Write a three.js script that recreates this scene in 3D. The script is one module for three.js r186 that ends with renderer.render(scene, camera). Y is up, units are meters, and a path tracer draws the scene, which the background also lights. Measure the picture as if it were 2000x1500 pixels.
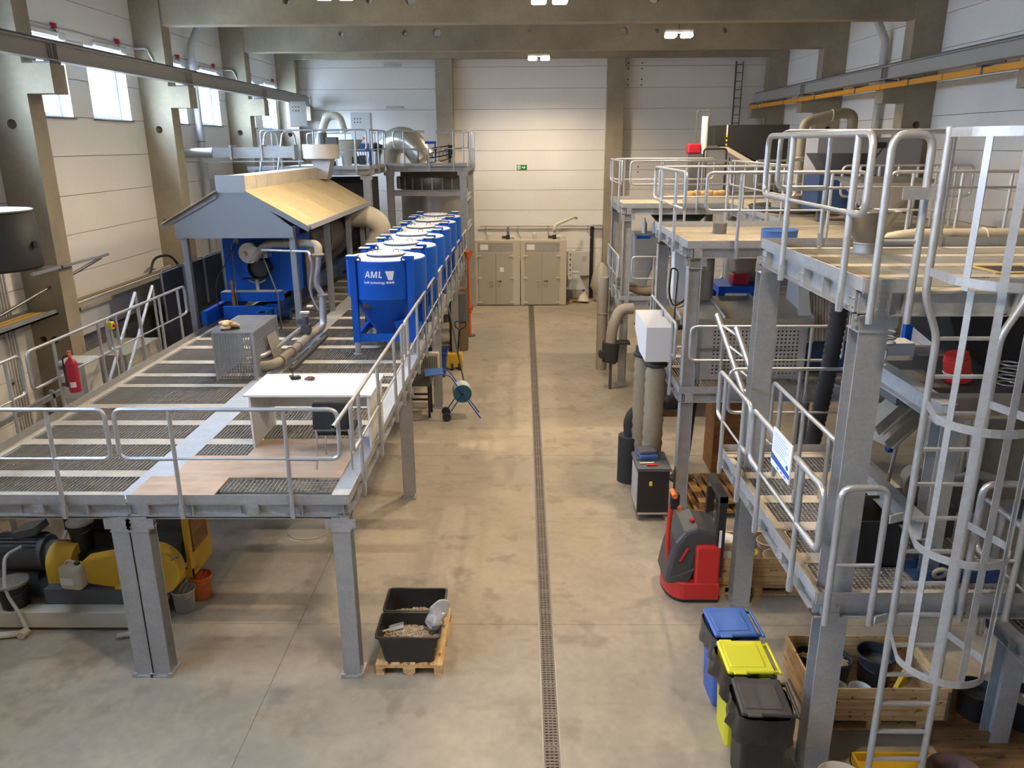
import * as THREE from 'three';
import { mergeGeometries } from 'three/addons/utils/BufferGeometryUtils.js';
import { RoundedBoxGeometry } from 'three/addons/geometries/RoundedBoxGeometry.js';
import { RectAreaLightUniformsLib } from 'three/addons/lights/RectAreaLightUniformsLib.js';

// ---------- camera, sky, exposure ----------
const scene = new THREE.Scene();
const renderer = new THREE.WebGLRenderer({ antialias: true });
renderer.toneMapping = THREE.LinearToneMapping;
renderer.toneMappingExposure = 1.0;
renderer.shadowMap.enabled = true;
RectAreaLightUniformsLib.init();
const camera = new THREE.PerspectiveCamera(52.47, 2000 / 1500, 0.05, 200);
camera.rotation.order = 'YXZ';
camera.position.set(0, 6.1, 0);
camera.rotation.set(-THREE.MathUtils.degToRad(17.16), 0.0157, -0.006);
{ // overcast sky, brighter towards the zenith
  const w = 64, h = 32, d = new Float32Array(w * h * 4);
  for (let j = 0; j < h; j++) for (let i = 0; i < w; i++) { const s = Math.sin(((j + 0.5) / h - 0.5) * Math.PI), l = s > 0 ? (1 + 2 * s) / 3 : 0.3, k = (j * w + i) * 4; d[k] = 0.7 * l; d[k + 1] = 0.92 * l; d[k + 2] = 1.24 * l; d[k + 3] = 1; }
  const t = new THREE.DataTexture(d, w, h, THREE.RGBAFormat, THREE.FloatType); t.mapping = THREE.EquirectangularReflectionMapping; t.magFilter = t.minFilter = THREE.LinearFilter; t.needsUpdate = true; scene.background = t;
}
scene.backgroundIntensity = 90.0;
const LAMP_POWER = 59, LAMP_COLOR = new THREE.Color().setRGB(1, 0.80, 0.56);

// ---------- helpers ----------
let seed = 7;
const rnd = () => { seed = (seed * 1664525 + 1013904223) >>> 0; return seed / 4294967296; };
const rr = (a, b) => a + (b - a) * rnd();
const V = (x, y, z) => new THREE.Vector3(x, y, z);
const lin = (r, g, b) => new THREE.Color().setRGB(r, g, b);
const used = new Map();
function numbered(n) { const k = used.get(n) || 0; used.set(n, k + 1); return k ? `${n}_${String(k).padStart(3, '0')}` : n; }
function hash(x, y, s) { let h = (x * 374761393 + y * 668265263 + s * 974634777) | 0; h = Math.imul(h ^ (h >>> 13), 1274126177); h ^= h >>> 16; return (h >>> 0) / 4294967296; }
function vnoise(x, y, p, q, s) {
  const xi = Math.floor(x), yi = Math.floor(y), fx = x - xi, fy = y - yi, u = fx * fx * (3 - 2 * fx), v = fy * fy * (3 - 2 * fy);
  const m = (a, n) => ((a % n) + n) % n, x0 = m(xi, p), x1 = m(xi + 1, p), y0 = m(yi, q), y1 = m(yi + 1, q);
  const a = hash(x0, y0, s), b = hash(x1, y0, s), c = hash(x0, y1, s), d = hash(x1, y1, s);
  return a + (b - a) * u + (c - a) * v + (a - b - c + d) * u * v;
}
function fbm(u, v, p, q, oct, s) { let t = 0, a = 0.5, n = 0; for (let i = 0; i < oct; i++) { t += a * vnoise(u * p, v * q, p, q, s + i * 17); n += a; a *= 0.55; p *= 2; q *= 2; } return t / n; }
const clamp = (x) => Math.max(0, Math.min(1, x));
const sm = (a, b, x) => { const t = clamp((x - a) / (b - a)); return t * t * (3 - 2 * t); };
function tex(w, h, fn, srgb = true) {
  const d = new Uint8Array(w * h * 4);
  for (let j = 0; j < h; j++) for (let i = 0; i < w; i++) {
    const c = fn(i / w, j / h), k = (j * w + i) * 4;
    for (let e = 0; e < 3; e++) d[k + e] = Math.round(255 * clamp(c[e]));
    d[k + 3] = 255;
  }
  const t = new THREE.DataTexture(d, w, h);
  if (srgb) t.colorSpace = THREE.SRGBColorSpace;
  t.wrapS = t.wrapT = THREE.RepeatWrapping; t.magFilter = THREE.LinearFilter; t.minFilter = THREE.LinearMipmapLinearFilter; t.generateMipmaps = true; t.needsUpdate = true;
  return t;
}
const tiled = (t, mx, my = mx) => { t.repeat.set(1 / mx, 1 / my); return t; };
const mix3 = (a, b, t) => [a[0] + (b[0] - a[0]) * t, a[1] + (b[1] - a[1]) * t, a[2] + (b[2] - a[2]) * t];
const grey = (t, lo, hi, tint = [1, 1, 1]) => { const g = lo + (hi - lo) * t; return [g * tint[0], g * tint[1], g * tint[2]]; };
const S = (o) => new THREE.MeshStandardMaterial(o);

// geometry pieces
const nonIdx = (g) => { const h = g.index ? g.toNonIndexed() : g; for (const k of Object.keys(h.attributes)) if (!['position', 'normal', 'uv'].includes(k)) h.deleteAttribute(k); return h; };
function place(g, x = 0, y = 0, z = 0, rx = 0, ry = 0, rz = 0) {
  if (rx || ry || rz) g.applyMatrix4(new THREE.Matrix4().makeRotationFromEuler(new THREE.Euler(rx, ry, rz, 'YXZ')));
  if (x || y || z) g.translate(x, y, z);
  return g;
}
const bx = (w, h, d, x, y, z, rx, ry, rz) => place(new THREE.BoxGeometry(w, h, d), x, y, z, rx, ry, rz);
// box from corner ranges
const bb = (x0, x1, y0, y1, z0, z1) => bx(Math.abs(x1 - x0), Math.abs(y1 - y0), Math.abs(z1 - z0), (x0 + x1) / 2, (y0 + y1) / 2, (z0 + z1) / 2);
const rb = (w, h, d, r, x, y, z, rx, ry, rz) => place(new RoundedBoxGeometry(w, h, d, 2, r), x, y, z, rx, ry, rz);
const cy = (r, h, x, y, z, o = {}) => place(new THREE.CylinderGeometry(o.rt ?? r, r, h, o.n ?? 16, 1, !!o.open, o.a0 ?? 0, o.a ?? Math.PI * 2), x, y, z, o.rx, o.ry, o.rz);
const cyx = (r, h, x, y, z, o = {}) => cy(r, h, x, y, z, { ...o, rz: Math.PI / 2 });
const cyz = (r, h, x, y, z, o = {}) => cy(r, h, x, y, z, { ...o, rx: Math.PI / 2 });
const tor = (R, r, x, y, z, rx = Math.PI / 2, ry, rz, n = 24) => place(new THREE.TorusGeometry(R, r, 6, n), x, y, z, rx, ry, rz);
const lathe = (pts, n = 28) => new THREE.LatheGeometry(pts.map((p) => new THREE.Vector2(p[0], p[1])), n);
const P3 = (p) => p.isVector3 ? p : V(p[0], p[1], p[2]);
// polyline with rounded corners
function fillet(pts, r, closed, n = 5) {
  pts = pts.map(P3); const out = [], m = pts.length;
  for (let i = 0; i < m; i++) {
    if (!closed && (i === 0 || i === m - 1)) { out.push(pts[i].clone()); continue; }
    const p = pts[i], a = pts[(i - 1 + m) % m], b = pts[(i + 1) % m], da = a.clone().sub(p), db = b.clone().sub(p);
    const rr_ = Math.min(r, da.length() * 0.49, db.length() * 0.49), s = p.clone().addScaledVector(da.normalize(), rr_), e = p.clone().addScaledVector(db.normalize(), rr_);
    if (da.dot(db) < -0.999) { out.push(p.clone()); continue; }
    for (let k = 0; k <= n; k++) { const t = k / n; out.push(s.clone().multiplyScalar((1 - t) * (1 - t)).addScaledVector(p, 2 * t * (1 - t)).addScaledVector(e, t * t)); }
  }
  return out;
}
// swept round tube through a polyline
function tube(pts, r, o = {}) {
  const closed = !!o.closed, n = o.n ?? 8, path = o.raw ? pts.map(P3) : fillet(pts, o.f ?? r * 3, closed, o.k ?? 4), m = path.length;
  const pos = [], nor = [], uv = [], rings = []; let prev = null, len = 0;
  const R = typeof r === 'function' ? r : () => r;
  for (let i = 0; i < m; i++) {
    const a = path[closed ? (i - 1 + m) % m : Math.max(0, i - 1)], b = path[closed ? (i + 1) % m : Math.min(m - 1, i + 1)];
    const t = b.clone().sub(a).normalize();
    let u = prev ? prev.clone().addScaledVector(t, -prev.dot(t)) : (Math.abs(t.y) < 0.9 ? V(0, 1, 0) : V(1, 0, 0)).addScaledVector(t, -(Math.abs(t.y) < 0.9 ? t.y : t.x));
    u.normalize(); prev = u; const w = t.clone().cross(u); if (i) len += path[i].distanceTo(path[i - 1]);
    const ring = []; for (let k = 0; k <= n; k++) { const an = k / n * Math.PI * 2, d = u.clone().multiplyScalar(Math.cos(an)).addScaledVector(w, Math.sin(an)); ring.push([path[i].clone().addScaledVector(d, R(i / (m - 1))), d, k / n, len]); }
    rings.push(ring);
  }
  const q = (v) => { pos.push(v[0].x, v[0].y, v[0].z); nor.push(v[1].x, v[1].y, v[1].z); uv.push(v[2], v[3]); };
  for (let i = 0; i < (closed ? m : m - 1); i++) { const A = rings[i], Bq = rings[(i + 1) % m]; for (let k = 0; k < n; k++) { q(A[k]); q(A[k + 1]); q(Bq[k]); q(A[k + 1]); q(Bq[k + 1]); q(Bq[k]); } }
  if (!closed && !o.open) for (const [ring, s] of [[rings[0], -1], [rings[m - 1], 1]]) {
    const c = V(0, 0, 0); for (let k = 0; k < n; k++) c.add(ring[k][0]); c.multiplyScalar(1 / n);
    const t = s < 0 ? path[0].clone().sub(path[1]).normalize() : path[m - 1].clone().sub(path[m - 2]).normalize();
    for (let k = 0; k < n; k++) { const tri = s < 0 ? [c, ring[k + 1][0], ring[k][0]] : [c, ring[k][0], ring[k + 1][0]]; for (const v of tri) q([v, t, 0, 0]); }
  }
  const g = new THREE.BufferGeometry();
  g.setAttribute('position', new THREE.Float32BufferAttribute(pos, 3)); g.setAttribute('normal', new THREE.Float32BufferAttribute(nor, 3)); g.setAttribute('uv', new THREE.Float32BufferAttribute(uv, 2));
  return g;
}
const rod = (a, b, r, n = 8) => tube([a, b], r, { n });
// prism: polygon in the plane (a,b) extruded along the third axis
function prism(poly, depth, axis = 'z', at = 0, bevel = 0) {
  const sh = new THREE.Shape(poly.map((p) => new THREE.Vector2(p[0], p[1])));
  const g = new THREE.ExtrudeGeometry(sh, { depth, bevelEnabled: bevel > 0, bevelSize: bevel, bevelThickness: bevel, bevelSegments: 2 });
  if (axis === 'x') g.rotateY(Math.PI / 2).rotateX(0); // local (a,b) -> (-z, y)
  if (axis === 'y') g.rotateX(-Math.PI / 2); // (a,b) -> (x,-z)
  if (axis === 'x') g.translate(at, 0, 0); else if (axis === 'y') g.translate(0, at, 0); else g.translate(0, 0, at);
  return g;
}
// I section along an axis: returns boxes merged
function ibeam(axis, a0, a1, c1, c2, h, b, tf = 0.012, tw = 0.009, rot = false) {
  // axis z: c1=x c2=y ; axis x: c1=y c2=z ; axis y: c1=x c2=z (h along z unless rot)
  const L = Math.abs(a1 - a0), m = (a0 + a1) / 2, out = [];
  if (axis === 'z') { out.push(bx(b, tf, L, c1, c2 + h / 2 - tf / 2, m), bx(b, tf, L, c1, c2 - h / 2 + tf / 2, m), bx(tw, h - 2 * tf, L, c1, c2, m)); }
  if (axis === 'x') { out.push(bx(L, tf, b, m, c1 + h / 2 - tf / 2, c2), bx(L, tf, b, m, c1 - h / 2 + tf / 2, c2), bx(L, h - 2 * tf, tw, m, c1, c2)); }
  if (axis === 'y' && !rot) out.push(bx(b, L, tf, c1, m, c2 + h / 2 - tf / 2), bx(b, L, tf, c1, m, c2 - h / 2 + tf / 2), bx(tw, L, h - 2 * tf, c1, m, c2));
  if (axis === 'y' && rot) out.push(bx(tf, L, b, c1 + h / 2 - tf / 2, m, c2), bx(tf, L, b, c1 - h / 2 + tf / 2, m, c2), bx(h - 2 * tf, L, tw, c1, m, c2));
  return out;
}
function boxUV(g) {
  const p = g.attributes.position, n = g.attributes.normal, uv = new Float32Array(p.count * 2);
  for (let i = 0; i < p.count; i += 3) {
    let ax = 0, ay = 0, az = 0; for (let k = 0; k < 3; k++) { ax += Math.abs(n.getX(i + k)); ay += Math.abs(n.getY(i + k)); az += Math.abs(n.getZ(i + k)); }
    for (let k = 0; k < 3; k++) { const j = i + k, x = p.getX(j), y = p.getY(j), z = p.getZ(j); if (ay >= ax && ay >= az) { uv[2 * j] = x; uv[2 * j + 1] = -z; } else if (ax >= az) { uv[2 * j] = -z; uv[2 * j + 1] = y; } else { uv[2 * j] = x; uv[2 * j + 1] = y; } }
  }
  g.setAttribute('uv', new THREE.BufferAttribute(uv, 2)); return g;
}
function geo(list, keepUV) { const a = (Array.isArray(list) ? list : [list]).flat(9).map(nonIdx); const g = a.length > 1 ? mergeGeometries(a) : a[0]; return keepUV ? g : boxUV(g); }
function mesh(name, list, mat, parent = scene, keepUV) {
  const g = list.isBufferGeometry && list.userData.shared ? list : geo(list, keepUV);
  const m = new THREE.Mesh(g, mat); m.name = parent === scene ? numbered(name) : name; m.castShadow = m.receiveShadow = true; parent.add(m); return m;
}
const shared = (list, keepUV) => { const g = geo(list, keepUV); g.userData.shared = true; return g; };
function tag(o, label, category, group) { Object.assign(o.userData, { label, category }); if (group) o.userData.group = group; return o; }
function thing(name, label, category, at = [0, 0, 0], ry = 0, group) {
  const g = new THREE.Group(); g.name = numbered(name); g.position.set(...at); g.rotation.y = ry; scene.add(g); return tag(g, label, category, group);
}
function struct(name, list, mat) { const m = mesh(name, list, mat); m.userData.kind = 'structure'; return m; }
function structGroup(name) { const g = new THREE.Group(); g.name = numbered(name); g.userData.kind = 'structure'; scene.add(g); return g; }
function copy(o, at, ry, label) { const c = o.clone(); c.name = numbered(o.name.replace(/_\d\d\d$/, '')); scene.add(c); c.position.set(...at); if (ry !== undefined) c.rotation.y = ry; c.userData = { ...o.userData, label }; return c; }
function part(name, parent) { const g = new THREE.Group(); g.name = name; parent.add(g); return g; }

// ---------- materials ----------
const TX = {};
TX.floor = tex(2048, 2048, (u, v) => {
  const x = -9.5 + u * 20, z = -34 + v * 44; // metres
  const a = fbm(u, v, 9, 20, 5, 3), b = fbm(u, v, 40, 90, 4, 11), c = fbm(u, v, 260, 560, 2, 23), e = fbm(u, v, 5, 60, 3, 31), st = 0;
  let k = 0.5 + (a - 0.5) * 0.9 + (b - 0.5) * 0.38 + (c - 0.5) * 0.34 + (e - 0.5) * 0.25;
  let col = mix3([0.55, 0.52, 0.475], [0.735, 0.685, 0.61], clamp(k));
  const dust = sm(0.42, 0.62, fbm(u, v, 7, 14, 4, 57)); col = mix3(col, [0.76, 0.70, 0.61], dust * 0.35);
  const gp = sm(0.55, 0.72, fbm(u, v, 8, 18, 4, 71)); col = mix3(col, [0.55, 0.535, 0.505], gp * 0.45);
  const sp = sm(0.60, 0.85, fbm(u, v, 60, 130, 4, 101)); col = mix3(col, [0.46, 0.42, 0.36], sp * 0.4);
  const sc = sm(0.62, 0.82, fbm(u, v, 40, 260, 3, 111)); col = mix3(col, [0.5, 0.46, 0.4], sc * 0.22);
  return col;
});
TX.conc = tiled(tex(512, 512, (u, v) => grey(clamp(0.5 + (fbm(u, v, 5, 5, 5, 5) - 0.5) * 1.1 + (fbm(u, v, 60, 60, 2, 9) - 0.5) * 0.3), 0.60, 0.735, [1, 0.955, 0.875])), 3.2);
TX.panel = tiled(tex(512, 512, (u, v) => grey(clamp(0.5 + (fbm(u, v, 4, 4, 5, 15) - 0.5) * 0.9 + (fbm(u, v, 90, 90, 2, 19) - 0.5) * 0.2), 0.87, 0.935, [1, 0.985, 0.96])), 5);
TX.galv = tiled(tex(512, 512, (u, v) => grey(clamp(0.5 + (fbm(u, v, 5, 12, 4, 25) - 0.5) * 0.7 + (fbm(u, v, 60, 60, 3, 29) - 0.5) * 0.7), 0.645, 0.745, [0.985, 1, 1.02])), 1.3);
TX.galvR = tiled(tex(256, 256, (u, v) => grey(clamp(0.5 + (fbm(u, v, 24, 24, 3, 35) - 0.5) * 1.4), 0.36, 0.58), false), 0.9);
TX.dusty = tiled(tex(512, 512, (u, v) => { const a = fbm(u, v, 5, 5, 5, 45), b = fbm(u, v, 70, 70, 2, 49); return mix3([0.64, 0.62, 0.58], [0.78, 0.735, 0.65], clamp(0.5 + (a - 0.5) * 1.1 + (b - 0.5) * 0.5)); }), 1.7);
TX.wood = tiled(tex(512, 512, (u, v) => { const g = fbm(u, v, 3, 46, 4, 55), h = fbm(u, v, 4, 9, 3, 59), kn = sm(0.79, 0.85, fbm(u, v, 14, 22, 2, 63)); return mix3(mix3([0.68, 0.53, 0.345], [0.87, 0.74, 0.54], clamp(0.5 + (g - 0.5) * 1.1 + (h - 0.5) * 0.9)), [0.38, 0.25, 0.14], kn * 0.7); }), 1.1);
TX.woodV = TX.wood.clone(); TX.woodV.rotation = Math.PI / 2;
TX.ply = tiled(tex(512, 512, (u, v) => { const g = fbm(u, v, 3, 20, 5, 65), h = fbm(u, v, 5, 5, 3, 69); return mix3([0.74, 0.62, 0.515], [0.86, 0.765, 0.68], clamp(0.5 + (g - 0.5) + (h - 0.5))); }), 1.6);
TX.rough = tiled(tex(256, 256, (u, v) => grey(fbm(u, v, 8, 8, 5, 75), 0.3, 0.7), false), 0.6);
const M = {
  floor: S({ map: TX.floor, color: lin(0.87, 0.86, 0.845), roughness: 0.62 }),
  joint: S({ color: lin(0.12, 0.11, 0.1), roughness: 0.95 }),
  conc: S({ map: TX.conc, color: lin(0.76, 0.715, 0.62), roughness: 0.9 }),
  panel: S({ map: TX.panel, roughness: 0.75 }),
  roof: S({ color: lin(0.45, 0.45, 0.44), roughness: 0.6, metalness: 0.2 }),
  galv: S({ map: TX.galv, roughnessMap: TX.galvR, metalness: 0.55, roughness: 1 }),
  rail: S({ map: TX.galv, color: lin(1.15, 1.15, 1.15), metalness: 0.6, roughness: 0.38 }),
  grate: S({ color: lin(0.27, 0.27, 0.265), metalness: 0.3, roughness: 0.5 }),
  dust: S({ map: TX.dusty, roughness: 0.85 }),
  dusty: S({ map: TX.dusty, color: lin(0.7, 0.7, 0.72), roughness: 0.7, metalness: 0.25 }),
  inox: S({ color: lin(0.68, 0.67, 0.64), metalness: 0.85, roughness: 0.3 }),
  alu: S({ color: lin(0.66, 0.66, 0.66), metalness: 0.85, roughness: 0.35 }),
  crane: S({ color: lin(0.36, 0.345, 0.315), roughness: 0.55 }),
  grey: S({ color: lin(0.42, 0.43, 0.44), roughness: 0.5 }),
  lgrey: S({ color: lin(0.56, 0.55, 0.53), roughness: 0.5 }),
  dgrey: S({ color: lin(0.085, 0.088, 0.095), roughness: 0.55 }),
  hood: S({ color: lin(0.30, 0.32, 0.35), roughness: 0.45, metalness: 0.1 }),
  black: S({ color: lin(0.016, 0.016, 0.017), roughness: 0.5 }),
  rubber: S({ color: lin(0.03, 0.03, 0.031), roughness: 0.85 }),
  steel: S({ color: lin(0.2, 0.2, 0.2), metalness: 0.7, roughness: 0.4 }),
  blue: new THREE.MeshPhysicalMaterial({ color: lin(0.004, 0.08, 0.44), roughness: 0.42, specularIntensity: 0.55 }),
  bluedk: S({ color: lin(0.02, 0.05, 0.14), roughness: 0.5 }),
  white: S({ color: lin(0.68, 0.675, 0.66), roughness: 0.45 }),
  cream: S({ color: lin(0.60, 0.555, 0.46), roughness: 0.55 }),
  beige: S({ color: lin(0.52, 0.475, 0.385), roughness: 0.5 }),
  red: S({ color: lin(0.52, 0.025, 0.02), roughness: 0.4 }),
  redx: S({ color: lin(0.40, 0.012, 0.03), roughness: 0.35 }),
  orange: S({ color: lin(0.62, 0.14, 0.03), roughness: 0.55 }),
  yellow: S({ color: lin(0.60, 0.36, 0.025), roughness: 0.5 }),
  yrail: S({ color: lin(0.62, 0.27, 0.015), roughness: 0.5 }),
  lime: S({ color: lin(0.66, 0.62, 0.035), roughness: 0.45 }),
  bin: S({ color: lin(0.05, 0.13, 0.40), roughness: 0.5 }),
  wood: S({ map: TX.wood, roughness: 0.8 }),
  woodV: S({ map: TX.woodV, roughness: 0.8 }),
  woodD: S({ map: TX.wood, color: lin(0.5, 0.42, 0.34), roughness: 0.85 }),
  ply: S({ map: TX.ply, color: lin(0.8, 0.78, 0.78), roughness: 0.8 }),
  brown: S({ map: TX.wood, color: lin(0.42, 0.27, 0.16), roughness: 0.6 }),
  gravel: S({ color: lin(0.40, 0.325, 0.235), roughness: 0.95 }),
  gravel2: S({ color: lin(0.50, 0.42, 0.32), roughness: 0.95 }),
  straw: S({ color: lin(0.48, 0.35, 0.18), roughness: 0.9 }),
  paper: S({ color: lin(0.8, 0.8, 0.8), roughness: 0.7 }),
  cloth: S({ color: lin(0.62, 0.47, 0.26), roughness: 0.95 }),
  hose: S({ color: lin(0.30, 0.27, 0.225), roughness: 0.8 }),
  bag: S({ map: TX.dusty, color: lin(0.56, 0.50, 0.43), roughness: 0.9 }),
  film: new THREE.MeshPhysicalMaterial({ color: lin(0.66, 0.61, 0.53), roughness: 0.35, transmission: 0.35, thickness: 0 }),
  glass: new THREE.MeshPhysicalMaterial({ color: lin(1, 1, 1), roughness: 0.03, transmission: 1, thickness: 0, ior: 1.45 }),
  frame: S({ color: lin(0.72, 0.73, 0.74), roughness: 0.4 }),
  green: S({ color: lin(0.02, 0.22, 0.07), roughness: 0.5 }),
  lens: S({ color: lin(0.9, 0.9, 0.9), emissive: lin(1, 0.86, 0.66), emissiveIntensity: 30, roughness: 0.4 }),
};
// ---------- the hall ----------
const XL = -9.27, XR = 9.83, ZB = -31.8, ZF = 9, CX = 0.28, ROOF = 9.75, COLZ = [8.69, 2.97, -2.75, -8.47, -14.2, -19.95, -25.68, -31.2];
{
  const floor = structGroup('floor');
  mesh('subfloor', bb(XL - 0.3, XR + 0.3, -0.3, -0.012, ZB - 0.3, ZF + 0.3), M.joint, floor);
  const xs = [XL - 0.3, -3.0, 0.19, 0.39, 6.4, XR + 0.3], zs = [ZB - 0.3, -26.4, -20.6, -14.8, -8.94, -3.1, 2.8, ZF + 0.3];
  for (let i = 0; i < 5; i++) if (i !== 2) for (let j = 0; j < zs.length - 1; j++) {
    const q = 0.003, x0 = xs[i] + (xs[i] === 0.39 ? 0 : q), x1 = xs[i + 1] - (xs[i + 1] === 0.19 ? 0 : q);
    const g = geo(bb(x0, x1, -0.012, 0, zs[j] + q, zs[j + 1] - q)), p = g.attributes.position, uv = g.attributes.uv;
    for (let k = 0; k < p.count; k++) uv.setXY(k, (p.getX(k) + 9.5) / 20, (p.getZ(k) + 34) / 44);
    mesh('slab', g, M.floor, floor, true);
  }
  mesh('slab', bb(0.19, 0.39, -0.012, 0, ZB - 0.3, -30.3), M.joint, floor);
  // drain of half-metre cast grates
  const dr = thing('floor_drain', 'long dark slotted drain channel running down the middle of the aisle', 'drain', [0.29, 0, 0]);
  mesh('channel', [bb(-0.1, -0.082, -0.01, 0.001, -30.25, 2), bb(0.082, 0.1, -0.01, 0.001, -30.25, 2)], M.steel, dr);
  const sh = new THREE.Shape([[-0.08, -0.247], [0.08, -0.247], [0.08, 0.247], [-0.08, 0.247]].map((a) => new THREE.Vector2(...a)));
  for (let r = 0; r < 11; r++) for (const c of [-0.047, 0, 0.047]) { const y = -0.215 + r * 0.043, s = (r === 0 || r === 10) ? 0.5 : 1; const h = new THREE.Path([[c - 0.017 * s, y - 0.009], [c + 0.017 * s, y - 0.009], [c + 0.017 * s, y + 0.009], [c - 0.017 * s, y + 0.009]].map((a) => new THREE.Vector2(...a))); sh.holes.push(h); }
  const gg = shared(place(new THREE.ExtrudeGeometry(sh, { depth: 0.008, bevelEnabled: false }), 0, -0.007, 0, -Math.PI / 2));
  for (let k = 0; k < 58; k++) { const m = mesh('grate', gg, M.grateD ??= S({ color: lin(0.17, 0.145, 0.125), metalness: 0.4, roughness: 0.6 }), dr); m.position.z = -30 + k * 0.5; }
  // round inspection covers
  tag(mesh('manhole_cover', [cy(0.36, 0.006, -3.55, 0.001, -11.6, { n: 40 }), tor(0.37, 0.006, -3.55, 0.003, -11.6)], S({ color: lin(0.33, 0.30, 0.25), roughness: 0.75 })), 'round cover set into the floor under the front left platform', 'cover');
}
// panels
const HZ = [0, 0.53, 1.3, 2.06, 2.83, 3.59, 4.36, 5.13, 5.9, 6.67, 7.41, 8.16, 8.93, 9.7, 10.4];
{
  const G = 0.006, WIN = (z) => [[z - 0.98, z - 2.66], [z - 3.45, z - 5.16]];
  // left wall with window openings
  const wl = structGroup('wall_left');
  mesh('core', [bb(XL - 0.32, XL - 0.05, 0, 6.67, ZB, ZF), bb(XL - 0.32, XL - 0.05, 8.16, 10.4, ZB, ZF)], M.joint, wl);
  const wins = []; for (const z of COLZ.slice(0, 7)) for (const w of WIN(z)) wins.push(w);
  const edges = [ZF, ...wins.flat(), ZB];
  for (let i = 0; i < edges.length; i += 2) mesh('core', bb(XL - 0.32, XL - 0.05, 6.67, 8.16, edges[i], edges[i + 1]), M.joint, wl);
  for (let j = 0; j < HZ.length - 1; j++) {
    const y0 = HZ[j] + G, y1 = HZ[j + 1] - G;
    const spans = (HZ[j] >= 6.6 && HZ[j] < 8.1) ? edges.reduce((a, e, i) => (i % 2 ? (a[a.length - 1].push(e), a) : (a.push([e]), a)), []) : COLZ.map((z, i) => [i ? z - 0.22 : ZF, i < COLZ.length - 1 ? COLZ[i + 1] - 0.22 : ZB]);
    for (const [a, b] of spans) if (a - b > 0.05) mesh('wall_panel', bb(XL - 0.06, XL, y0, y1, a - G, b + G), M.panel, wl);
  }
  wins.forEach(([a, b], i) => {
    const w = structGroup(`window_${i + 1}`), zc = (a + b) / 2, W = a - b;
    mesh('reveal', [bb(XL - 0.32, XL + 0.004, 6.64, 6.672, a + 0.02, b - 0.02), bb(XL - 0.32, XL, 8.14, 8.165, a, b), bb(XL - 0.32, XL, 6.67, 8.15, a + 0.004, a - 0.018), bb(XL - 0.32, XL, 6.67, 8.15, b + 0.018, b - 0.004)], M.frame, w);
    mesh('window_frame', [bb(XL - 0.3, XL - 0.23, 6.67, 6.76, a, b), bb(XL - 0.3, XL - 0.23, 8.06, 8.15, a, b), bb(XL - 0.3, XL - 0.23, 6.76, 8.06, a, a - 0.08), bb(XL - 0.3, XL - 0.23, 6.76, 8.06, b + 0.08, b)], M.frame, w);
    mesh('sill', bb(XL - 0.02, XL + 0.05, 6.63, 6.652, a + 0.03, b - 0.03), M.dgrey, w);
    const p = mesh('pane', bx(0.006, 1.3, W - 0.16, XL - 0.265, 7.41, zc), M.glass, w); p.castShadow = false;
  });
  // right wall
  const wr = structGroup('wall_right');
  mesh('core', bb(XR + 0.05, XR + 0.3, 0, 10.4, ZB, ZF), M.joint, wr);
  for (let j = 0; j < HZ.length - 1; j++) COLZ.forEach((z, i) => mesh('wall_panel', bb(XR, XR + 0.06, HZ[j] + G, HZ[j + 1] - G, (i ? z - 0.22 : ZF) - G, (i < COLZ.length - 1 ? COLZ[i + 1] - 0.22 : ZB) + G), M.panel, wr));
  // back wall
  const wb = structGroup('wall_back'), xb = [XL - 0.3, -3.0, 3.49, XR + 0.3];
  mesh('core', bb(XL - 0.3, XR + 0.3, 0, 10.4, ZB - 0.3, ZB - 0.06), M.joint, wb);
  const HB = HZ.slice(0, 1).concat([1.1]).concat([1.28, 2.03, 2.79, 3.55, 4.33, 5.08, 5.83, 6.59, 7.36, 8.11, 8.88, 9.65, 10.4]);
  for (let j = 0; j < HB.length - 1; j++) for (let i = 0; i < 3; i++) mesh('wall_panel', bb(xb[i] + G, xb[i + 1] - G, HB[j] + G, HB[j + 1] - G, ZB - 0.06, ZB), M.panel, wb);
  // closed front wall behind the camera
  const wf = structGroup('wall_front');
  mesh('core', bb(XL - 0.3, XR + 0.3, 0, 10.4, ZF, ZF + 0.3), M.panel, wf);
  // roof
  struct('ceiling', [prism([[XL - 0.3, 9.6], [CX, 10.05], [XR + 0.3, 9.6], [XR + 0.3, 10.4], [XL - 0.3, 10.4]], ZF - ZB + 0.6, 'z', ZB - 0.3)], M.roof);
  const gl = structGroup('yard'); mesh('ground', bb(-60, 60, -0.5, -0.32, -60, 70), S({ color: lin(0.3, 0.3, 0.28), roughness: 0.9 }), gl); gl.name = 'ground_outside';
}
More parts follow.
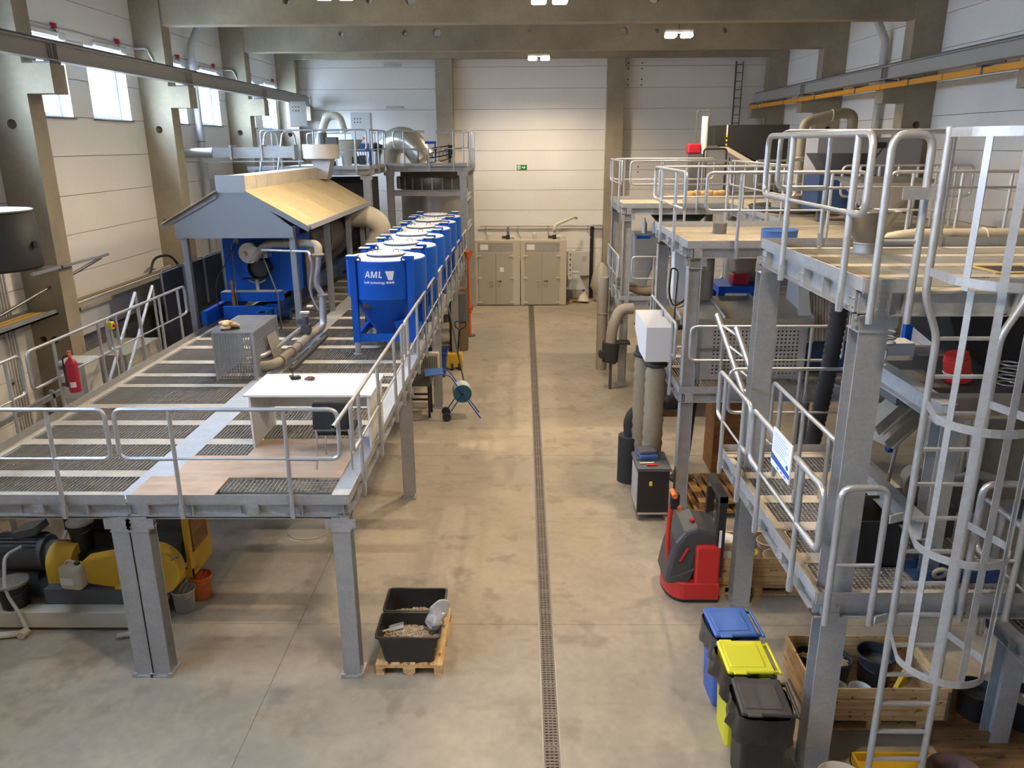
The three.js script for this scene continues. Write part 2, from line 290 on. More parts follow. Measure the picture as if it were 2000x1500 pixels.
// concrete columns and roof beams
COLZ.forEach((z, i) => {
  for (const s of [-1, 1]) {
    const inner = s < 0 ? -8.56 : 9.12, wall = s < 0 ? XL : XR, w0 = Math.min(inner, wall), w1 = Math.max(inner, wall);
    const ord = ['behind the camera', 'behind the camera', 'behind the camera', 'nearest the camera', 'first in view', 'second in view', 'third in view', 'in the back corner'][i];
    const c = thing('concrete_column', `concrete column with crane corbel on the ${s < 0 ? 'window' : 'windowless'} side, ${ord}`, 'column', [0, 0, z], 0, i < 3 ? 'columns behind the camera' : undefined);
    if (i < 3) c.userData.label = `concrete column with crane corbel on the ${s < 0 ? 'window' : 'windowless'} side, behind the camera`;
    const sh = new THREE.Shape([[w0, 0], [w1, 0], [w1, 10.0], [w0, 10.0]].map((a) => new THREE.Vector2(...a)));
    for (const [yy, r, dx] of [[6.47, 0.085, 0.36], [8.0, 0.06, 0.42], [2.6, 0.07, 0.3], [2.6, 0.07, 0.52], [4.25, 0.075, 0.5]]) { const h = new THREE.Path(); h.absarc(inner + s * dx, yy, r, 0, 7, true); sh.holes.push(h); }
    mesh('shaft', place(new THREE.ExtrudeGeometry(sh, { depth: 0.45, bevelEnabled: false, curveSegments: 8 }), 0, 0, -0.45), M.conc, c);
    mesh('corbel', prism(s < 0 ? [[inner, 6.97], [-8.08, 6.97], [-8.08, 7.46], [inner, 7.46]] : [[8.6, 6.97], [inner, 6.97], [inner, 7.46], [8.6, 7.46]], 0.45, 'z', -0.45), M.conc, c);
    mesh('bearing_plate', bb(s < 0 ? -8.4 : 8.62, s < 0 ? -8.1 : 8.92, 7.46, 7.5, -0.4, -0.05), M.dgrey, c);
  }
  if (i > 2) {
    const b = thing('roof_beam', `concrete roof beam with round openings, ${['crossing above the camera', 'overhead of the camera view', 'nearer of the two in view', 'farther of the two in view', 'against the back wall'][i - 3]}`, 'beam', [0, 0, z]);
    const lo = i === 7 ? 9.15 : 8.83, sh = new THREE.Shape([[-8.95, lo], [9.5, lo], [9.5, 9.66], [CX, 10.06], [-8.95, 9.66]].map((a) => new THREE.Vector2(...a)));
    if (i < 7) for (const [hx, hy, r] of [[-5.55, 9.32, 0.085], [-3.6, 9.32, 0.085], [-2.62, 9.33, 0.14], [0.2, 9.33, 0.08], [3.05, 9.33, 0.14], [4.05, 9.33, 0.07], [6.1, 9.33, 0.08]]) { const h = new THREE.Path(); h.absarc(hx, hy, r, 0, 7, true); sh.holes.push(h); }
    mesh('girder', place(new THREE.ExtrudeGeometry(sh, { depth: 0.36, bevelEnabled: true, bevelSize: 0.015, bevelThickness: 0.015, bevelSegments: 1, curveSegments: 9 }), 0, 0, -0.42), M.conc, b);
  }
});
for (const x of [-3.0, 3.49]) tag(mesh('wall_pilaster', [bb(x - 0.315, x + 0.315, 0, 9.6, ZB, ZB + 0.42)], M.conc), x < 0 ? 'concrete pilaster of the back wall beside the rear tower' : 'concrete pilaster of the back wall right of the exit sign', 'pilaster');
// crane rails
for (const s of [-1, 1]) {
  const x = s < 0 ? -8.16 : 8.7, c = thing('crane_girder', s < 0 ? 'grey steel crane girder on corbels along the window wall' : 'grey steel crane girder on corbels above the yellow busbar', 'girder', [x, 0, 0]);
  COLZ.forEach((z, i) => { if (i < 7) { mesh('girder_segment', ibeam('z', z - 0.21, COLZ[i + 1] - 0.23, 0, 7.66, 0.3, 0.2, 0.02, 0.012), M.crane, c); mesh('stiffener', bb(-0.09, 0.09, 7.53, 7.79, z - 0.3, z - 0.28), M.crane, c); mesh('stiffener', bb(-0.09, 0.09, 7.53, 7.79, z - 0.14, z - 0.12), M.crane, c); } });
  mesh('rail', bb(-0.025, 0.025, 7.81, 7.86, 8.4, -31.2), M.dgrey, c);
}
{
  const b = thing('crane_busbar', 'long orange-yellow crane busbar under the right crane girder', 'busbar', [8.45, 0, 0]);
  for (let z = 6; z > -31; z -= 2.86) mesh('busbar_segment', bb(-0.05, 0.05, 7.27, 7.38, z, Math.max(-31, z - 2.83)), M.yrail, b);
  for (let z = 4.6; z > -31; z -= 2.86) mesh('bracket', [bb(-0.06, 0.3, 7.38, 7.41, z, z - 0.05), bb(-0.06, -0.055, 7.25, 7.41, z, z - 0.06), bb(-0.02, 0.02, 7.41, 7.44, z + 0.6, z - 0.3)], M.dgrey, b);
}
// lamps
function highbay(x, z, label) {
  const g = thing('high_bay_lamp', label, 'lamp', [x, 8.82, z]);
  mesh('hanger', [bb(-0.012, 0.012, 0.12, 1.2, -0.012, 0.012)], M.dgrey, g);
  mesh('housing', [bb(-0.36, 0.36, 0.04, 0.1, -0.12, 0.12)], M.lgrey, g);
  for (const s of [-1, 1]) {
    const l = mesh('lens', rb(0.3, 0.1, 0.3, 0.045, s * 0.21, -0.03, 0), M.lens, g);
    const r = new THREE.SpotLight(LAMP_COLOR, LAMP_POWER, 0, 1.36, 0.4, 2); r.name = 'lamp_light'; r.position.set(s * 0.21, -0.1, 0); r.target.position.set(s * 0.21, -5, 0); r.castShadow = true; r.shadow.radius = 3.5; r.shadow.mapSize.set(2048, 2048); g.add(r); g.add(r.target);
  }
}
highbay(0.52, -28, 'glowing twin high bay lamp in front of the far wall panels');
highbay(0.52, -17, 'glowing twin high bay lamp above the aisle at the top edge');
highbay(4.1, -22.4, 'glowing twin high bay lamp in front of the farther roof beam');
highbay(4.1, -11.2, 'twin high bay lamp above the right platforms');
highbay(0.52, -4.5, 'twin high bay lamp above the aisle near the camera');

highbay(-3.6, -16.3, 'twin high bay lamp above the silo platform');
// ---------- steelwork ----------
function rebase(g, at) {
  const [x, y, z] = at;
  for (const c of g.children) { if (c.isMesh && !c.geometry.userData.shared && c.position.lengthSq() === 0) { c.geometry.translate(-x, -y, -z); c.children.forEach((k) => { if (k.isMesh && !k.geometry.userData.shared && k.position.lengthSq() === 0) k.geometry.translate(-x, -y, -z); else k.position.sub(V(x, y, z)); }); } else c.position.sub(V(x, y, z)); }
  g.position.set(x, y, z); return g;
}
const gCache = new Map();
function gratingGeo(w, d, px = 0.046, pz = 0.22, h = 0.03) {
  const k = [w, d, px, pz].map((a) => a.toFixed(3)).join(); if (gCache.has(k)) return gCache.get(k);
  const a = [], nx = Math.max(1, Math.round(w / px)), nz = Math.max(1, Math.round(d / pz));
  for (let i = 0; i <= nx; i++) a.push(bx(px < 0.04 ? 0.006 : 0.008, h, d, -w / 2 + i * w / nx, -h / 2, 0));
  for (let i = 0; i <= nz; i++) a.push(bx(w, i % nz ? h * 0.3 : h, 0.005, 0, i % nz ? (pz < 0.1 ? -h * 0.16 : -h * 0.4) : -h / 2, -d / 2 + i * d / nz));
  const g = shared(a); gCache.set(k, g); return g;
}
function grating(parent, x0, x1, z0, z1, y, px, pz) { const m = mesh('grating', gratingGeo(Math.abs(x1 - x0), Math.abs(z1 - z0), px, pz), M.grate, parent); m.position.set((x0 + x1) / 2, y, (z0 + z1) / 2); return m; }
function bolts(list, axis) { return list.map(([x, y, z]) => axis === 'x' ? cyx(0.011, 0.016, x, y, z, { n: 6 }) : cyz(0.011, 0.016, x, y, z, { n: 6 })); }
function steelColumn(parent, x, z, y1, o = {}) {
  const b = o.b ?? 0.2, h = o.h ?? 0.2, y0 = o.y0 ?? 0, g = [ibeam('y', y0 + 0.02, y1, x, z, h, b, 0.014, 0.01, o.rot), bx(b + 0.06, 0.02, h + 0.08, x, y0 + 0.01, z), bx(b + 0.02, 0.015, h + 0.02, x, y1 - 0.17, z)];
  g.push(bb(x - b / 2 - 0.07, x - b / 2 + 0.02, y1 - 0.14, y1 - 0.02, z + h / 2 - 0.012, z + h / 2 + 0.004), bb(x + b / 2 - 0.02, x + b / 2 + 0.07, y1 - 0.14, y1 - 0.02, z + h / 2 - 0.012, z + h / 2 + 0.004));
  g.push(bolts([[x - b / 2 - 0.04, y1 - 0.05, z + h / 2 + 0.008], [x - b / 2 - 0.04, y1 - 0.11, z + h / 2 + 0.008], [x + b / 2 + 0.04, y1 - 0.05, z + h / 2 + 0.008], [x + b / 2 + 0.04, y1 - 0.11, z + h / 2 + 0.008]]));
  for (const s of [-1, 1]) g.push(bx(0.05, 0.03, 0.05, x + s * (b / 2 + 0.0), y0 + 0.03, z + h / 2 + 0.01));
  return mesh('column', g, M.galv, parent);
}
// edge beam with toe board above and splice plates; side = outward direction sign
function edgeBeam(parent, axis, a0, a1, c, y, side, o = {}) {
  const h = o.h ?? 0.16, lo = Math.min(a0, a1), hi = Math.max(a0, a1), yc = y - 0.01 - h / 2;
  mesh('edge_beam', axis === 'x' ? ibeam('x', lo, hi, yc, c - side * 0.075, h, 0.15, 0.012, 0.008) : ibeam('z', lo, hi, c - side * 0.075, yc, h, 0.15, 0.012, 0.008), M.galv, parent);
  if (!o.noToe) mesh('toe_board', axis === 'x' ? bb(lo, hi, y - 0.01, y + 0.1, c - 0.004, c + 0.004) : bb(c - 0.004, c + 0.004, y - 0.01, y + 0.1, lo, hi), M.galv, parent);
  const step = o.step ?? 0.62; let k = 0;
  for (let a = lo + 0.1; a < hi - 0.05; a += step, k++) {
    const w = k % 2 ? 0.012 : 0.13, g = [axis === 'x' ? bb(a, a + w, y - h, y - 0.02, c - side * 0.07, c + side * 0.004) : bb(c - side * 0.07, c + side * 0.004, y - h, y - 0.02, a, a + w)];
    if (w > 0.05) for (const [da, dy] of [[0.03, 0.045], [0.1, 0.045], [0.03, 0.115], [0.1, 0.115]]) g.push(bolts(axis === 'x' ? [[a + da, y - h + dy, c + side * 0.008]] : [[c + side * 0.008, y - h + dy, a + da]], axis === 'x' ? 'z' : 'x'));
    mesh('splice_plate', g, M.galv, parent);
  }
}
// tubular guard rail between two plan points
function railing(label, a, b, y, o = {}) {
  const g = thing('guard_rail', label, 'railing', [a[0], y, a[1]], 0, o.group), A = V(0, 0, 0), Bv = V(b[0] - a[0], 0, b[1] - a[1]), L = Bv.length(), d = Bv.clone().normalize();
  const r = o.r ?? 0.024, top = o.top ?? 1.1, mid = o.mid ?? 0.55, at = (s, h) => A.clone().addScaledVector(d, s).setY(h);
  const n = o.n ?? Math.max(2, Math.round(L / 1.35)), e = o.e ?? Math.min(0.32, L * 0.2), ps = o.posts ? o.posts.map((p) => p) : Array.from({ length: n }, (_, i) => e + (L - 2 * e) * i / (n - 1));
  const f = ps[0], l = ps[ps.length - 1], path = [];
  if (o.openA) path.push(at(-(o.extA ?? 0), top)); else path.push(at(f, mid), at(0, mid), at(0, top));
  if (o.openB) path.push(at(L + (o.extB ?? 0), top)); else path.push(at(L, top), at(L, mid), at(l, mid));
  mesh('handrail', tube(path, r, { f: o.f ?? 0.1, n: 10 }), M.rail, g, true);
  mesh('knee_rail', rod(at(o.openA ? 0 : f, mid), at(o.openB ? L : l, mid), o.kr ?? 0.015), M.rail, g, true);
  for (const s of ps) { const p = at(s, 0); mesh('post', [rod([p.x, -(o.drop ?? 0.17), p.z], [p.x, top, p.z], r, 10), bx(0.05, 0.14, 0.05, p.x, -(o.drop ?? 0.17) + 0.09, p.z)], M.rail, g, true); }
  return g;
}
// ---------- left platform ----------
const LY = 2.27;
{
  const p = thing('steel_platform', 'large galvanised steel platform with grating floor on the window side', 'platform', [0, 0, 0]);
  const cols = [-7.97, -12.85, -17.9, -22.9, -26.3];
  for (const z of cols) for (const x of [-6.72, -4.57, -4.35, -2.06]) steelColumn(p, x, z, 2.1);
  edgeBeam(p, 'x', -6.88, -4.47, -7.9, LY, 1); edgeBeam(p, 'x', -4.45, -1.95, -7.9, LY, 1); edgeBeam(p, 'z', -7.91, -26.4, -1.95, LY, 1); edgeBeam(p, 'z', -7.91, -26.4, -6.88, LY, -1);
  for (const z of cols) mesh('cross_beam', ibeam('x', -6.8, -2.0, LY - 0.12, z, 0.18, 0.1), M.galv, p);
  for (const x of [-5.7, -4.46, -3.2]) mesh('joist', ibeam('z', -7.95, -26.3, x, LY - 0.12, 0.16, 0.09), M.galv, p);
  const rows = [[-8.2, -8.62], [-8.81, -9.68], [-9.89, -10.43], [-10.63, -11.18], [-11.38, -12.26], [-12.43, -12.88], [-13.07, -13.7], [-13.92, -14.8], [-15.02, -15.5], [-15.7, -16.5], [-16.7, -17.5], [-17.7, -18.5], [-18.7, -19.5], [-19.7, -20.5], [-20.7, -21.5], [-21.7, -22.5], [-22.7, -23.6], [-23.8, -24.7], [-24.9, -25.9]];
  rows.forEach(([a, b], i) => {
    if (i % 3 === 1) { grating(p, -6.75, -5.72, a, b, LY); grating(p, -5.7, -4.63, a, b, LY); } else grating(p, -6.75, -4.63, a, b, LY);
    if (i === 0) grating(p, -3.52, -2.14, -8.19, -8.54, LY, 0.05, 0.05); else if (i === 1) grating(p, -4.25, -3.56, a - 0.42, b, LY, 0.045, 0.05); else if (i > 1) { grating(p, -4.25, -3.2, a, b, LY); grating(p, -3.18, -2.2, a, b, LY); }
    const z0 = i ? rows[i - 1][1] : -7.91;
    mesh('deck_plate', bb(-6.75, -4.63, LY - 0.008, LY, z0, a), M.dust, p);
    if (i > 1) mesh('deck_plate', bb(-4.25, -2.2, LY - 0.008, LY, z0, a), M.dust, p);
  });
  mesh('deck_plate', bb(-6.87, -6.75, LY - 0.008, LY, -7.91, -26.4), M.dust, p); mesh('deck_plate', bb(-4.63, -4.25, LY - 0.008, LY + 0.002, -7.91, -26.4), M.galvL ??= S({ map: TX.galv, color: lin(1.0, 1.0, 1.0), metalness: 0.2, roughness: 0.5 }), p); mesh('deck_plate', bb(-2.2, -1.95, LY - 0.008, LY + 0.002, -7.91, -26.4), M.galvL, p);
  rebase(p, [-4.4, 0, -7.9]);
  // plywood on the deck
  tag(mesh('plywood_sheet', [bb(-4.25, -2.2, LY + 0.004, LY + 0.016, -8.6, -9.25), bb(-4.5, -3.54, LY + 0.004, LY + 0.016, -7.95, -8.6), bb(-3.54, -2.2, LY + 0.004, LY + 0.016, -8.56, -8.61), bb(-3.55, -2.2, LY + 0.004, LY + 0.016, -9.25, -9.8)], M.ply), 'pale plywood sheet lying on the platform around the white table', 'sheet');
  railing('tubular guard rail at the front left corner of the window-side platform', [-6.88, -7.86], [-4.52, -7.86], LY, { posts: [0.5, 1.73], top: 1.12 });
  railing('tubular guard rail along the platform front before the white desk', [-4.42, -7.86], [-2.0, -7.86], LY, { posts: [0.6, 1.84], top: 1.12 });
  const px = -1.9;
  railing('aisle-side tubular rail of the platform right beside the white desk', [px, -8.05], [px, -12.0], LY, { posts: [0.42, 1.62, 2.95, 3.7], top: 1.12 });
  tag(mesh('handrail_pipe', tube([[px, LY + 1.14, -7.25], [px, LY + 1.13, -8.1]], 0.022, { n: 10, open: true }), M.rail), 'open pipe end sticking out past the front corner of the platform rail', 'pipe');
  railing('side rail of the window-side platform along the first blue silos', [px, -12.1], [px, -17.4], LY, { n: 5, top: 1.12 });
  railing('side rail of the window-side platform along the middle blue silos', [px, -17.5], [px, -22.0], LY, { n: 4, top: 1.12 });
  railing('side rail of the window-side platform along the last blue silos', [px, -22.1], [px, -26.0], LY, { n: 4, top: 1.12 });
  railing('wall-side guard rail left of the fire extinguisher', [-6.9, -8.0], [-6.9, -10.2], LY, { n: 2 });
  railing('wall-side guard rail carrying the fire extinguisher', [-6.9, -10.35], [-6.9, -12.6], LY, { posts: [0.65, 1.9] });
  railing('wall-side guard rail ending at the hood post', [-6.9, -12.5], [-6.9, -15.6], LY, { n: 4, r: 0.025 });
}
// fire extinguisher builder
function extinguisher(label, at, ry, s = 1) {
  const e = thing('fire_extinguisher', label, 'extinguisher', at, ry);
  mesh('cylinder', lathe([[0, 0], [0.075, 0], [0.08, 0.02], [0.08, 0.4], [0.072, 0.44], [0.045, 0.475], [0.025, 0.485], [0.025, 0.5], [0, 0.5]].map(([a, b]) => [a * s, b * s]), 20), M.redx, e);
  mesh('valve', [cy(0.022 * s, 0.06 * s, 0, 0.52 * s, 0), bx(0.02 * s, 0.02 * s, 0.13 * s, 0, 0.56 * s, 0.02), cy(0.03 * s, 0.015 * s, 0, 0.59 * s, 0)], M.orange, e);
  mesh('hose', tube([[0.02 * s, 0.53 * s, 0], [-0.09 * s, 0.53 * s, 0.02], [-0.1 * s, 0.3 * s, 0.02], [-0.095 * s, 0.12 * s, 0.0]], 0.011 * s, { f: 0.06 * s }), M.rubber, e);
  mesh('label_plate', place(new THREE.CylinderGeometry(0.081 * s, 0.081 * s, 0.08 * s, 8, 1, true, -0.5, 1.0), 0, 0.12 * s, 0), M.paper, e);
  return e;
}
{
  const e = extinguisher('red fire extinguisher strapped to the wall-side platform rail', [-6.72, LY + 0.31, -11.05], 0.3, 1.05);
  mesh('bracket', [bx(0.1, 0.05, 0.03, -0.12, 0.12, 0), bx(0.1, 0.05, 0.03, -0.12, 0.38, 0), bx(0.02, 0.34, 0.05, -0.1, 0.25, 0)], M.dgrey, e);
  const b = thing('emergency_stop_box', 'small yellow emergency stop box on the wall-side rail', 'switch', [-6.86, LY + 0.98, -12.55]);
  mesh('box', rb(0.1, 0.13, 0.1, 0.01, 0, 0, 0), M.lime, b); mesh('button', cyx(0.03, 0.05, 0.07, 0, 0), M.red, b); mesh('conduit', tube([[0, -0.06, 0], [0.02, -0.3, 0], [0.02, -0.9, 0]], 0.012), M.lgrey, b); mesh('backplate', bx(0.16, 0.2, 0.02, -0.02, 0, -0.06), M.dgrey, b);
}
// white table, things on it, chair
{
  const t = thing('desk', 'plain white desk standing on the plywood of the platform', 'desk', [-2.8, LY + 0.016, -9.98]);
  mesh('top', rb(1.66, 0.03, 0.97, 0.004, 0.01, 0.72, 0), M.white, t); mesh('side_panel', bx(0.025, 0.7, 0.93, -0.75, 0.352, 0), M.white, t); mesh('side_panel', bx(0.025, 0.7, 0.93, 0.79, 0.352, 0), M.white, t); mesh('back_panel', bx(1.52, 0.38, 0.02, 0.02, 0.51, -0.3), M.white, t);
  const r = thing('radio_handset', 'small black device with antenna on a paper on the white desk', 'device', [-3.13, 3.022, -10.2], 0.5);
  mesh('paper', bx(0.26, 0.004, 0.16, 0.03, 0, 0.02), M.paper, r); mesh('body', [rb(0.13, 0.04, 0.08, 0.008, 0, 0.025, 0), bx(0.05, 0.02, 0.1, -0.05, 0.045, 0)], M.black, r); mesh('antenna', rod([-0.02, 0.05, -0.03], [-0.04, 0.14, -0.05], 0.006), M.black, r);
  const w = thing('glove_pair', 'small crumpled brown object beside the black device on the desk', 'glove', [-2.93, 3.02, -10.18], -0.3);
  mesh('fold', [rb(0.12, 0.03, 0.09, 0.012, 0, 0.018, 0), rb(0.08, 0.025, 0.05, 0.01, 0.02, 0.04, 0.01)], S({ color: lin(0.16, 0.09, 0.07), roughness: 0.9 }), w);
  const c = thing('office_chair', 'black padded chair with chrome tube legs behind the front rail', 'chair', [-2.32, LY + 0.016, -9.05]);
  mesh('backrest', rb(0.44, 0.34, 0.05, 0.02, 0, 0.7, 0.25, -0.12), S({ color: lin(0.012, 0.012, 0.013), roughness: 0.7 }), c);
  mesh('seat', rb(0.46, 0.06, 0.44, 0.025, 0, 0.45, -0.02), S({ color: lin(0.012, 0.012, 0.013), roughness: 0.7 }), c);
  mesh('back_frame', tube([[-0.2, 0.42, 0.2], [-0.2, 0.56, 0.255], [0.2, 0.56, 0.255], [0.2, 0.42, 0.2]], 0.013), M.alu, c, true);
  for (const sx of [-1, 1]) for (const sz of [-1, 1]) mesh('leg', rod([sx * 0.2, 0.43, sz * 0.19], [sx * 0.22, 0, sz * 0.24], 0.012), M.alu, c, true);
}
// grating cage around the pipe end, with rag bundle
{
  const c = thing('grating_cage', 'box-shaped guard of steel grating on the platform', 'guard', [-4.88, LY, -13.3]);
  const side = (w, h, px, pz) => gratingGeo(w, h, px, pz);
  const add = (g, x, y, z, rx, ry) => { const m = mesh('grating_panel', g, M.rail, c); m.position.set(x, y, z); m.rotation.set(rx, ry, 0, 'YXZ'); };
  add(side(0.66, 0.8, 0.048, 0.048), 0, 0.42, 0.64, Math.PI / 2, 0); add(side(0.66, 0.8, 0.048, 0.048), 0, 0.42, -0.64, Math.PI / 2, 0);
  add(side(1.28, 0.8, 0.048, 0.048), 0.33, 0.42, 0, Math.PI / 2, Math.PI / 2); add(side(1.28, 0.8, 0.048, 0.048), -0.33, 0.42, 0, Math.PI / 2, Math.PI / 2);
  add(side(0.7, 1.32, 0.034, 0.2), 0, 0.85, 0, 0, 0);
  for (const [sx, sz] of [[-1, -1], [-1, 1], [1, -1], [1, 1]]) mesh('corner_angle', bx(0.035, 0.83, 0.035, sx * 0.335, 0.415, sz * 0.65), M.galv, c);
  mesh('skirt_plate', bx(0.01, 0.42, 0.5, 0.4, 0.4, -0.25, 0, 0, 0.22), M.dusty, c);
  const k = thing('rag_bundle', 'bundle of tan work gloves on top of the grating guard', 'rags', [-4.98, LY + 0.855, -12.85], 0.4);
  for (let i = 0; i < 5; i++) mesh('rag', place(new THREE.SphereGeometry(1, 10, 7), 0, 0, 0).scale(rr(0.08, 0.13), rr(0.03, 0.045), rr(0.05, 0.09)).rotateY(rr(0, 3)).translate(rr(-0.08, 0.08), 0.03 + i * 0.02, rr(-0.05, 0.05)), i === 2 ? S({ color: lin(0.5, 0.34, 0.17), roughness: 0.95 }) : M.cloth, k);
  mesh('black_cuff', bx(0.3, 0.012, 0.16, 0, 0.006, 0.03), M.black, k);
}
// burner pipework
{
  const a = thing('gas_pipe_run', 'dusty gas pipes with valves running over the platform to the burner', 'pipes', [0, 0, 0]);
  mesh('thick_pipe', [tube([[-4.85, LY + 0.16, -12.9], [-4.35, LY + 0.16, -13.0], [-4.3, LY + 0.16, -14.0], [-4.26, LY + 0.18, -15.6]], 0.085, { f: 0.3, n: 14 }), tor(0.09, 0.02, -4.3, LY + 0.16, -13.9, 0), tor(0.09, 0.02, -4.29, LY + 0.16, -14.3, 0), tor(0.09, 0.02, -4.32, LY + 0.16, -13.3, 0)], M.dusty, a);
  mesh('thin_pipe', tube([[-4.75, LY + 0.32, -12.8], [-4.52, LY + 0.32, -13.05], [-4.47, LY + 0.32, -14], [-4.45, LY + 0.32, -15.6]], 0.04, { f: 0.15, n: 10 }), M.rail, a, true);
  mesh('thin_pipe', tube([[-4.7, LY + 0.22, -12.9], [-4.6, LY + 0.22, -13.1], [-4.56, LY + 0.22, -14], [-4.52, LY + 0.22, -15.4]], 0.022, { f: 0.15, n: 8 }), M.rail, a, true);
  mesh('channel', bb(-4.14, -4.06, LY, LY + 0.06, -13.2, -15.7), M.dgrey, a);
  const vb = mesh('valve_block', [bx(0.16, 0.16, 0.2, -4.3, LY + 0.36, -15.0), cy(0.06, 0.2, -4.3, LY + 0.5, -15.0), bx(0.14, 0.1, 0.1, -4.45, LY + 0.45, -15.2), cyz(0.07, 0.2, -4.42, LY + 0.33, -15.4)], M.dgrey, a);
  mesh('valve_cap', [bx(0.17, 0.04, 0.12, -4.38, LY + 0.62, -15.25), bx(0.12, 0.03, 0.09, -4.3, LY + 0.72, -15.4)], M.white, a);
  mesh('riser', [tube([[-4.27, LY + 0.16, -15.5], [-4.22, LY + 0.16, -16.0], [-4.22, LY + 0.8, -16.1]], 0.075, { f: 0.2, n: 12 }), cy(0.11, 0.03, -4.22, LY + 0.82, -16.1)], M.galv, a);
  mesh('flexible_hose', tube([[-4.22, LY + 0.82, -16.1], [-4.36, LY + 1.1, -16.1], [-4.26, LY + 1.4, -16.1], [-4.24, LY + 1.62, -16.1]], 0.06, { f: 0.25, n: 12 }), M.alu, a, true);
  mesh('flexible_hose', tube([[-4.3, LY + 0.5, -16.05], [-4.48, LY + 0.9, -16.05], [-4.36, LY + 1.4, -16.05], [-4.4, LY + 1.66, -16.05]], 0.028, { f: 0.25, n: 8 }), M.alu, a, true);
  mesh('air_duct', [tube([[-4.24, LY + 1.6, -16.1], [-4.24, LY + 1.86, -16.2], [-4.6, LY + 1.86, -16.35], [-5.45, LY + 1.84, -16.5], [-5.75, LY + 1.5, -16.6]], 0.085, { f: 0.22, n: 12 }), cy(0.125, 0.03, -4.24, LY + 1.66, -16.1), cyx(0.1, 0.03, -5.0, LY + 1.85, -16.43)], M.dusty, a);
  mesh('thin_pipe', tube([[-4.4, LY + 1.6, -16.05], [-4.42, LY + 1.72, -16.1], [-5.5, LY + 1.72, -16.4]], 0.03, { n: 8 }), M.rail, a, true);
  rebase(a, [-4.4, LY, -14.5]);
}
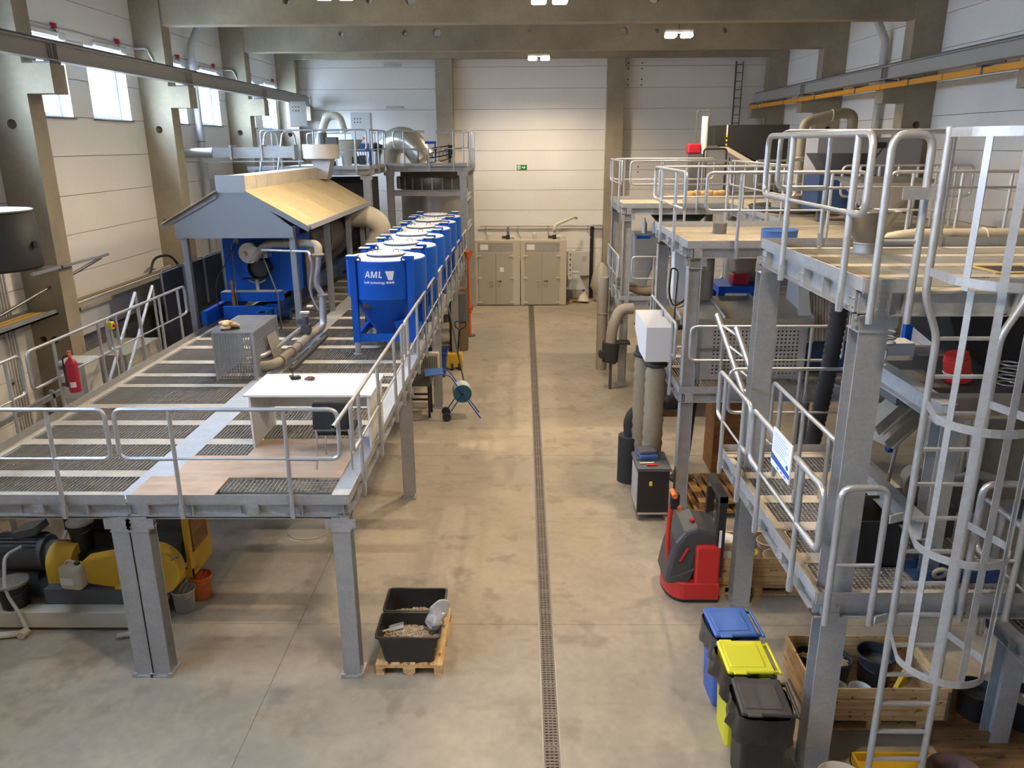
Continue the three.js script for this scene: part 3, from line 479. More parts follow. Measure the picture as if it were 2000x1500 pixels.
// hood over the rotary dryer
{
  const h = thing('gable_hood', 'grey sheet metal gabled hood with dusty roof on posts over the blue dryer', 'hood', [0, 0, 0]);
  const zf = -16.1, zb = -22.7, mx = -5.9;
  mesh('front_gable', prism([[-7.15, 4.27], [-4.72, 4.27], [-4.72, 4.48], [-5.62, 5.18], [-6.2, 5.18], [-7.15, 4.62]], 0.02, 'z', zf - 0.02), M.hood, h);
  const slope = (x0, y0, x1, y1, m, nm) => mesh(nm, prism([[x0, y0], [x1, y1], [x1, y1 + 0.03], [x0, y0 + 0.03]], zf - zb + 0.1, 'z', zb), m, h);
  slope(-5.6, 5.2, -4.38, 4.5, M.roofdust ??= S({ map: TX.dusty, color: lin(0.92, 0.82, 0.6), roughness: 0.9 }), 'roof_sheet'); slope(-7.38, 4.56, -6.2, 5.2, M.roofdust, 'roof_sheet');
  mesh('verge_trim', [prism([[-5.6, 5.08], [-4.4, 4.4], [-4.34, 4.5], [-5.56, 5.2]], 0.04, 'z', zf - 0.01)], M.hood, h);
  mesh('verge_trim', [prism([[-7.4, 4.46], [-6.2, 5.08], [-6.2, 5.2], [-7.42, 4.58]], 0.04, 'z', zf - 0.01)], M.hood, h);
  mesh('eave_trim', bb(-4.4, -4.34, 4.44, 4.54, zf, zb), M.hood, h);
  mesh('ridge_end', bb(-6.2, -5.6, 5.18, 5.52, zf - 0.01, zf + 0.02), M.grey, h);
  for (let i = 0; i < 9; i++) mesh('ridge_cap', [bb(-6.18, -5.62, 5.48, 5.5, zf - i * 0.73, zf - i * 0.73 - 0.71), bb(-5.64, -5.61, 5.18, 5.5, zf - i * 0.73, zf - i * 0.73 - 0.71), bb(-6.19, -6.16, 5.18, 5.5, zf - i * 0.73, zf - i * 0.73 - 0.71)], M.dust, h);
  const post = (x, z, s) => mesh('post', ibeam('y', LY, 4.5, x, z, s, s, 0.01, 0.008), M.hood, h);
  for (const [x, z] of [[-7.02, zf - 0.14], [-4.78, zf - 0.14], [-4.6, -18.4], [-4.6, -20.7], [-4.6, -22.5], [-7.05, -18.4], [-7.05, -20.7], [-7.05, -22.5]]) post(x, z, 0.12);
  rebase(h, [mx, LY, zf]);
  // dryer
  const d = thing('rotary_dryer', 'blue rotary dryer with burner head under the gabled hood', 'dryer', [0, 0, 0]);
  mesh('front_housing', [bb(-6.55, -4.98, 3.02, 4.4, -17.0, -17.5), bb(-5.06, -4.95, 3.02, 4.2, -17.0, -18.2)], M.blue, d);
  mesh('shelf_beam', bb(-6.62, -5.3, 2.83, 3.03, -16.75, -17.0), M.blue, d); mesh('shelf_dust', bb(-6.6, -5.32, 3.03, 3.04, -16.76, -17.0), M.dust, d);
  mesh('frame_beam', [bb(-6.5, -5.4, 2.5, 2.76, -16.5, -16.62), bb(-5.55, -5.44, 2.45, 2.76, -16.0, -18.5), bb(-6.78, -6.67, 2.45, 2.76, -16.0, -18.5), bb(-5.62, -5.4, 2.72, 2.76, -16.0, -18.5)], M.blue, d);
  mesh('side_frame', [bb(-5.2, -5.05, 2.7, 3.0, -17.2, -24), bb(-6.6, -6.45, 2.7, 3.0, -17.2, -24)], M.bluedk, d);
  mesh('drum', [cyz(0.8, 5.6, -5.85, 3.85, -20.6, { n: 32 })], S({ color: lin(0.13, 0.115, 0.095), roughness: 0.6, metalness: 0.3 }), d);
  for (const z of [-18.3, -20.2, -22.4]) mesh('drum_ring', cyz(0.95, 0.18, -5.85, 3.85, z, { n: 36 }), M.dgrey, d);
  mesh('guard_screen', gratingGeo(0.9, 1.1, 0.03, 0.06), M.dusty, d).position.set(0, 0, 0); d.children[d.children.length - 1].rotation.set(0, 0, Math.PI / 2); d.children[d.children.length - 1].position.set(-4.86, 3.4, -17.9);
  const b = mesh('burner_head', [cyz(0.22, 0.14, -5.9, 3.88, -16.8, { n: 20 }), cyz(0.13, 0.3, -5.75, 3.92, -16.75, { n: 14 }), cyz(0.06, 0.16, -5.98, 3.86, -16.68, { n: 10 }), bx(0.2, 0.24, 0.3, -5.6, 3.9, -16.85)], M.alu, d);
  mesh('burner_port', [cyz(0.23, 0.4, -5.72, 3.55, -16.9, { n: 24, open: true }), cyz(0.2, 0.02, -5.72, 3.55, -16.8, { n: 24 }), bx(0.5, 0.012, 0.22, -5.85, 3.33, -16.75)], M.black, d);
  mesh('saddle', [cy(0.035, 0.28, -5.82, 3.15, -16.85), tube([[-6.0, 3.28, -16.85], [-5.82, 3.2, -16.85], [-5.64, 3.28, -16.85]], 0.02, { f: 0.08 })], M.lgrey, d);
  mesh('gauge', [cyz(0.06, 0.08, -6.2, 4.12, -16.9), cy(0.012, 0.9, -6.3, 3.6, -16.85), cy(0.012, 0.5, -6.25, 2.9, -16.7)], M.steel, d);
  mesh('cable', tube([[-6.2, 4.1, -16.85], [-6.4, 3.7, -16.75], [-6.66, 3.3, -16.7], [-6.7, 2.9, -16.7], [-6.6, 2.6, -16.6]], 0.012, { f: 0.2 }), M.rubber, d);
  mesh('probe_rod', [rod([-5.6, 3.86, -16.7], [-5.28, 3.0, -16.5], 0.014), rod([-5.28, 3.0, -16.5], [-5.26, LY, -16.45], 0.022)], M.steel, d);
  mesh('chain_post', bb(-6.36, -6.3, 2.6, 3.3, -16.75, -16.7), M.brown, d);
  mesh('motor_block', [bb(-6.0, -5.6, LY, 2.7, -16.8, -17.4), bb(-6.45, -6.1, LY, 2.55, -16.6, -17.3), cyx(0.12, 0.5, -5.5, LY + 0.16, -17.2)], M.bluedk, d);
  mesh('discharge_duct', [tube([[-4.95, 4.2, -22.3], [-4.35, 4.15, -22.5], [-4.05, 3.85, -22.6], [-4.25, 3.3, -22.7], [-4.7, 2.9, -22.8]], 0.3, { f: 0.35, n: 18 })], M.cream, d);
  rebase(d, [-5.85, LY, -17]);
}
// ---------- blue silos ----------
{
  const cv = document.createElement('canvas'); cv.width = 512; cv.height = 256; const q = cv.getContext('2d');
  q.fillStyle = '#0a4fb4'; q.fillRect(0, 0, 512, 256); q.fillStyle = '#e9eef4'; q.save(); q.transform(1, 0, -0.14, 1, 30, 0); q.font = 'bold 132px sans-serif'; q.fillText('AML', 20, 140, 300); q.restore();
  q.beginPath(); q.moveTo(352, 42); q.lineTo(486, 42); q.lineTo(462, 174); q.lineTo(396, 174); q.closePath(); q.fill();
  q.font = 'bold 44px sans-serif'; q.fillText('bulk technology', 14, 226, 330); for (let i = 0; i < 3; i++) q.fillRect(364 + i * 42, 196, 34, 28);
  const t = new THREE.CanvasTexture(cv); t.colorSpace = THREE.SRGBColorSpace;
  const logo = S({ map: t, roughness: 0.4 });
  const R = 0.76, s = thing('bulk_silo', 'nearest blue round bulk container with white lettering on its side', 'silo', [-2.63, LY, -14.95], 0, 'row of blue bulk containers');
  mesh('shell', place(lathe([[0.2, 0.3], [0.24, 0.3], [R, 1.07], [R, 1.07], [R, 1.76], [R - 0.02, 1.78], [0, 1.8]], 44), 0, 0, 0), M.blue, s);
  mesh('top_sheet', lathe([[R - 0.03, 1.781], [0.4, 1.80], [0, 1.81]], 40), M.white, s);
  const lid = mesh('lid', lathe([[0, 1.86], [0.35, 1.86], [0.36, 1.85], [0.36, 1.82], [0, 1.815]], 32), M.white, s);
  mesh('lid_seal', tor(0.365, 0.013, 0, 1.82, 0, Math.PI / 2, 0, 0, 32), M.bluedk, lid);
  for (const a of [-1, 1]) mesh('lid_handle', tube([[a * 0.2 - 0.05, 1.86, 0.05], [a * 0.2 - 0.05, 1.92, 0.05], [a * 0.2 + 0.05, 1.92, 0.05], [a * 0.2 + 0.05, 1.86, 0.05]], 0.008, { f: 0.02, n: 6 }), M.steel, lid);
  mesh('outlet', [cy(0.2, 0.14, 0, 0.24, 0, { n: 20 }), cy(0.27, 0.03, 0, 0.3, 0, { n: 20 })], M.bluedk, s);
  for (const [a, b] of [[-1, 1], [1, 1], [-1, -1], [1, -1]]) {
    const g = [bb(a * 0.53 - 0.06, a * 0.53 + 0.06, 0.24, 1.84, b * 0.58 - 0.06, b * 0.58 + 0.06)];
    const po = mesh('frame_post', g, M.blue, s); mesh('stack_cup', bx(0.2, 0.012, 0.2, a * 0.53, 1.87, b * 0.58), M.lgrey, po);
    mesh('cup_side', [bx(0.2, 0.06, 0.012, a * 0.53, 1.845, b * 0.68), bx(0.012, 0.06, 0.2, a * 0.53 - a * 0.1, 1.845, b * 0.58)], M.blue, po);
    mesh('lifting_eye', place(new THREE.TorusGeometry(0.04, 0.017, 6, 14), a * 0.53 - a * 0.11, 1.8, b * 0.6), M.blue, po);
    mesh('stub_leg', [cy(0.055, 0.26, a * 0.53, 0.13, b * 0.58, { n: 14 }), cy(0.09, 0.015, a * 0.53, 0.008, b * 0.58, { n: 14 })], M.galv, s);
  }
  mesh('base_frame', [bb(-0.53, 0.53, 0.25, 0.39, 0.54, 0.62), bb(-0.53, 0.53, 0.25, 0.39, -0.62, -0.54), bb(-0.57, -0.49, 0.25, 0.39, -0.55, 0.55), bb(0.49, 0.57, 0.25, 0.39, -0.55, 0.55)], M.blue, s);
  mesh('side_hatch', bx(0.16, 0.1, 0.05, -0.3, 0.93, 0.6, -0.25), M.black, s); mesh('side_spout', [bx(0.22, 0.25, 0.22, 0.3, 0.5, 0.33, 0, 0, 0.3)], M.blue, s);
  const near = ['second blue bulk container from the desk in the row', 'third blue bulk container from the desk in the row', 'fourth blue bulk container from the desk in the row', 'fifth blue bulk container from the desk in the row', 'last blue bulk container before the rear tower'];
  near.forEach((l, i) => { const c = copy(s, [-2.6, LY, -16.65 - i * 1.7], i % 2 ? Math.PI : 0, l); });
  mesh('logo', place(new THREE.CylinderGeometry(R + 0.004, R + 0.004, 0.32, 16, 1, true, -0.44, 0.82), 0, 1.5, 0), logo, s, true);
}
// ---------- rear tower on the window side ----------
{
  const TY = 5.4, p = thing('tower_platform', 'tall galvanised machine tower platform in the rear left corner', 'platform', [0, 0, 0]);
  for (const [x, z] of [[-4.62, -23.75], [-8.0, -23.75], [-4.4, -26.5], [-1.98, -26.5], [-1.98, -30], [-4.4, -30], [-8.0, -30]]) steelColumn(p, x, z, TY - 0.15, { b: 0.22, h: 0.22 });
  edgeBeam(p, 'x', -8.1, -4.5, -23.6, TY, 1); edgeBeam(p, 'z', -23.6, -26.4, -4.5, TY, 1); edgeBeam(p, 'x', -4.5, -1.85, -26.4, TY, 1); edgeBeam(p, 'z', -26.4, -30.2, -1.85, TY, 1);
  mesh('deck_plate', bb(-8.1, -4.5, TY - 0.02, TY, -23.6, -30.2), M.dust, p); mesh('deck_plate', bb(-4.5, -1.85, TY - 0.02, TY, -26.4, -30.2), M.dust, p);
  mesh('cross_beam', ibeam('x', -4.3, -2.08, 4.55, -26.45, 0.18, 0.12), M.galv, p); mesh('cross_beam', ibeam('z', -26.6, -29.9, -1.98, 4.3, 0.18, 0.12), M.galv, p); mesh('cross_beam', ibeam('z', -26.6, -29.9, -1.98, 3.3, 0.18, 0.12), M.galv, p); mesh('cross_beam', ibeam('x', -4.3, -2.08, 2.4, -26.45, 0.18, 0.12), M.galv, p);
  rebase(p, [-4.4, 0, -26.5]);
  railing('guard rail on the rear tower above the gabled hood', [-7.6, -23.55], [-4.55, -23.55], TY, { n: 3 });
  railing('short guard rail running back at the step of the rear tower', [-4.45, -23.6], [-4.45, -26.2], TY, { n: 3 });
  railing('front guard rail of the rear tower with white notice', [-4.2, -26.35], [-1.95, -26.35], TY, { n: 3 });
  railing('aisle-side guard rail of the rear tower', [-1.8, -26.5], [-1.8, -30.1], TY, { n: 4 });
  railing('rear guard rail of the rear tower at the back wall', [-8, -30.1], [-1.9, -30.1], TY, { n: 6 });
  const t = thing('stainless_tank', 'large shiny stainless tank with ribbed collar inside the rear tower', 'tank', [-3.18, 0, -28.2]);
  mesh('shell', lathe([[0, 0.3], [1.12, 0.3], [1.12, 4.5], [1.12, 5.25], [0, 5.3]], 40), M.inox, t);
  mesh('collar', lathe([[1.12, 4.62], [1.24, 4.62], [1.24, 5.02], [1.12, 5.02]], 40), M.steel, t);
  for (let i = 0; i < 14; i++) { const a = -0.2 + i * 0.28; mesh('rib', bx(0.03, 0.4, 0.05, Math.cos(a) * 1.25, 4.82, Math.sin(a) * 1.25, 0, -a), M.galv, t); }
  mesh('base_ring', cy(1.0, 0.3, 0, 0.15, 0, { n: 32 }), M.dgrey, t);
  for (let i = 0; i < 4; i++) mesh('seam', tor(1.122, 0.008, 0, 1.2 + i * 0.8, 0, Math.PI / 2, 0, 0, 40), M.steel, t);
  const e = thing('silver_elbow_duct', 'big shiny silver segmented elbow duct on the rear tower', 'duct', [-4.05, TY, -27.1]);
  mesh('elbow', tube([[-0.55, 0, -0.2], [-0.5, 0.55, -0.2], [-0.1, 0.88, 0], [0.35, 0.75, 0.1], [0.75, 0.2, 0.2]], 0.42, { f: 0.4, n: 24, k: 3 }), S({ color: lin(0.66, 0.62, 0.54), metalness: 0.9, roughness: 0.28 }), e, true);
  mesh('flange', [place(new THREE.TorusGeometry(0.44, 0.03, 6, 30), 0.72, 0.25, 0.19, 0, 1.3, 0).rotateZ(0)], M.steel, e);
  const v = thing('valve_manifold', 'tangle of valves, gauges and pipes on the rear tower', 'valves', [-2.75, TY, -27.2]);
  mesh('stand', [bx(0.5, 0.05, 0.4, 0, 0.025, 0), bx(0.04, 0.7, 0.04, -0.2, 0.35, 0), bx(0.04, 0.7, 0.04, 0.25, 0.35, 0), bx(0.5, 0.04, 0.06, 0, 0.55, 0)], M.dgrey, v);
  for (let i = 0; i < 7; i++) { const x = -0.3 + i * 0.12, y = rr(0.2, 0.75); mesh('valve', [cyz(rr(0.04, 0.07), 0.14, x, y, 0.1, { n: 10 }), cy(0.02, rr(0.2, 0.4), x, y - 0.1, 0.05, { n: 8 })], [M.steel, M.black, M.beige, M.galv][i % 4], v); }
  for (let i = 0; i < 4; i++) mesh('pipe', tube([[-0.4, 0.1 + i * 0.15, 0.05], [0, 0.15 + i * 0.15, 0.12], [0.45, 0.3 + i * 0.12, 0]], 0.018, { f: 0.1, n: 6 }), i % 2 ? M.black : M.steel, v, true);
  mesh('actuator', bx(0.14, 0.3, 0.12, 0.35, 0.5, 0.12), M.black, v);
  const n = thing('white_notice', 'white notice with blue stripe hanging on the rear tower rail', 'sign', [-3.0, TY + 0.72, -26.3]);
  mesh('board', bx(0.36, 0.42, 0.01, 0, 0.2, 0), M.paper, n); mesh('stripe', bx(0.36, 0.08, 0.012, 0, 0.02, 0.001), M.blue, n);
  const du = thing('dust_heap', 'small heap of beige dust on the rear tower edge', 'heap', [-2.8, TY, -26.62]); mesh('heap', lathe([[0, 0.16], [0.1, 0.12], [0.28, 0.02], [0.32, 0]], 16), M.gravel2, du);
  const db = thing('outlet_housing', 'black machine housing under the left part of the rear tower', 'housing', [-5.6, LY, -24.9]); mesh('housing', [bx(1.9, 2.2, 1.6, 0, 1.75, 0)], M.black, db); mesh('stand', [bx(1.6, 0.65, 1.4, 0, 0.33, 0)], M.dgrey, db); mesh('flange', [cyz(0.5, 0.1, 0.5, 1.9, 0.84, { n: 24 })], M.steel, db);
  // control cabinets
  const cab = (label, x, z, w, h, y, ry) => { const c = thing('control_cabinet', label, 'cabinet', [x, y, z], ry); mesh('body', rb(w, h, 0.3, 0.01, 0, h / 2, 0), M.white, c); mesh('door', rb(w - 0.04, h - 0.05, 0.02, 0.005, 0, h / 2, 0.155), M.white, c); for (let i = 0; i < 6; i++) mesh('button', cyz(0.022, 0.02, -w / 2 + 0.15 + (i % 3) * 0.1, h - 0.2 - Math.floor(i / 3) * 0.12, 0.17, { n: 10 }), i === 4 ? M.red : M.dgrey, c); return c; };
  const c1 = cab('tall white control cabinet with lamps above a blue frame on the rear tower', -5.65, -28.6, 0.7, 1.1, TY + 0.65, 0); mesh('main_switch', cyz(0.05, 0.03, 0.1, 0.25, 0.17), M.orange, c1); mesh('stand', [bx(0.06, 0.65, 0.06, -0.3, -0.33, 0), bx(0.06, 0.65, 0.06, 0.3, -0.33, 0)], M.blue, c1);
  for (let i = 0; i < 6; i++) mesh('cable', tube([[-0.25 + i * 0.09, 0, 0], [-0.22 + i * 0.09, -0.3, 0.05], [-0.1 + i * 0.05, -0.6, 0]], 0.012, { n: 6 }), M.black, c1, true);
  cab('white control cabinet turned towards the tower seen beyond the hood', -7.95, -28.8, 0.62, 0.85, TY + 1.3, 0.5);
  const fr = thing('blue_machine_bed', 'dark blue machine bed standing on the rear tower', 'machine', [-5.75, TY, -27.3]); mesh('bed', [bx(1.7, 0.25, 1.2, 0, 0.6, 0), bx(0.1, 0.5, 0.1, -0.7, 0.25, 0.5), bx(0.1, 0.5, 0.1, 0.7, 0.25, 0.5)], M.bluedk, fr); mesh('top', bx(1.74, 0.03, 1.24, 0, 0.74, 0), M.grey, fr); mesh('pump', [cyx(0.12, 0.4, 0.1, 0.2, 0.4), bx(0.2, 0.3, 0.2, 0.4, 0.2, 0.4)], M.black, fr);
  // cream suction elbow with funnel
  const cr = thing('cream_suction_pipe', 'cream bent suction pipe rising over the steel funnel on the tower', 'pipe', [-6.15, TY, -25.2]);
  mesh('bent_pipe', tube([[-0.25, 0.35, 0], [-0.2, 0.75, 0], [0.12, 1.55, 0], [0.5, 1.55, 0], [0.62, 1.05, 0]], 0.12, { f: 0.22, n: 14 }), M.cream, cr, true); mesh('collar', [tor(0.13, 0.02, 0.12, 1.5, 0, 0.5), cy(0.14, 0.12, -0.25, 0.4, 0)], M.beige, cr);
  const fu = thing('steel_funnel', 'shiny conical steel funnel below the cream pipe', 'funnel', [-5.5, TY, -25.2]); mesh('cone', lathe([[0.14, 0], [0.16, 0.3], [0.5, 0.8], [0.52, 0.84], [0.49, 0.8], [0.13, 0.3]], 24), M.inox, fu); mesh('stand', [bx(0.6, 0.04, 0.5, 0, 0.02, 0), bx(0.04, 0.5, 0.04, -0.28, 0.25, 0.2), bx(0.04, 0.5, 0.04, 0.28, 0.25, 0.2)], M.galv, fu);
  mesh('motor', [cyx(0.12, 0.3, -0.6, 0.25, 0.1), bx(0.2, 0.2, 0.2, -0.45, 0.1, 0.1)], M.black, fu);
  // feed conveyor to the drum hopper
  const cv = thing('feed_conveyor', 'long grey box conveyor ending in a round pale drum above the hood', 'conveyor', [0, 0, 0]);
  mesh('trough', [bb(-8.4, -7.9, 5.78, 6.03, -21.85, -22.2), bb(-7.86, -7.1, 5.76, 6.04, -21.85, -22.2)], M.galv, cv); mesh('trough', bb(-7.06, -6.2, 5.76, 6.06, -21.85, -22.2), M.galv, cv); mesh('inlet_pipe', cyx(0.13, 0.8, -8.85, 5.9, -22.03), M.galv, cv);
  for (const x of [-7.9, -7.07, -6.2]) mesh('flange', bb(x - 0.03, x + 0.03, 5.72, 6.1, -21.8, -22.25), M.grey, cv);
  mesh('drum', lathe([[0, 0], [0.48, 0], [0.49, 0.01], [0.49, 0.36], [0.47, 0.38], [0, 0.38]], 36).translate(-5.52, 5.73, -22.1), S({ color: lin(0.62, 0.59, 0.52), roughness: 0.6 }), cv); mesh('chute', [prism([[-5.75, 5.73], [-5.2, 5.73], [-5.35, 5.2], [-5.6, 5.2]], 0.5, 'z', -22.35)], M.galv, cv); mesh('support_bar', bb(-9.1, -5.9, 5.66, 5.69, -21.7, -21.74), M.galv, cv);
  mesh('drive', [cy(0.12, 0.3, -5.45, 6.26, -22.1), bx(0.3, 0.18, 0.25, -5.2, 6.2, -22.1)], M.dgrey, cv);
  rebase(cv, [-6.2, 5.73, -22]);
  const sl = thing('steep_stair', 'pair of steep grey tubular handrails behind the hood ridge', 'stair', [0, 0, 0]);
  for (const s of [0, 0.5]) mesh('stringer', tube([[-7.75 + s, LY, -22.85], [-7.6 + s, 4.9, -22.9], [-7.35 + s, 6.45, -23.2], [-7.05 + s, 6.45, -23.25], [-6.95 + s, 5.4, -23.3]], 0.03, { f: 0.12 }), M.rail, sl, true);
  for (let i = 0; i < 5; i++) mesh('rung', rod([-7.55 + i * 0.05, 4.95 + i * 0.28, -22.95 - i * 0.05], [-7.05 + i * 0.05, 4.95 + i * 0.28, -22.95 - i * 0.05], 0.015), M.rail, sl, true);
  rebase(sl, [-7.3, LY, -23]);
}
// ---------- below and beside the left platform ----------
function bucket(label, at, r, h, mat, o = {}) {
  const b = thing('bucket', label, o.cat ?? 'bucket', at, o.ry ?? 0, o.group);
  mesh('body', lathe([[0, 0], [r * 0.82, 0], [r * 0.84, 0.01], [r, h], [r + 0.012, h], [r + 0.012, h - 0.025], [r, h - 0.03], [r - 0.008, h - 0.03], ...(o.lid ? [] : [[r * 0.82, 0.02], [0, 0.02]])].slice(0, o.lid ? 6 : 99), 26), mat, b);
  if (o.lid) mesh('lid', lathe([[0, h + 0.004], [r - 0.03, h + 0.004], [r - 0.02, h + 0.014], [r + 0.014, h + 0.014], [r + 0.014, h - 0.02]], 26), o.lid, b);
  if (o.handle !== false) mesh('handle', tube(Array.from({ length: 9 }, (_, i) => { const a = Math.PI * i / 8; return [Math.cos(a) * (r + 0.012), h - 0.06 - Math.sin(a) * r * 0.5, Math.sin(a) * (r * 0.55) + 0.35 * r * Math.sin(a)]; }), 0.005, { raw: true, n: 5 }), M.steel, b, true);
  if (o.fill) { const f = mesh('contents', lathe([[0, h * 0.72 + (o.heap ?? 0.04)], [r * 0.5, h * 0.72 + (o.heap ?? 0.04) * 0.5], [r * 0.9, h * 0.7]], 20), o.fill, b); if (o.sticks) { const g = []; for (let i = 0; i < o.sticks; i++) { const a = rr(0, 7), q = Math.sqrt(rnd()) * r * 0.72, L = rr(0.03, 0.07) * (r / 0.15), t = rr(0, 3.1); g.push(bx(L, 0.006, 0.008, Math.cos(a) * q, h * 0.72 + rr(0.005, 0.03) + (o.heap ?? 0.04) * (1 - q / r), Math.sin(a) * q, 0, t, rr(-0.4, 0.4))); } const m = mesh('chips', g, o.chip ?? M.straw, b); m.userData.kind = 'stuff'; } }
  return b;
}
{
  // mill with motors
  const m = thing('mill', 'black and yellow grinding mill with motors on a beige base under the platform', 'mill', [0, 0, 0]);
  mesh('base_frame', [bb(-7.6, -4.95, 0.06, 0.28, -8.75, -8.95), bb(-7.6, -4.95, 0.06, 0.28, -10.4, -10.6), bb(-7.6, -7.4, 0.06, 0.28, -8.8, -10.5), bb(-5.15, -4.95, 0.06, 0.28, -8.8, -10.5), bb(-7.5, -5.0, 0.2, 0.22, -8.9, -10.5)], M.beige, m);
  mesh('foot', [bx(0.5, 0.03, 0.1, -6.7, 0.04, -8.62, 0, 0.2), cyz(0.05, 0.12, -6.5, 0.06, -8.62)], M.beige, m); mesh('foot', bx(0.35, 0.03, 0.08, -5.1, 0.04, -8.65, 0, 0.3), M.beige, m);
  mesh('skid', [bb(-6.35, -5.0, 0.28, 0.5, -8.95, -9.15), bb(-7.4, -6.3, 0.28, 0.46, -9.15, -9.75), bb(-6.3, -5.0, 0.28, 0.42, -9.2, -10.1)], M.dgrey, m);
  const mt = mesh('main_motor', [cyx(0.24, 0.7, -6.85, 0.78, -9.45, { n: 24 }), cyx(0.17, 0.25, -6.4, 0.78, -9.45, { n: 20 }), bx(0.5, 0.1, 0.4, -6.85, 0.5, -9.45)], M.dgrey, m);
  for (let i = 0; i < 14; i++) { const a = 0.1 + i * 0.22; mesh('fin', bx(0.6, 0.05, 0.008, -6.87, 0.78 + Math.sin(a) * 0.25, -9.45 + Math.cos(a) * 0.25, -a + Math.PI / 2), M.dgrey, mt); }
  mesh('terminal_box', bx(0.34, 0.1, 0.3, -6.75, 1.1, -9.5, 0, 0, 0.25), M.dgrey, mt);
  mesh('coupling_guard', [cyx(0.25, 0.34, -6.2, 0.72, -9.35, { n: 20 }), bb(-6.37, -6.03, 0.4, 0.72, -9.1, -9.6)], M.yellow, m);
  mesh('gearbox', [bb(-6.25, -5.2, 0.42, 0.82, -9.3, -10.1), bb(-6.5, -5.3, 0.9, 1.2, -9.85, -10.3)], M.black, m);
  const pan = mesh('belt_guard', place(new THREE.ExtrudeGeometry((() => { const s = new THREE.Shape(); s.absarc(0, 0, 0.17, Math.PI * 0.5, Math.PI * 1.5, false); s.lineTo(0.75, -0.3); s.absarc(0.8, 0.0, 0.34, -Math.PI / 2, Math.PI * 0.5, false); s.closePath(); return s; })(), { depth: 0.16, bevelEnabled: true, bevelSize: 0.02, bevelThickness: 0.02, bevelSegments: 2, curveSegments: 14 }), -5.7, 0.72, -9.2), M.yellow, m);
  mesh('guard_leg', bx(0.1, 0.3, 0.08, -5.35, 0.4, -9.0), M.yellow, m); mesh('guard_clip', bx(0.12, 0.02, 0.02, -4.55, 0.95, -8.98, 0, 0, 0.4), M.steel, m);
  mesh('housing_panel', bb(-5.85, -5.35, 0.5, 1.85, -10.1, -10.18), M.yellow, m); mesh('feed_box', [bb(-5.3, -4.72, 1.0, 1.7, -9.75, -10.3), bb(-5.3, -4.68, 0.86, 1.0, -9.6, -10.3), cyx(0.25, 0.3, -4.9, 0.7, -9.8, { n: 16 })], M.dgrey, m);
  mesh('side_door', [bb(-4.66, -4.6, 0.35, 1.75, -9.5, -10.2)], M.yellow, m); mesh('side_panel', bb(-5.0, -4.6, 0.35, 0.48, -9.5, -9.56), M.yellow, m);
  mesh('door_panel', bb(-4.595, -4.585, 0.7, 1.6, -9.6, -10.1), M.brown, m);
  mesh('cable', tube([[-6.7, 1.0, -9.2], [-6.85, 0.95, -9.05], [-6.72, 0.6, -8.75], [-6.55, 0.3, -8.7], [-6.5, 0.05, -8.7]], 0.022, { f: 0.15 }), M.lgrey, m, true);
  rebase(m, [-5.9, 0, -9.6]);
  bucket('black lidded bucket with white label on top of the mill', [-6.05, 0.82, -9.5], 0.16, 0.4, M.black, { lid: M.dusty });
  bucket('black lidded bucket on the beige base beside the motor', [-6.75, 0.22, -8.95], 0.19, 0.4, M.black, { lid: M.dusty });
  const j = thing('jerrycan', 'off-white plastic jerrycan in front of the yellow belt guard', 'can', [-5.95, 0.5, -9.03], -0.15);
  mesh('can_body', rb(0.32, 0.34, 0.24, 0.06, 0, 0.17, 0), M.cream, j); mesh('cap', cy(0.035, 0.03, 0.07, 0.355, 0), M.black, j); mesh('grip', tube([[-0.1, 0.33, 0], [-0.08, 0.38, 0], [0.0, 0.38, 0], [0.02, 0.33, 0]], 0.018), M.cream, j); mesh('sticker', bx(0.18, 0.1, 0.004, -0.03, 0.14, 0.12), M.paper, j);
  bucket('orange open bucket standing under the platform', [-4.55, 0, -9.6], 0.15, 0.34, M.orange);
  bucket('grey open bucket in front of the orange one', [-4.66, 0, -9.28], 0.15, 0.32, S({ color: lin(0.3, 0.28, 0.25), roughness: 0.7 }));
}
function pallet(label, at, ry, mat = M.wood, o = {}) {
  const p = thing('euro_pallet', label, 'pallet', at, ry), W = 0.8, L = 1.2;
  [[-0.33, 0.145], [-0.165, 0.1], [0, 0.145], [0.165, 0.1], [0.33, 0.145]].forEach(([x, w]) => mesh('deck_board', bx(w, 0.022, L, x, 0.133, 0), o.v ?? M.woodV, p));
  for (const z of [-0.528, 0, 0.528]) mesh('stringer_board', bx(W, 0.022, 0.145, 0, 0.111, z), mat, p);
  for (const x of [-0.35, 0, 0.35]) { mesh('bottom_board', bx(0.1, 0.022, L, x, 0.011, 0), o.v ?? M.woodV, p); for (const z of [-0.528, 0, 0.528]) mesh('block', bx(x ? 0.1 : 0.145, 0.078, 0.145, x, 0.061, z), mat, p); }
  return p;
}
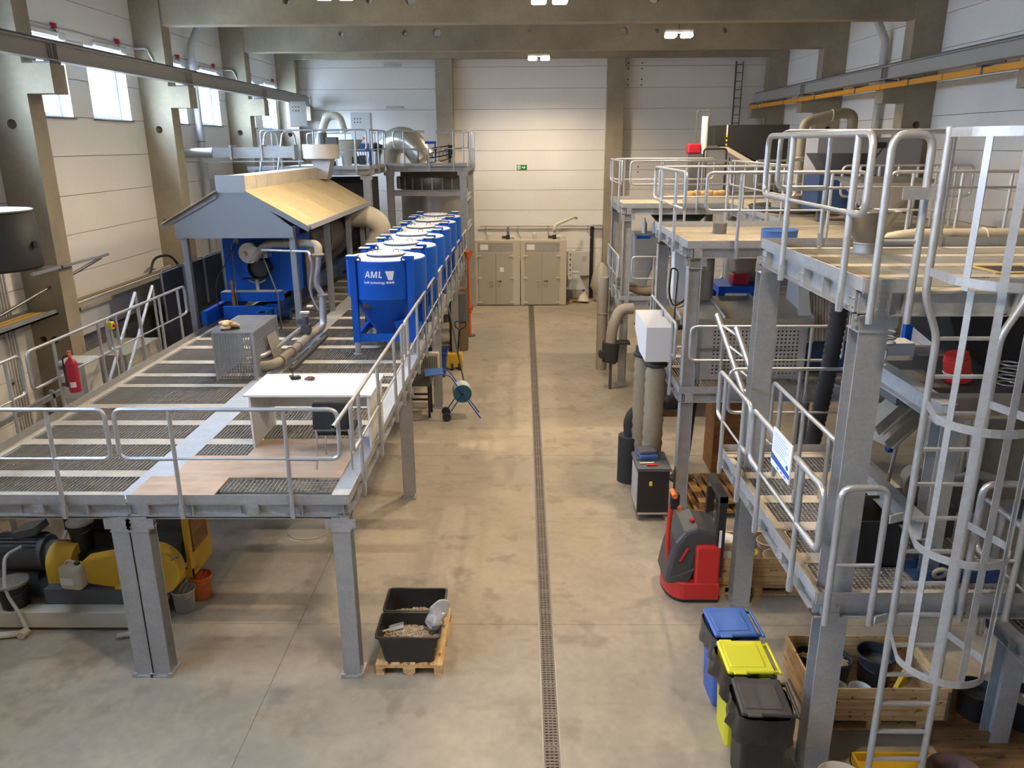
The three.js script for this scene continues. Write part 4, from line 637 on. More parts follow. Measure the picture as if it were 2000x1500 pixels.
function gravelHeap(parent, w, d, y, h, n, mats) {
  const g = new THREE.PlaneGeometry(w, d, 16, 12).rotateX(-Math.PI / 2), p = g.attributes.position;
  for (let i = 0; i < p.count; i++) { const x = p.getX(i) / w * 2, z = p.getZ(i) / d * 2; p.setY(i, y + h * Math.max(0, 1 - x * x * 0.8 - z * z * 0.6) + (fbm(x * 0.5 + 0.5, z * 0.5 + 0.5, 6, 6, 3, 201) - 0.5) * 0.03); }
  g.computeVertexNormals(); mesh('heap', g, mats[0], parent);
  const a = [], b = []; for (let i = 0; i < n; i++) { const x = rr(-0.97, 0.97), z = rr(-0.97, 0.97), s = rr(0.008, 0.02), q = place(new THREE.IcosahedronGeometry(s, 0), x * w / 2, y + h * Math.max(0, 1 - x * x * 0.8 - z * z * 0.6) + 0.005, z * d / 2, rr(0, 3), rr(0, 3), 0); (i % 3 ? a : b).push(q); }
  mesh('gravel', a, mats[0], parent).userData.kind = 'stuff'; mesh('gravel', b, mats[1], parent).userData.kind = 'stuff';
}
function tub(label, at) {
  const t = thing('plastic_tub', label, 'tub', at), sh = (w, d, r) => { const s = new THREE.Shape(), x = w / 2, y = d / 2; s.moveTo(-x + r, -y); s.lineTo(x - r, -y); s.quadraticCurveTo(x, -y, x, -y + r); s.lineTo(x, y - r); s.quadraticCurveTo(x, y, x - r, y); s.lineTo(-x + r, y); s.quadraticCurveTo(-x, y, -x, y - r); s.lineTo(-x, -y + r); s.quadraticCurveTo(-x, -y, -x + r, -y); return s.getPoints(4); };
  const loops = [[0.6, 0.36, 0.06, 0.0], [0.74, 0.5, 0.06, 0.4], [0.78, 0.54, 0.07, 0.4], [0.78, 0.54, 0.07, 0.375]], inner = [[0.725, 0.485, 0.05, 0.4], [0.585, 0.345, 0.05, 0.012]];
  const loft = (ls, cap) => { const pos = [], P = ls.map(([w, d, r, y]) => sh(w, d, r).map((q) => V(q.x, y, q.y))); for (let i = 0; i < P.length - 1; i++) for (let k = 0; k < P[i].length - 1; k++) for (const v of [P[i][k], P[i + 1][k], P[i][k + 1], P[i][k + 1], P[i + 1][k], P[i + 1][k + 1]]) pos.push(v.x, v.y, v.z); if (cap !== undefined) { const c = V(0, ls[cap][3], 0), Q = P[cap]; for (let k = 0; k < Q.length - 1; k++) for (const v of [c, Q[k], Q[k + 1]]) pos.push(v.x, v.y, v.z); } const g = new THREE.BufferGeometry(); g.setAttribute('position', new THREE.Float32BufferAttribute(pos, 3)); g.setAttribute('uv', new THREE.Float32BufferAttribute(new Float32Array(pos.length / 3 * 2), 2)); g.computeVertexNormals(); return g; };
  mesh('shell', [loft(loops, 0), loft(inner, 1), loft([[0.74, 0.5, 0.06, 0.4], [0.725, 0.485, 0.05, 0.4]])], S({ color: lin(0.02, 0.02, 0.021), roughness: 0.45, side: THREE.DoubleSide }), t);
  return t;
}
{
  pallet('new wooden pallet under the two black tubs', [-1.38, 0, -8.5], 0);
  const a = tub('black plastic tub with gravel, scoop and bag, nearer on the pallet', [-1.38, 0.145, -8.13]); gravelHeap(a, 0.66, 0.42, 0.2, 0.1, 420, [M.gravel, M.gravel2]);
  const b = tub('black plastic tub partly filled with gravel, farther on the pallet', [-1.38, 0.145, -8.68]); gravelHeap(b, 0.62, 0.38, 0.12, 0.07, 260, [M.gravel, M.gravel2]);
  const sc = thing('hand_scoop', 'small grey hand scoop lying on gravel in the tub', 'scoop', [-1.58, 0.45, -8.2], 0.1); mesh('blade', [bx(0.18, 0.012, 0.08, 0.02, 0, 0, 0, 0, 0.25), bx(0.18, 0.03, 0.006, 0.02, 0.015, -0.04, 0, 0, 0.25)], M.grey, sc); mesh('handle', rod([-0.07, -0.02, 0], [-0.16, -0.03, 0.02], 0.012), M.lgrey, sc, true);
  const bg = thing('plastic_bag', 'clear plastic bag of gravel leaning in the black tub', 'bag', [-1.09, 0.43, -8.2], 0.2);
  const bl = new THREE.SphereGeometry(1, 22, 18), bp = bl.attributes.position;
  for (let i = 0; i < bp.count; i++) { const x = bp.getX(i), y = bp.getY(i), z = bp.getZ(i), t = (y + 1) / 2, a = (Math.atan2(x, z) + 3.15) / 6.3 % 1, k = 1 + (fbm(a, t, 9, 7, 3, 301) - 0.5) * 0.9 * Math.sqrt(1 - y * y * 0.9), w = 0.125 - 0.03 * t + (t > 0.75 ? 0.25 * (t - 0.75) : 0); bp.setXYZ(i, x * w * k + t * t * 0.14, t * 0.4 + x * (t > 0.6 ? -0.05 : 0) * k, z * w * k * (1 - 0.72 * sm(0.3, 0.8, t))); }
  const blf = bl.toNonIndexed(); blf.computeVertexNormals();
  mesh('film', blf, new THREE.MeshPhysicalMaterial({ color: lin(0.62, 0.6, 0.6), roughness: 0.22, transmission: 0.25, thickness: 0, side: THREE.DoubleSide }), bg);
  mesh('fill', new THREE.SphereGeometry(0.1, 12, 8).scale(1, 0.8, 0.7).translate(0.02, 0.09, 0), M.gravel, bg);
  // strapping reel cart
  const r = thing('strapping_cart', 'blue wheeled strapping reel cart with tilted tray beside the platform leg', 'cart', [-1.5, 0, -17.1], 0.15);
  mesh('reel', [cyz(0.215, 0.36, 0.08, 0.62, -0.06, { n: 28 })], S({ color: lin(0.5, 0.58, 0.62), roughness: 0.35 }), r); mesh('reel_disc', cyz(0.21, 0.014, 0.08, 0.62, 0.13, { n: 32 }), S({ color: lin(0.025, 0.10, 0.17), roughness: 0.4 }), r); mesh('reel_disc', cyz(0.21, 0.012, 0.08, 0.62, -0.25, { n: 32 }), S({ color: lin(0.025, 0.10, 0.17), roughness: 0.4 }), r); mesh('hub', cyz(0.03, 0.06, 0.08, 0.62, 0.15), M.black, r);
  for (const z of [0.16, -0.27]) { mesh('leg', tube([[-0.28, 0.1, z], [0.08, 0.62, z], [0.08, 0.62, z], [0.48, 0.02, z]], 0.013, { f: 0.02, n: 6 }), M.blue, r, true); mesh('handle_tube', tube([[0.08, 0.62, z], [-0.2, 1.08, z], [-0.42, 1.12, z]], 0.012, { f: 0.1, n: 6 }), M.blue, r, true); mesh('wheel', [cyz(0.1, 0.05, -0.3, 0.1, z + 0.05, { n: 20 })], M.rubber, r); }
  mesh('tray', bx(0.42, 0.012, 0.36, -0.55, 1.12, -0.05, 0.15, 0, 0.1), M.bin, r); mesh('tray_label', bx(0.16, 0.004, 0.12, -0.5, 1.137, -0.12, 0.15, 0, 0.1), M.red, r);
  const wt = thing('work_stand', 'dark metal work stand with drawer box under the platform edge', 'stand', [-2.45, 0, -17.3]); mesh('top_box', [bb(-0.3, 0.3, 0.78, 1.08, -0.25, 0.25)], M.dgrey, wt); for (const [x, z] of [[-0.26, 0.2], [0.26, 0.2], [-0.26, -0.2], [0.26, -0.2]]) mesh('leg', bx(0.05, 0.78, 0.05, x, 0.39, z), M.black, wt); mesh('brace', [bx(0.5, 0.04, 0.04, 0, 0.45, 0.2), bx(0.5, 0.04, 0.04, 0, 0.45, -0.2)], M.black, wt);
  const cb = thing('filter_box', 'small cream box with ribbed grey front on the work stand', 'box', [-2.06, 1.0, -17.75]); mesh('case', rb(0.4, 0.42, 0.2, 0.01, -0.14, 0.2, 0), M.cream, cb); for (let i = 0; i < 8; i++) mesh('rib', bx(0.02, 0.3, 0.02, -0.29 + i * 0.043, 0.19, 0.105), M.dgrey, cb);
  // hand pallet truck
  const h = thing('hand_pallet_truck', 'yellow hand pallet truck parked behind the platform leg', 'pallet truck', [-1.98, 0, -21.3], 0.1); mesh('fork', bx(0.16, 0.06, 1.1, -0.18, 0.17, -0.55), M.yellow, h); mesh('fork', bx(0.16, 0.06, 1.1, 0.18, 0.17, -0.55), M.yellow, h); mesh('head', [prism([[-0.26, 0.08], [0.26, 0.08], [0.2, 0.45], [-0.2, 0.45]], 0.2, 'z', 0)], M.yellow, h); mesh('tiller', [rod([0.1, 0.3, 0.12], [0.18, 1.15, 0.2], 0.025)], M.black, h, true); mesh('grip', tube([[0.06, 1.25, 0.2], [0.06, 1.4, 0.2], [0.36, 1.4, 0.2], [0.36, 1.25, 0.2], [0.18, 1.15, 0.2], [0.06, 1.25, 0.2]], 0.015, { f: 0.05 }), M.black, h, true); mesh('wheel', cyx(0.1, 0.06, 0.15, 0.1, 0.2, { n: 18 }), M.rubber, h); mesh('wheel', cyx(0.1, 0.06, -0.05, 0.1, 0.2, { n: 18 }), M.rubber, h);
  const bb1 = tub('blue plastic tub under the platform behind the leg', [-2.45, 0, -20.55]); bb1.children[0].material = S({ color: lin(0.02, 0.06, 0.25), roughness: 0.5, side: THREE.DoubleSide }); bb1.scale.set(1, 1.8, 1);
  const drum = (label, at, m, ry) => { const d = thing('steel_drum', label, 'drum', at, ry); const pr = [[0, 0], [0.28, 0], [0.285, 0.02]]; for (const y of [0.28, 0.3, 0.32, 0.56, 0.58, 0.6]) pr.push([y === 0.3 || y === 0.58 ? 0.3 : 0.285, y]); pr.push([0.285, 0.86], [0.292, 0.88], [0.28, 0.885], [0.27, 0.86], [0, 0.86]); mesh('drum_body', lathe(pr, 26), m, d); return d; };
  const rust = S({ color: lin(0.17, 0.115, 0.07), roughness: 0.7, metalness: 0.2 });
  drum('rusty brown steel drum, lower of a stack beside the platform', [-2.0, 0, -23.4], rust); drum('dark open steel drum stacked on the rusty one', [-2.02, 0.89, -23.42], M.dgrey); drum('brown steel drum standing behind the stacked pair', [-2.05, 0, -24.3], rust); drum('brown steel drum on top of the rear drum', [-2.06, 0.89, -24.32], rust);
  const oh = thing('orange_hose_stand', 'tall orange stand with funnel cups beside the rear tower', 'stand', [-1.78, 0, -25.2]); mesh('pole', cy(0.05, 2.6, 0, 1.3, 0), M.orange, oh); mesh('funnel_cup', lathe([[0.05, 2.5], [0.16, 2.78], [0.15, 2.8], [0.05, 2.55]], 18), M.orange, oh); mesh('funnel_cup', lathe([[0.05, 0.75], [0.15, 0.98], [0.14, 1], [0.05, 0.8]], 18), M.orange, oh); mesh('foot', cy(0.18, 0.03, 0, 0.015, 0), M.dgrey, oh);
  const st = thing('steel_bar', 'long steel bar leaning from the floor against the platform edge', 'bar', [0, 0, 0]); mesh('bar', rod([-1.42, 0.0, -18.6], [-1.86, 2.3, -18.9], 0.02), M.steel, st, true); rebase(st, [-1.42, 0, -18.6]);
}
// ---------- right-hand platforms ----------
function deckArea(p, x0, x1, z0, z1, y, o = {}) { // z0 near, z1 far
  const n = o.rows ?? Math.max(1, Math.round((z0 - z1) / 0.85)), s = o.strip ?? 0.16, d = (z0 - z1 - s * (n + 1)) / n, xs = o.xs ?? [x0 + 0.12, Math.min(x1 - 0.1, x0 + 1.6), ...(x1 - x0 > 3 ? [x0 + 3.2] : []), ...(x1 - x0 > 4.4 ? [x0 + 4.6] : []), x1 - 0.08];
  for (let i = 0; i <= n; i++) { const a = z0 - i * (d + s); mesh('deck_plate', bb(x0, x1, y - 0.008, y, a, a - s), o.m ?? M.dust, p); if (i < n) for (let k = 0; k < xs.length - 1; k++) if (!(o.skip && o.skip(xs[k], a))) if (o.solid) mesh('perforated_plate', bb(xs[k] + 0.005, xs[k + 1] - 0.005, y - 0.012, y - 0.003, a - s, a - s - d), M.perf, p); else grating(p, xs[k] + 0.01, xs[k + 1] - 0.01, a - s, a - s - d, y, o.px, o.pz).material = o.gm ?? M.grate; }
  for (const [a, b] of [[x0, x0 + 0.12], [x1 - 0.08, x1]]) mesh('deck_plate', bb(a, b, y - 0.008, y + 0.001, z0, z1), o.m ?? M.dust, p);
}
TX.perf = tiled(tex(512, 512, (u, v) => { const a = fbm(u, v, 4, 4, 4, 701), x = (u * 40) % 1 - 0.5, z = (v * 40) % 1 - 0.5, dot = 1 - sm(0.2, 0.32, Math.hypot(x, z)), k = dot * sm(0.35, 0.6, fbm(u, v, 9, 9, 3, 711)); return mix3(mix3([0.70, 0.655, 0.57], [0.80, 0.75, 0.655], a), [0.42, 0.39, 0.34], k * 0.75); }), 1.4);
M.perf = S({ map: TX.perf, color: lin(0.74, 0.74, 0.74), roughness: 0.85 });
const dustG = S({ color: lin(0.40, 0.36, 0.28), roughness: 0.8, metalness: 0.1 });
{
  // far block
  const p = thing('machine_platform', 'farthest two-storey galvanised platform on the windowless side', 'platform', [0, 0, 0]);
  for (const [x, z] of [[2.58, -19.75], [2.58, -22.4], [5.2, -19.75], [5.2, -22.4], [8.3, -19.75], [8.3, -22.4]]) steelColumn(p, x, z, 4.42, { rot: true });
  for (const y of [2.27, 4.57]) { edgeBeam(p, 'x', 2.45, 5.1, -19.66, y, 1); edgeBeam(p, 'z', -19.66, -22.52, 2.45, y, -1); edgeBeam(p, 'x', 2.45, 8.4, -22.52, y, -1); mesh('joist', ibeam('x', 2.5, 8.3, y - 0.12, -21.1, 0.16, 0.09), M.galv, p); }
  deckArea(p, 2.46, 8.4, -19.68, -22.5, 4.57, { solid: 1 }); deckArea(p, 2.46, 8.4, -19.68, -22.5, 2.27);
  rebase(p, [2.58, 0, -19.7]);
  railing('short side rail of the farthest upper deck facing the aisle', [2.42, -19.8], [2.42, -22.4], 4.57, { n: 2, e: 0.5 });
  railing('front guard rail of the farthest upper deck', [2.6, -19.62], [5.0, -19.62], 4.57, { n: 2, e: 0.75 });
  railing('rear guard rail of the farthest upper deck by the back wall', [2.5, -22.55], [5.3, -22.55], 4.57, { n: 3 });
  railing('side rail of the farthest lower deck facing the aisle', [2.4, -19.7], [2.4, -22.3], 2.27, { n: 3 });
  railing('front guard rail of the farthest lower deck', [2.72, -19.62], [5.0, -19.62], 2.27, { n: 2, e: 0.55 });
  // mid block with link decks
  const q = thing('machine_platform', 'middle two-storey galvanised platform with white hood box at its side', 'platform', [0, 0, 0]);
  for (const [x, z] of [[2.64, -12.1], [2.64, -14.9], [5.6, -14.9], [8.3, -12.1], [8.3, -14.9]]) steelColumn(q, x, z, 4.42, { rot: true });
  for (const y of [2.25, 4.57]) { edgeBeam(q, 'x', 2.5, 8.4, -11.98, y, 1); edgeBeam(q, 'z', -11.98, -15.05, 2.5, y, -1); mesh('joist', ibeam('x', 2.5, 8.3, y - 0.12, -13.5, 0.16, 0.09), M.galv, q); }
  edgeBeam(q, 'x', 2.5, 5.0, -15.05, 4.57, -1); edgeBeam(q, 'z', -15.1, -19.6, 5.05, 4.57, -1);
  deckArea(q, 2.51, 8.4, -12, -15.04, 4.57, { solid: 1, strip: 0.1 }); deckArea(q, 2.51, 8.4, -12, -15.04, 2.25);
  deckArea(q, 5.06, 8.4, -15.05, -19.66, 4.57, { solid: 1 }); deckArea(q, 5.0, 8.4, -9.3, -11.98, 4.57, { solid: 1, rows: 3 });
  rebase(q, [2.62, 0, -12.1]);
  railing('aisle-side rail of the middle upper deck', [2.44, -12.1], [2.44, -14.9], 4.57, { n: 2, e: 0.75, r: 0.028 });
  railing('front guard rail of the middle upper deck above the blue drum', [2.72, -11.93], [5.05, -11.93], 4.57, { n: 2, e: 0.5, r: 0.026 });
  railing('rear guard rail of the middle upper deck', [2.55, -15.1], [5.1, -15.1], 4.57, { n: 3, e: 0.5 });
  railing('rail along the link deck between middle and far platforms', [5.0, -15.2], [5.0, -19.5], 4.57, { n: 5 });
  railing('second guard rail beyond the beige pipe on the upper deck', [5.4, -11.9], [8.2, -11.9], 4.57, { n: 4 });
  railing('inner guard rail at the right wall end of the upper deck', [5.9, -15.0], [8.3, -15.0], 4.57, { n: 6 });
  railing('far inner guard rail near the right wall', [5.6, -19.6], [8.3, -19.6], 4.57, { n: 5 });
  railing('aisle-side rail of the middle lower deck beside the white hood', [2.42, -12.1], [2.42, -14.6], 2.25, { n: 3, e: 0.3 });
  railing('front guard rail of the middle lower deck before the perforated guard', [2.62, -11.93], [5.0, -11.93], 2.25, { n: 3, e: 0.5 });
  // near block
  const r = thing('machine_platform', 'nearest two-storey galvanised platform behind the caged ladder', 'platform', [0, 0, 0]);
  for (const [x, z] of [[2.9, -6.45], [2.98, -9.5], [6.8, -6.45], [6.8, -9.2], [8.3, -6.45], [8.3, -9.2]]) steelColumn(r, x, z, 4.76, { b: 0.24, h: 0.22 });
  edgeBeam(r, 'z', -6.3, -9.12, 2.75, 4.94, -1, { h: 0.2 }); edgeBeam(r, 'x', 2.75, 3.12, -6.28, 4.94, 1, { h: 0.2 }); edgeBeam(r, 'x', 3.9, 8.4, -6.28, 4.94, 1, { h: 0.2 }); mesh('edge_beam', ibeam('x', 3.1, 3.95, 4.83, -6.33, 0.2, 0.09), M.galv, r); edgeBeam(r, 'x', 2.75, 8.4, -9.12, 4.94, -1, { h: 0.2 });
  deckArea(r, 2.76, 8.4, -6.3, -9.1, 4.94, { gm: dustG, px: 0.035, rows: 4, skip: (x, z) => x > 5.2 && z < -6.8 && z > -8 });
  const L2 = 2.06;
  edgeBeam(r, 'z', -6.3, -9.95, 2.68, L2, -1); edgeBeam(r, 'x', 2.68, 4.6, -6.28, L2, 1); edgeBeam(r, 'x', 2.68, 4.6, -9.95, L2, -1);
  deckArea(r, 2.69, 4.6, -6.3, -9.93, L2, { rows: 5, px: 0.05, pz: 0.05, xs: [2.85, 3.55, 4.5], strip: 0.2 });
  mesh('cross_beam', ibeam('z', -6.5, -8.15, 3.72, 3.8, 0.2, 0.14), M.galv, r); mesh('cross_beam', ibeam('x', 3.75, 8.2, 3.8, -6.75, 0.2, 0.14), M.dusty, r); mesh('cross_beam', ibeam('z', -6.6, -8.15, 3.72, 2.62, 0.2, 0.14), M.galv, r);
  mesh('inner_column', ibeam('y', L2, 3.7, 3.95, -6.9, 0.2, 0.2), M.galv, r); mesh('inner_column', ibeam('y', 0, 3.7, 5.0, -6.9, 0.2, 0.2), M.galv, r);
  rebase(r, [2.9, 0, -6.45]);
  railing('big near upper rail with rounded loops facing the aisle', [2.68, -6.28], [2.68, -8.95], 4.94, { posts: [0.28, 1.85], top: 1.22, mid: 0.6, r: 0.03, kr: 0.018, drop: 0.22, f: 0.12 });
  railing('rear rail of the nearest upper deck behind the funnel', [2.84, -9.05], [6.4, -9.05], 4.94, { posts: [0.55, 1.9, 3.2], top: 1.26, mid: 0.66, r: 0.028, drop: 0 });
  railing('upper rail right of the caged ladder', [4.05, -6.22], [7.5, -6.22], 4.94, { n: 3, r: 0.028, top: 1.22, mid: 0.6 });
  railing('rail of the nearest lower deck carrying the blue-white sign', [2.6, -6.2], [2.6, -8.35], L2, { posts: [0.55, 1.75], top: 1.16, r: 0.03, kr: 0.02, mid: 0.56 });
  railing('rear piece of the nearest lower deck rail beside the ladder top', [2.6, -8.45], [2.6, -9.9], L2, { n: 2, top: 1.16, r: 0.028, mid: 0.56 });
  railing('inner rail of the nearest lower walkway', [3.14, -7.2], [3.14, -9.4], L2, { n: 3, top: 1.16, r: 0.026, drop: -0.02 });
  railing('rear cross rail of the nearest lower deck', [2.75, -9.98], [4.6, -9.98], L2, { n: 3, top: 1.16 });
  const arch = (label, x0, x1, y0, y1, z = -6.16) => { const a = thing('end_rail', label, 'railing', [x0, y0, z]); mesh('bow', tube([[0, 0, 0], [0, y1 - y0, 0], [x1 - x0, y1 - y0, 0], [x1 - x0, 0, 0]], 0.03, { f: 0.11, n: 10 }), M.rail, a, true); mesh('cross_bar', rod([0, (y1 - y0) * 0.45, 0], [x1 - x0, (y1 - y0) * 0.45, 0], 0.018), M.rail, a, true); };
  arch('rounded end rail left of the ladder on the upper deck', 2.77, 3.07, 4.7, 6.15); arch('rounded end rail left of the ladder on the lower deck', 2.73, 3.13, 1.9, 3.26); arch('rounded end rail right of the ladder on the lower deck', 3.98, 4.4, 1.9, 3.26, -6.24);
  // low stair landing at the frame edge
  const s = thing('stair_landing', 'low grating landing at the right edge beyond the ladder', 'landing', [0, 0, 0]);
  for (const [x, z] of [[6.6, -5.6], [6.6, -7.0], [7.4, -5.6]]) mesh('leg', ibeam('y', 0, 1.5, x, z, 0.12, 0.12), M.galv, s);
  edgeBeam(s, 'z', -5.4, -7.15, 4.62, 1.62, -1); deckArea(s, 4.63, 7.5, -5.4, -7.15, 1.62, { rows: 1, px: 0.05, pz: 0.05, strip: 0.08 }); rebase(s, [6.6, 0, -6.2]);
  railing('rail of the low landing at the right frame edge', [4.56, -5.3], [4.56, -7.1], 1.62, { n: 2, r: 0.03, drop: 0.25 });
}
// caged ladder
{
  const l = thing('caged_ladder', 'tall vertical steel ladder with safety cage at the near right', 'ladder', [3.52, 0, -6.05]);
  for (const s of [-1, 1]) mesh('stile', tube([[s * 0.25, 0, 0], [s * 0.25, 4.62, 0], [s * 0.4, 4.95, 0.02], [s * 0.4, 6.2, 0.02]], 0.03, { f: 0.08, n: 10 }), M.rail, l, true);
  for (let i = 0; i < 15; i++) mesh('rung', [rb(0.48, 0.03, 0.034, 0.006, 0, 0.2 + i * 0.3145, 0)], M.rail, l);
  const hoopR = (y) => y > 4.6 ? 0.42 : 0.35, flat = (pts, h) => { const g = []; for (let i = 0; i < pts.length - 1; i++) { const a = V(...pts[i]), b = V(...pts[i + 1]), m = a.clone().add(b).multiplyScalar(0.5), d = b.clone().sub(a); g.push(bx(d.length() + 0.004, h, 0.008, m.x, m.y, m.z, 0, -Math.atan2(d.z, d.x))); } return g; };
  for (const y of [1.9, 2.98, 4.06, 5.14, 6.16]) { const R = hoopR(y), w = y > 4.6 ? 0.4 : 0.25, pts = [[-w, y, 0.02]]; for (let i = 0; i <= 18; i++) { const a = Math.PI * (1 - i / 18) , k = 1; pts.push([Math.cos(a) * R, y, 0.36 + Math.sin(a) * R]); } pts.push([w, y, 0.02]); mesh('hoop', flat(pts, 0.065), M.rail, l); }
  for (const a of [-68, -34, 0, 34, 68]) { const t = THREE.MathUtils.degToRad(90 + a), R = 0.345, R2 = 0.415; mesh('cage_strap', [bx(0.055, 3.2, 0.007, Math.cos(t) * R, 3.48, 0.36 + Math.sin(t) * R, 0, Math.PI / 2 - t), bx(0.055, 1.1, 0.007, Math.cos(t) * R2, 5.63, 0.36 + Math.sin(t) * R2, 0, Math.PI / 2 - t)], M.rail, l); }
  mesh('stay', bx(0.32, 0.09, 0.012, -0.5, 5.72, -0.03), M.rail, l); mesh('stay', bx(0.14, 0.08, 0.012, -0.32, 3.0, -0.06, 0, 0.4), M.rail, l); mesh('stay', bx(0.14, 0.08, 0.012, -0.32, 2.0, -0.06, 0, 0.4), M.rail, l);
  // aluminium ladder leaning on the lower deck
  const a = thing('aluminium_ladder', 'aluminium ladder leaning against the deck rail before the perforated guard', 'ladder', [0, 0, 0]);
  const A = V(2.78, 3.74, -11.05), Bq = V(3.3, 2.1, -10.2), off = V(0.2, -0.12, 0.32);
  for (const o of [V(0, 0, 0), off]) mesh('stile', tube([A.clone().add(o), Bq.clone().add(o)], 0.042, { n: 10, open: true }), M.alu, a, true);
  for (let i = 0; i < 6; i++) { const t = 0.08 + i * 0.17, c = A.clone().lerp(Bq, t); mesh('rung', rod(c, c.clone().add(off), 0.018), M.alu, a, true); }
  rebase(a, [3.3, 2.06, -10.2]);
}
// ---------- back wall equipment ----------
{
  const ov = (label, x) => {
    const c = thing('drying_cabinet', label, 'cabinet', [x, 0, -30.75]), w = 1.77;
    mesh('body', rb(w, 2.5, 1.05, 0.012, 0, 1.27, 0), M.beige, c); mesh('plinth', bx(w - 0.1, 0.04, 0.98, 0, 0.02, 0), M.dgrey, c); mesh('roof_dust', bx(w, 0.012, 1.05, 0, 2.526, 0), M.dust, c);
    mesh('steel_fascia', bx(1.34, 0.36, 0.012, -0.06, 2.28, 0.53), M.inox, c); mesh('notice', bx(0.3, 0.2, 0.004, -0.5, 2.28, 0.54), M.paper, c);
    for (const s of [-1, 1]) { const d = mesh('door', rb(0.66, 2.03, 0.03, 0.006, -0.06 + s * 0.336, 1.06, 0.54), M.doorb ??= S({ color: lin(0.40, 0.365, 0.30), roughness: 0.5 }), c); mesh('handle', [cyz(0.02, 0.06, -0.06 + s * 0.2, 0.98, 0.58), bx(0.16, 0.025, 0.02, -0.06 + s * 0.14, 0.98, 0.61)], s < 0 ? M.alu : M.black, d); for (const y of [0.14, 1.1, 1.95]) mesh('hinge', bx(0.16, 0.05, 0.03, -0.06 + s * 0.63, y, 0.565), M.lgrey, d); }
    mesh('fan_stub', lathe([[0.06, 0], [0.08, 0.1], [0.07, 0.14], [0.1, 0.26], [0, 0.26]], 14).translate(-0.35, 2.53, 0.1), M.cream, c);
    mesh('valve', [bx(0.14, 0.16, 0.12, 0.42, 2.62, 0.1), cyx(0.05, 0.2, 0.28, 2.62, 0.1)], M.black, c); mesh('bend', tube([[0.45, 2.62, 0.1], [0.66, 2.64, 0.1], [0.7, 2.52, 0.1]], 0.06, { f: 0.1 }), M.cream, c);
    mesh('vent_pipe', tube([[0.42, 2.7, 0.1], [0.42, 2.86, 0.1], [0.42, 2.98, 0.05]], 0.05), M.steel, c);
    return c;
  };
  const a = ov('beige twin-door drying cabinet, left one with a small paper note', -1.02); mesh('paper_note', bx(0.16, 0.17, 0.004, 0.18, 1.42, 0.56), M.paper, a);
  const b = ov('beige twin-door drying cabinet, right one under the bent pipe', 0.78); mesh('exhaust_pipe', tube([[0.42, 2.7, 0.1], [0.42, 3.05, 0.05], [1.2, 3.35, -0.3], [1.3, 3.28, -0.45]], 0.06, { f: 0.12, n: 10 }), M.cream, b, true);
  mesh('control_strip', bx(0.16, 1.15, 0.08, 1.03, 1.6, 0.45), M.lgrey, b); for (let i = 0; i < 5; i++) mesh('switch', cyz(0.03, 0.03, 1.03, 1.2 + i * 0.2, 0.5), i === 0 || i === 4 ? M.red : M.bluedk, b);
  const p = thing('supply_pipe', 'thin horizontal pipe along the back wall above the cabinets', 'pipe', [0, 0, 0]); mesh('pipe', cyx(0.035, 5.4, 0.95, 2.95, ZB + 0.12, { n: 10 }), M.lgrey, p); for (const x of [-1.5, -0.2, 1, 2.6]) mesh('hanger', tube([[x, 2.95, ZB + 0.15], [x - 0.05, 2.75, ZB + 0.25], [x + 0.08, 2.5, ZB + 0.5]], 0.015), M.steel, p, true); rebase(p, [0.9, 2.95, ZB + 0.12]);
  const ct = thing('cable_tray', 'dark cable tray dropping down beside the wall cabinet', 'tray', [2.75, 0, ZB + 0.1]); mesh('tray', [bx(0.14, 2.9, 0.05, 0, 1.45, 0)], M.black, ct); mesh('branch', [bx(0.42, 0.06, 0.2, 0.2, 2.95, 0.1)], M.galv, ct);
  const e = thing('electrical_cabinet', 'grey wall-mounted electrical cabinet right of the drying cabinets', 'cabinet', [2.2, 0.95, ZB + 0.15]); mesh('body', rb(0.92, 0.98, 0.26, 0.01, 0, 0.49, 0), M.lgrey, e); mesh('door', bx(0.45, 0.94, 0.012, -0.22, 0.49, 0.135), M.lgrey, e); mesh('door', bx(0.45, 0.94, 0.012, 0.23, 0.49, 0.135), M.lgrey, e); mesh('meter_window', bx(0.17, 0.2, 0.01, 0.25, 0.7, 0.145), M.grey, e); mesh('meter_window', bx(0.14, 0.1, 0.01, -0.2, 0.16, 0.145), M.white, e);
  const pl = pallet('small pallet under the grey cone at the back', [2.25, 0, -31.0], Math.PI / 2); pl.scale.set(0.7, 0.6, 0.7);
  const h = thing('cone_hopper', 'grey square cone hopper standing on a pallet by the back wall', 'hopper', [2.05, 0.09, -31.0]); mesh('cone', place(new THREE.CylinderGeometry(0.2, 0.58, 0.62, 4), 0, 0.78, 0, 0, Math.PI / 4), M.grey, h); mesh('rim', bx(0.34, 0.06, 0.34, 0, 1.1, 0), M.lgrey, h); mesh('frame', [bx(0.06, 0.5, 0.06, -0.34, 0.25, 0.3), bx(0.06, 0.5, 0.06, 0.34, 0.25, 0.3), bx(0.74, 0.05, 0.05, 0, 0.48, 0.3), bx(0.06, 0.5, 0.06, -0.34, 0.25, -0.3), bx(0.06, 0.5, 0.06, 0.34, 0.25, -0.3)], M.dgrey, h);
  const h2 = thing('metal_cone', 'small beige sheet-metal cone lying under the grey cone hopper', 'cone', [2.4, 0.09, -30.75]); mesh('cone', place(new THREE.CylinderGeometry(0.1, 0.3, 0.4, 4), 0, 0.2, 0, 0, 0.5), M.cream, h2);
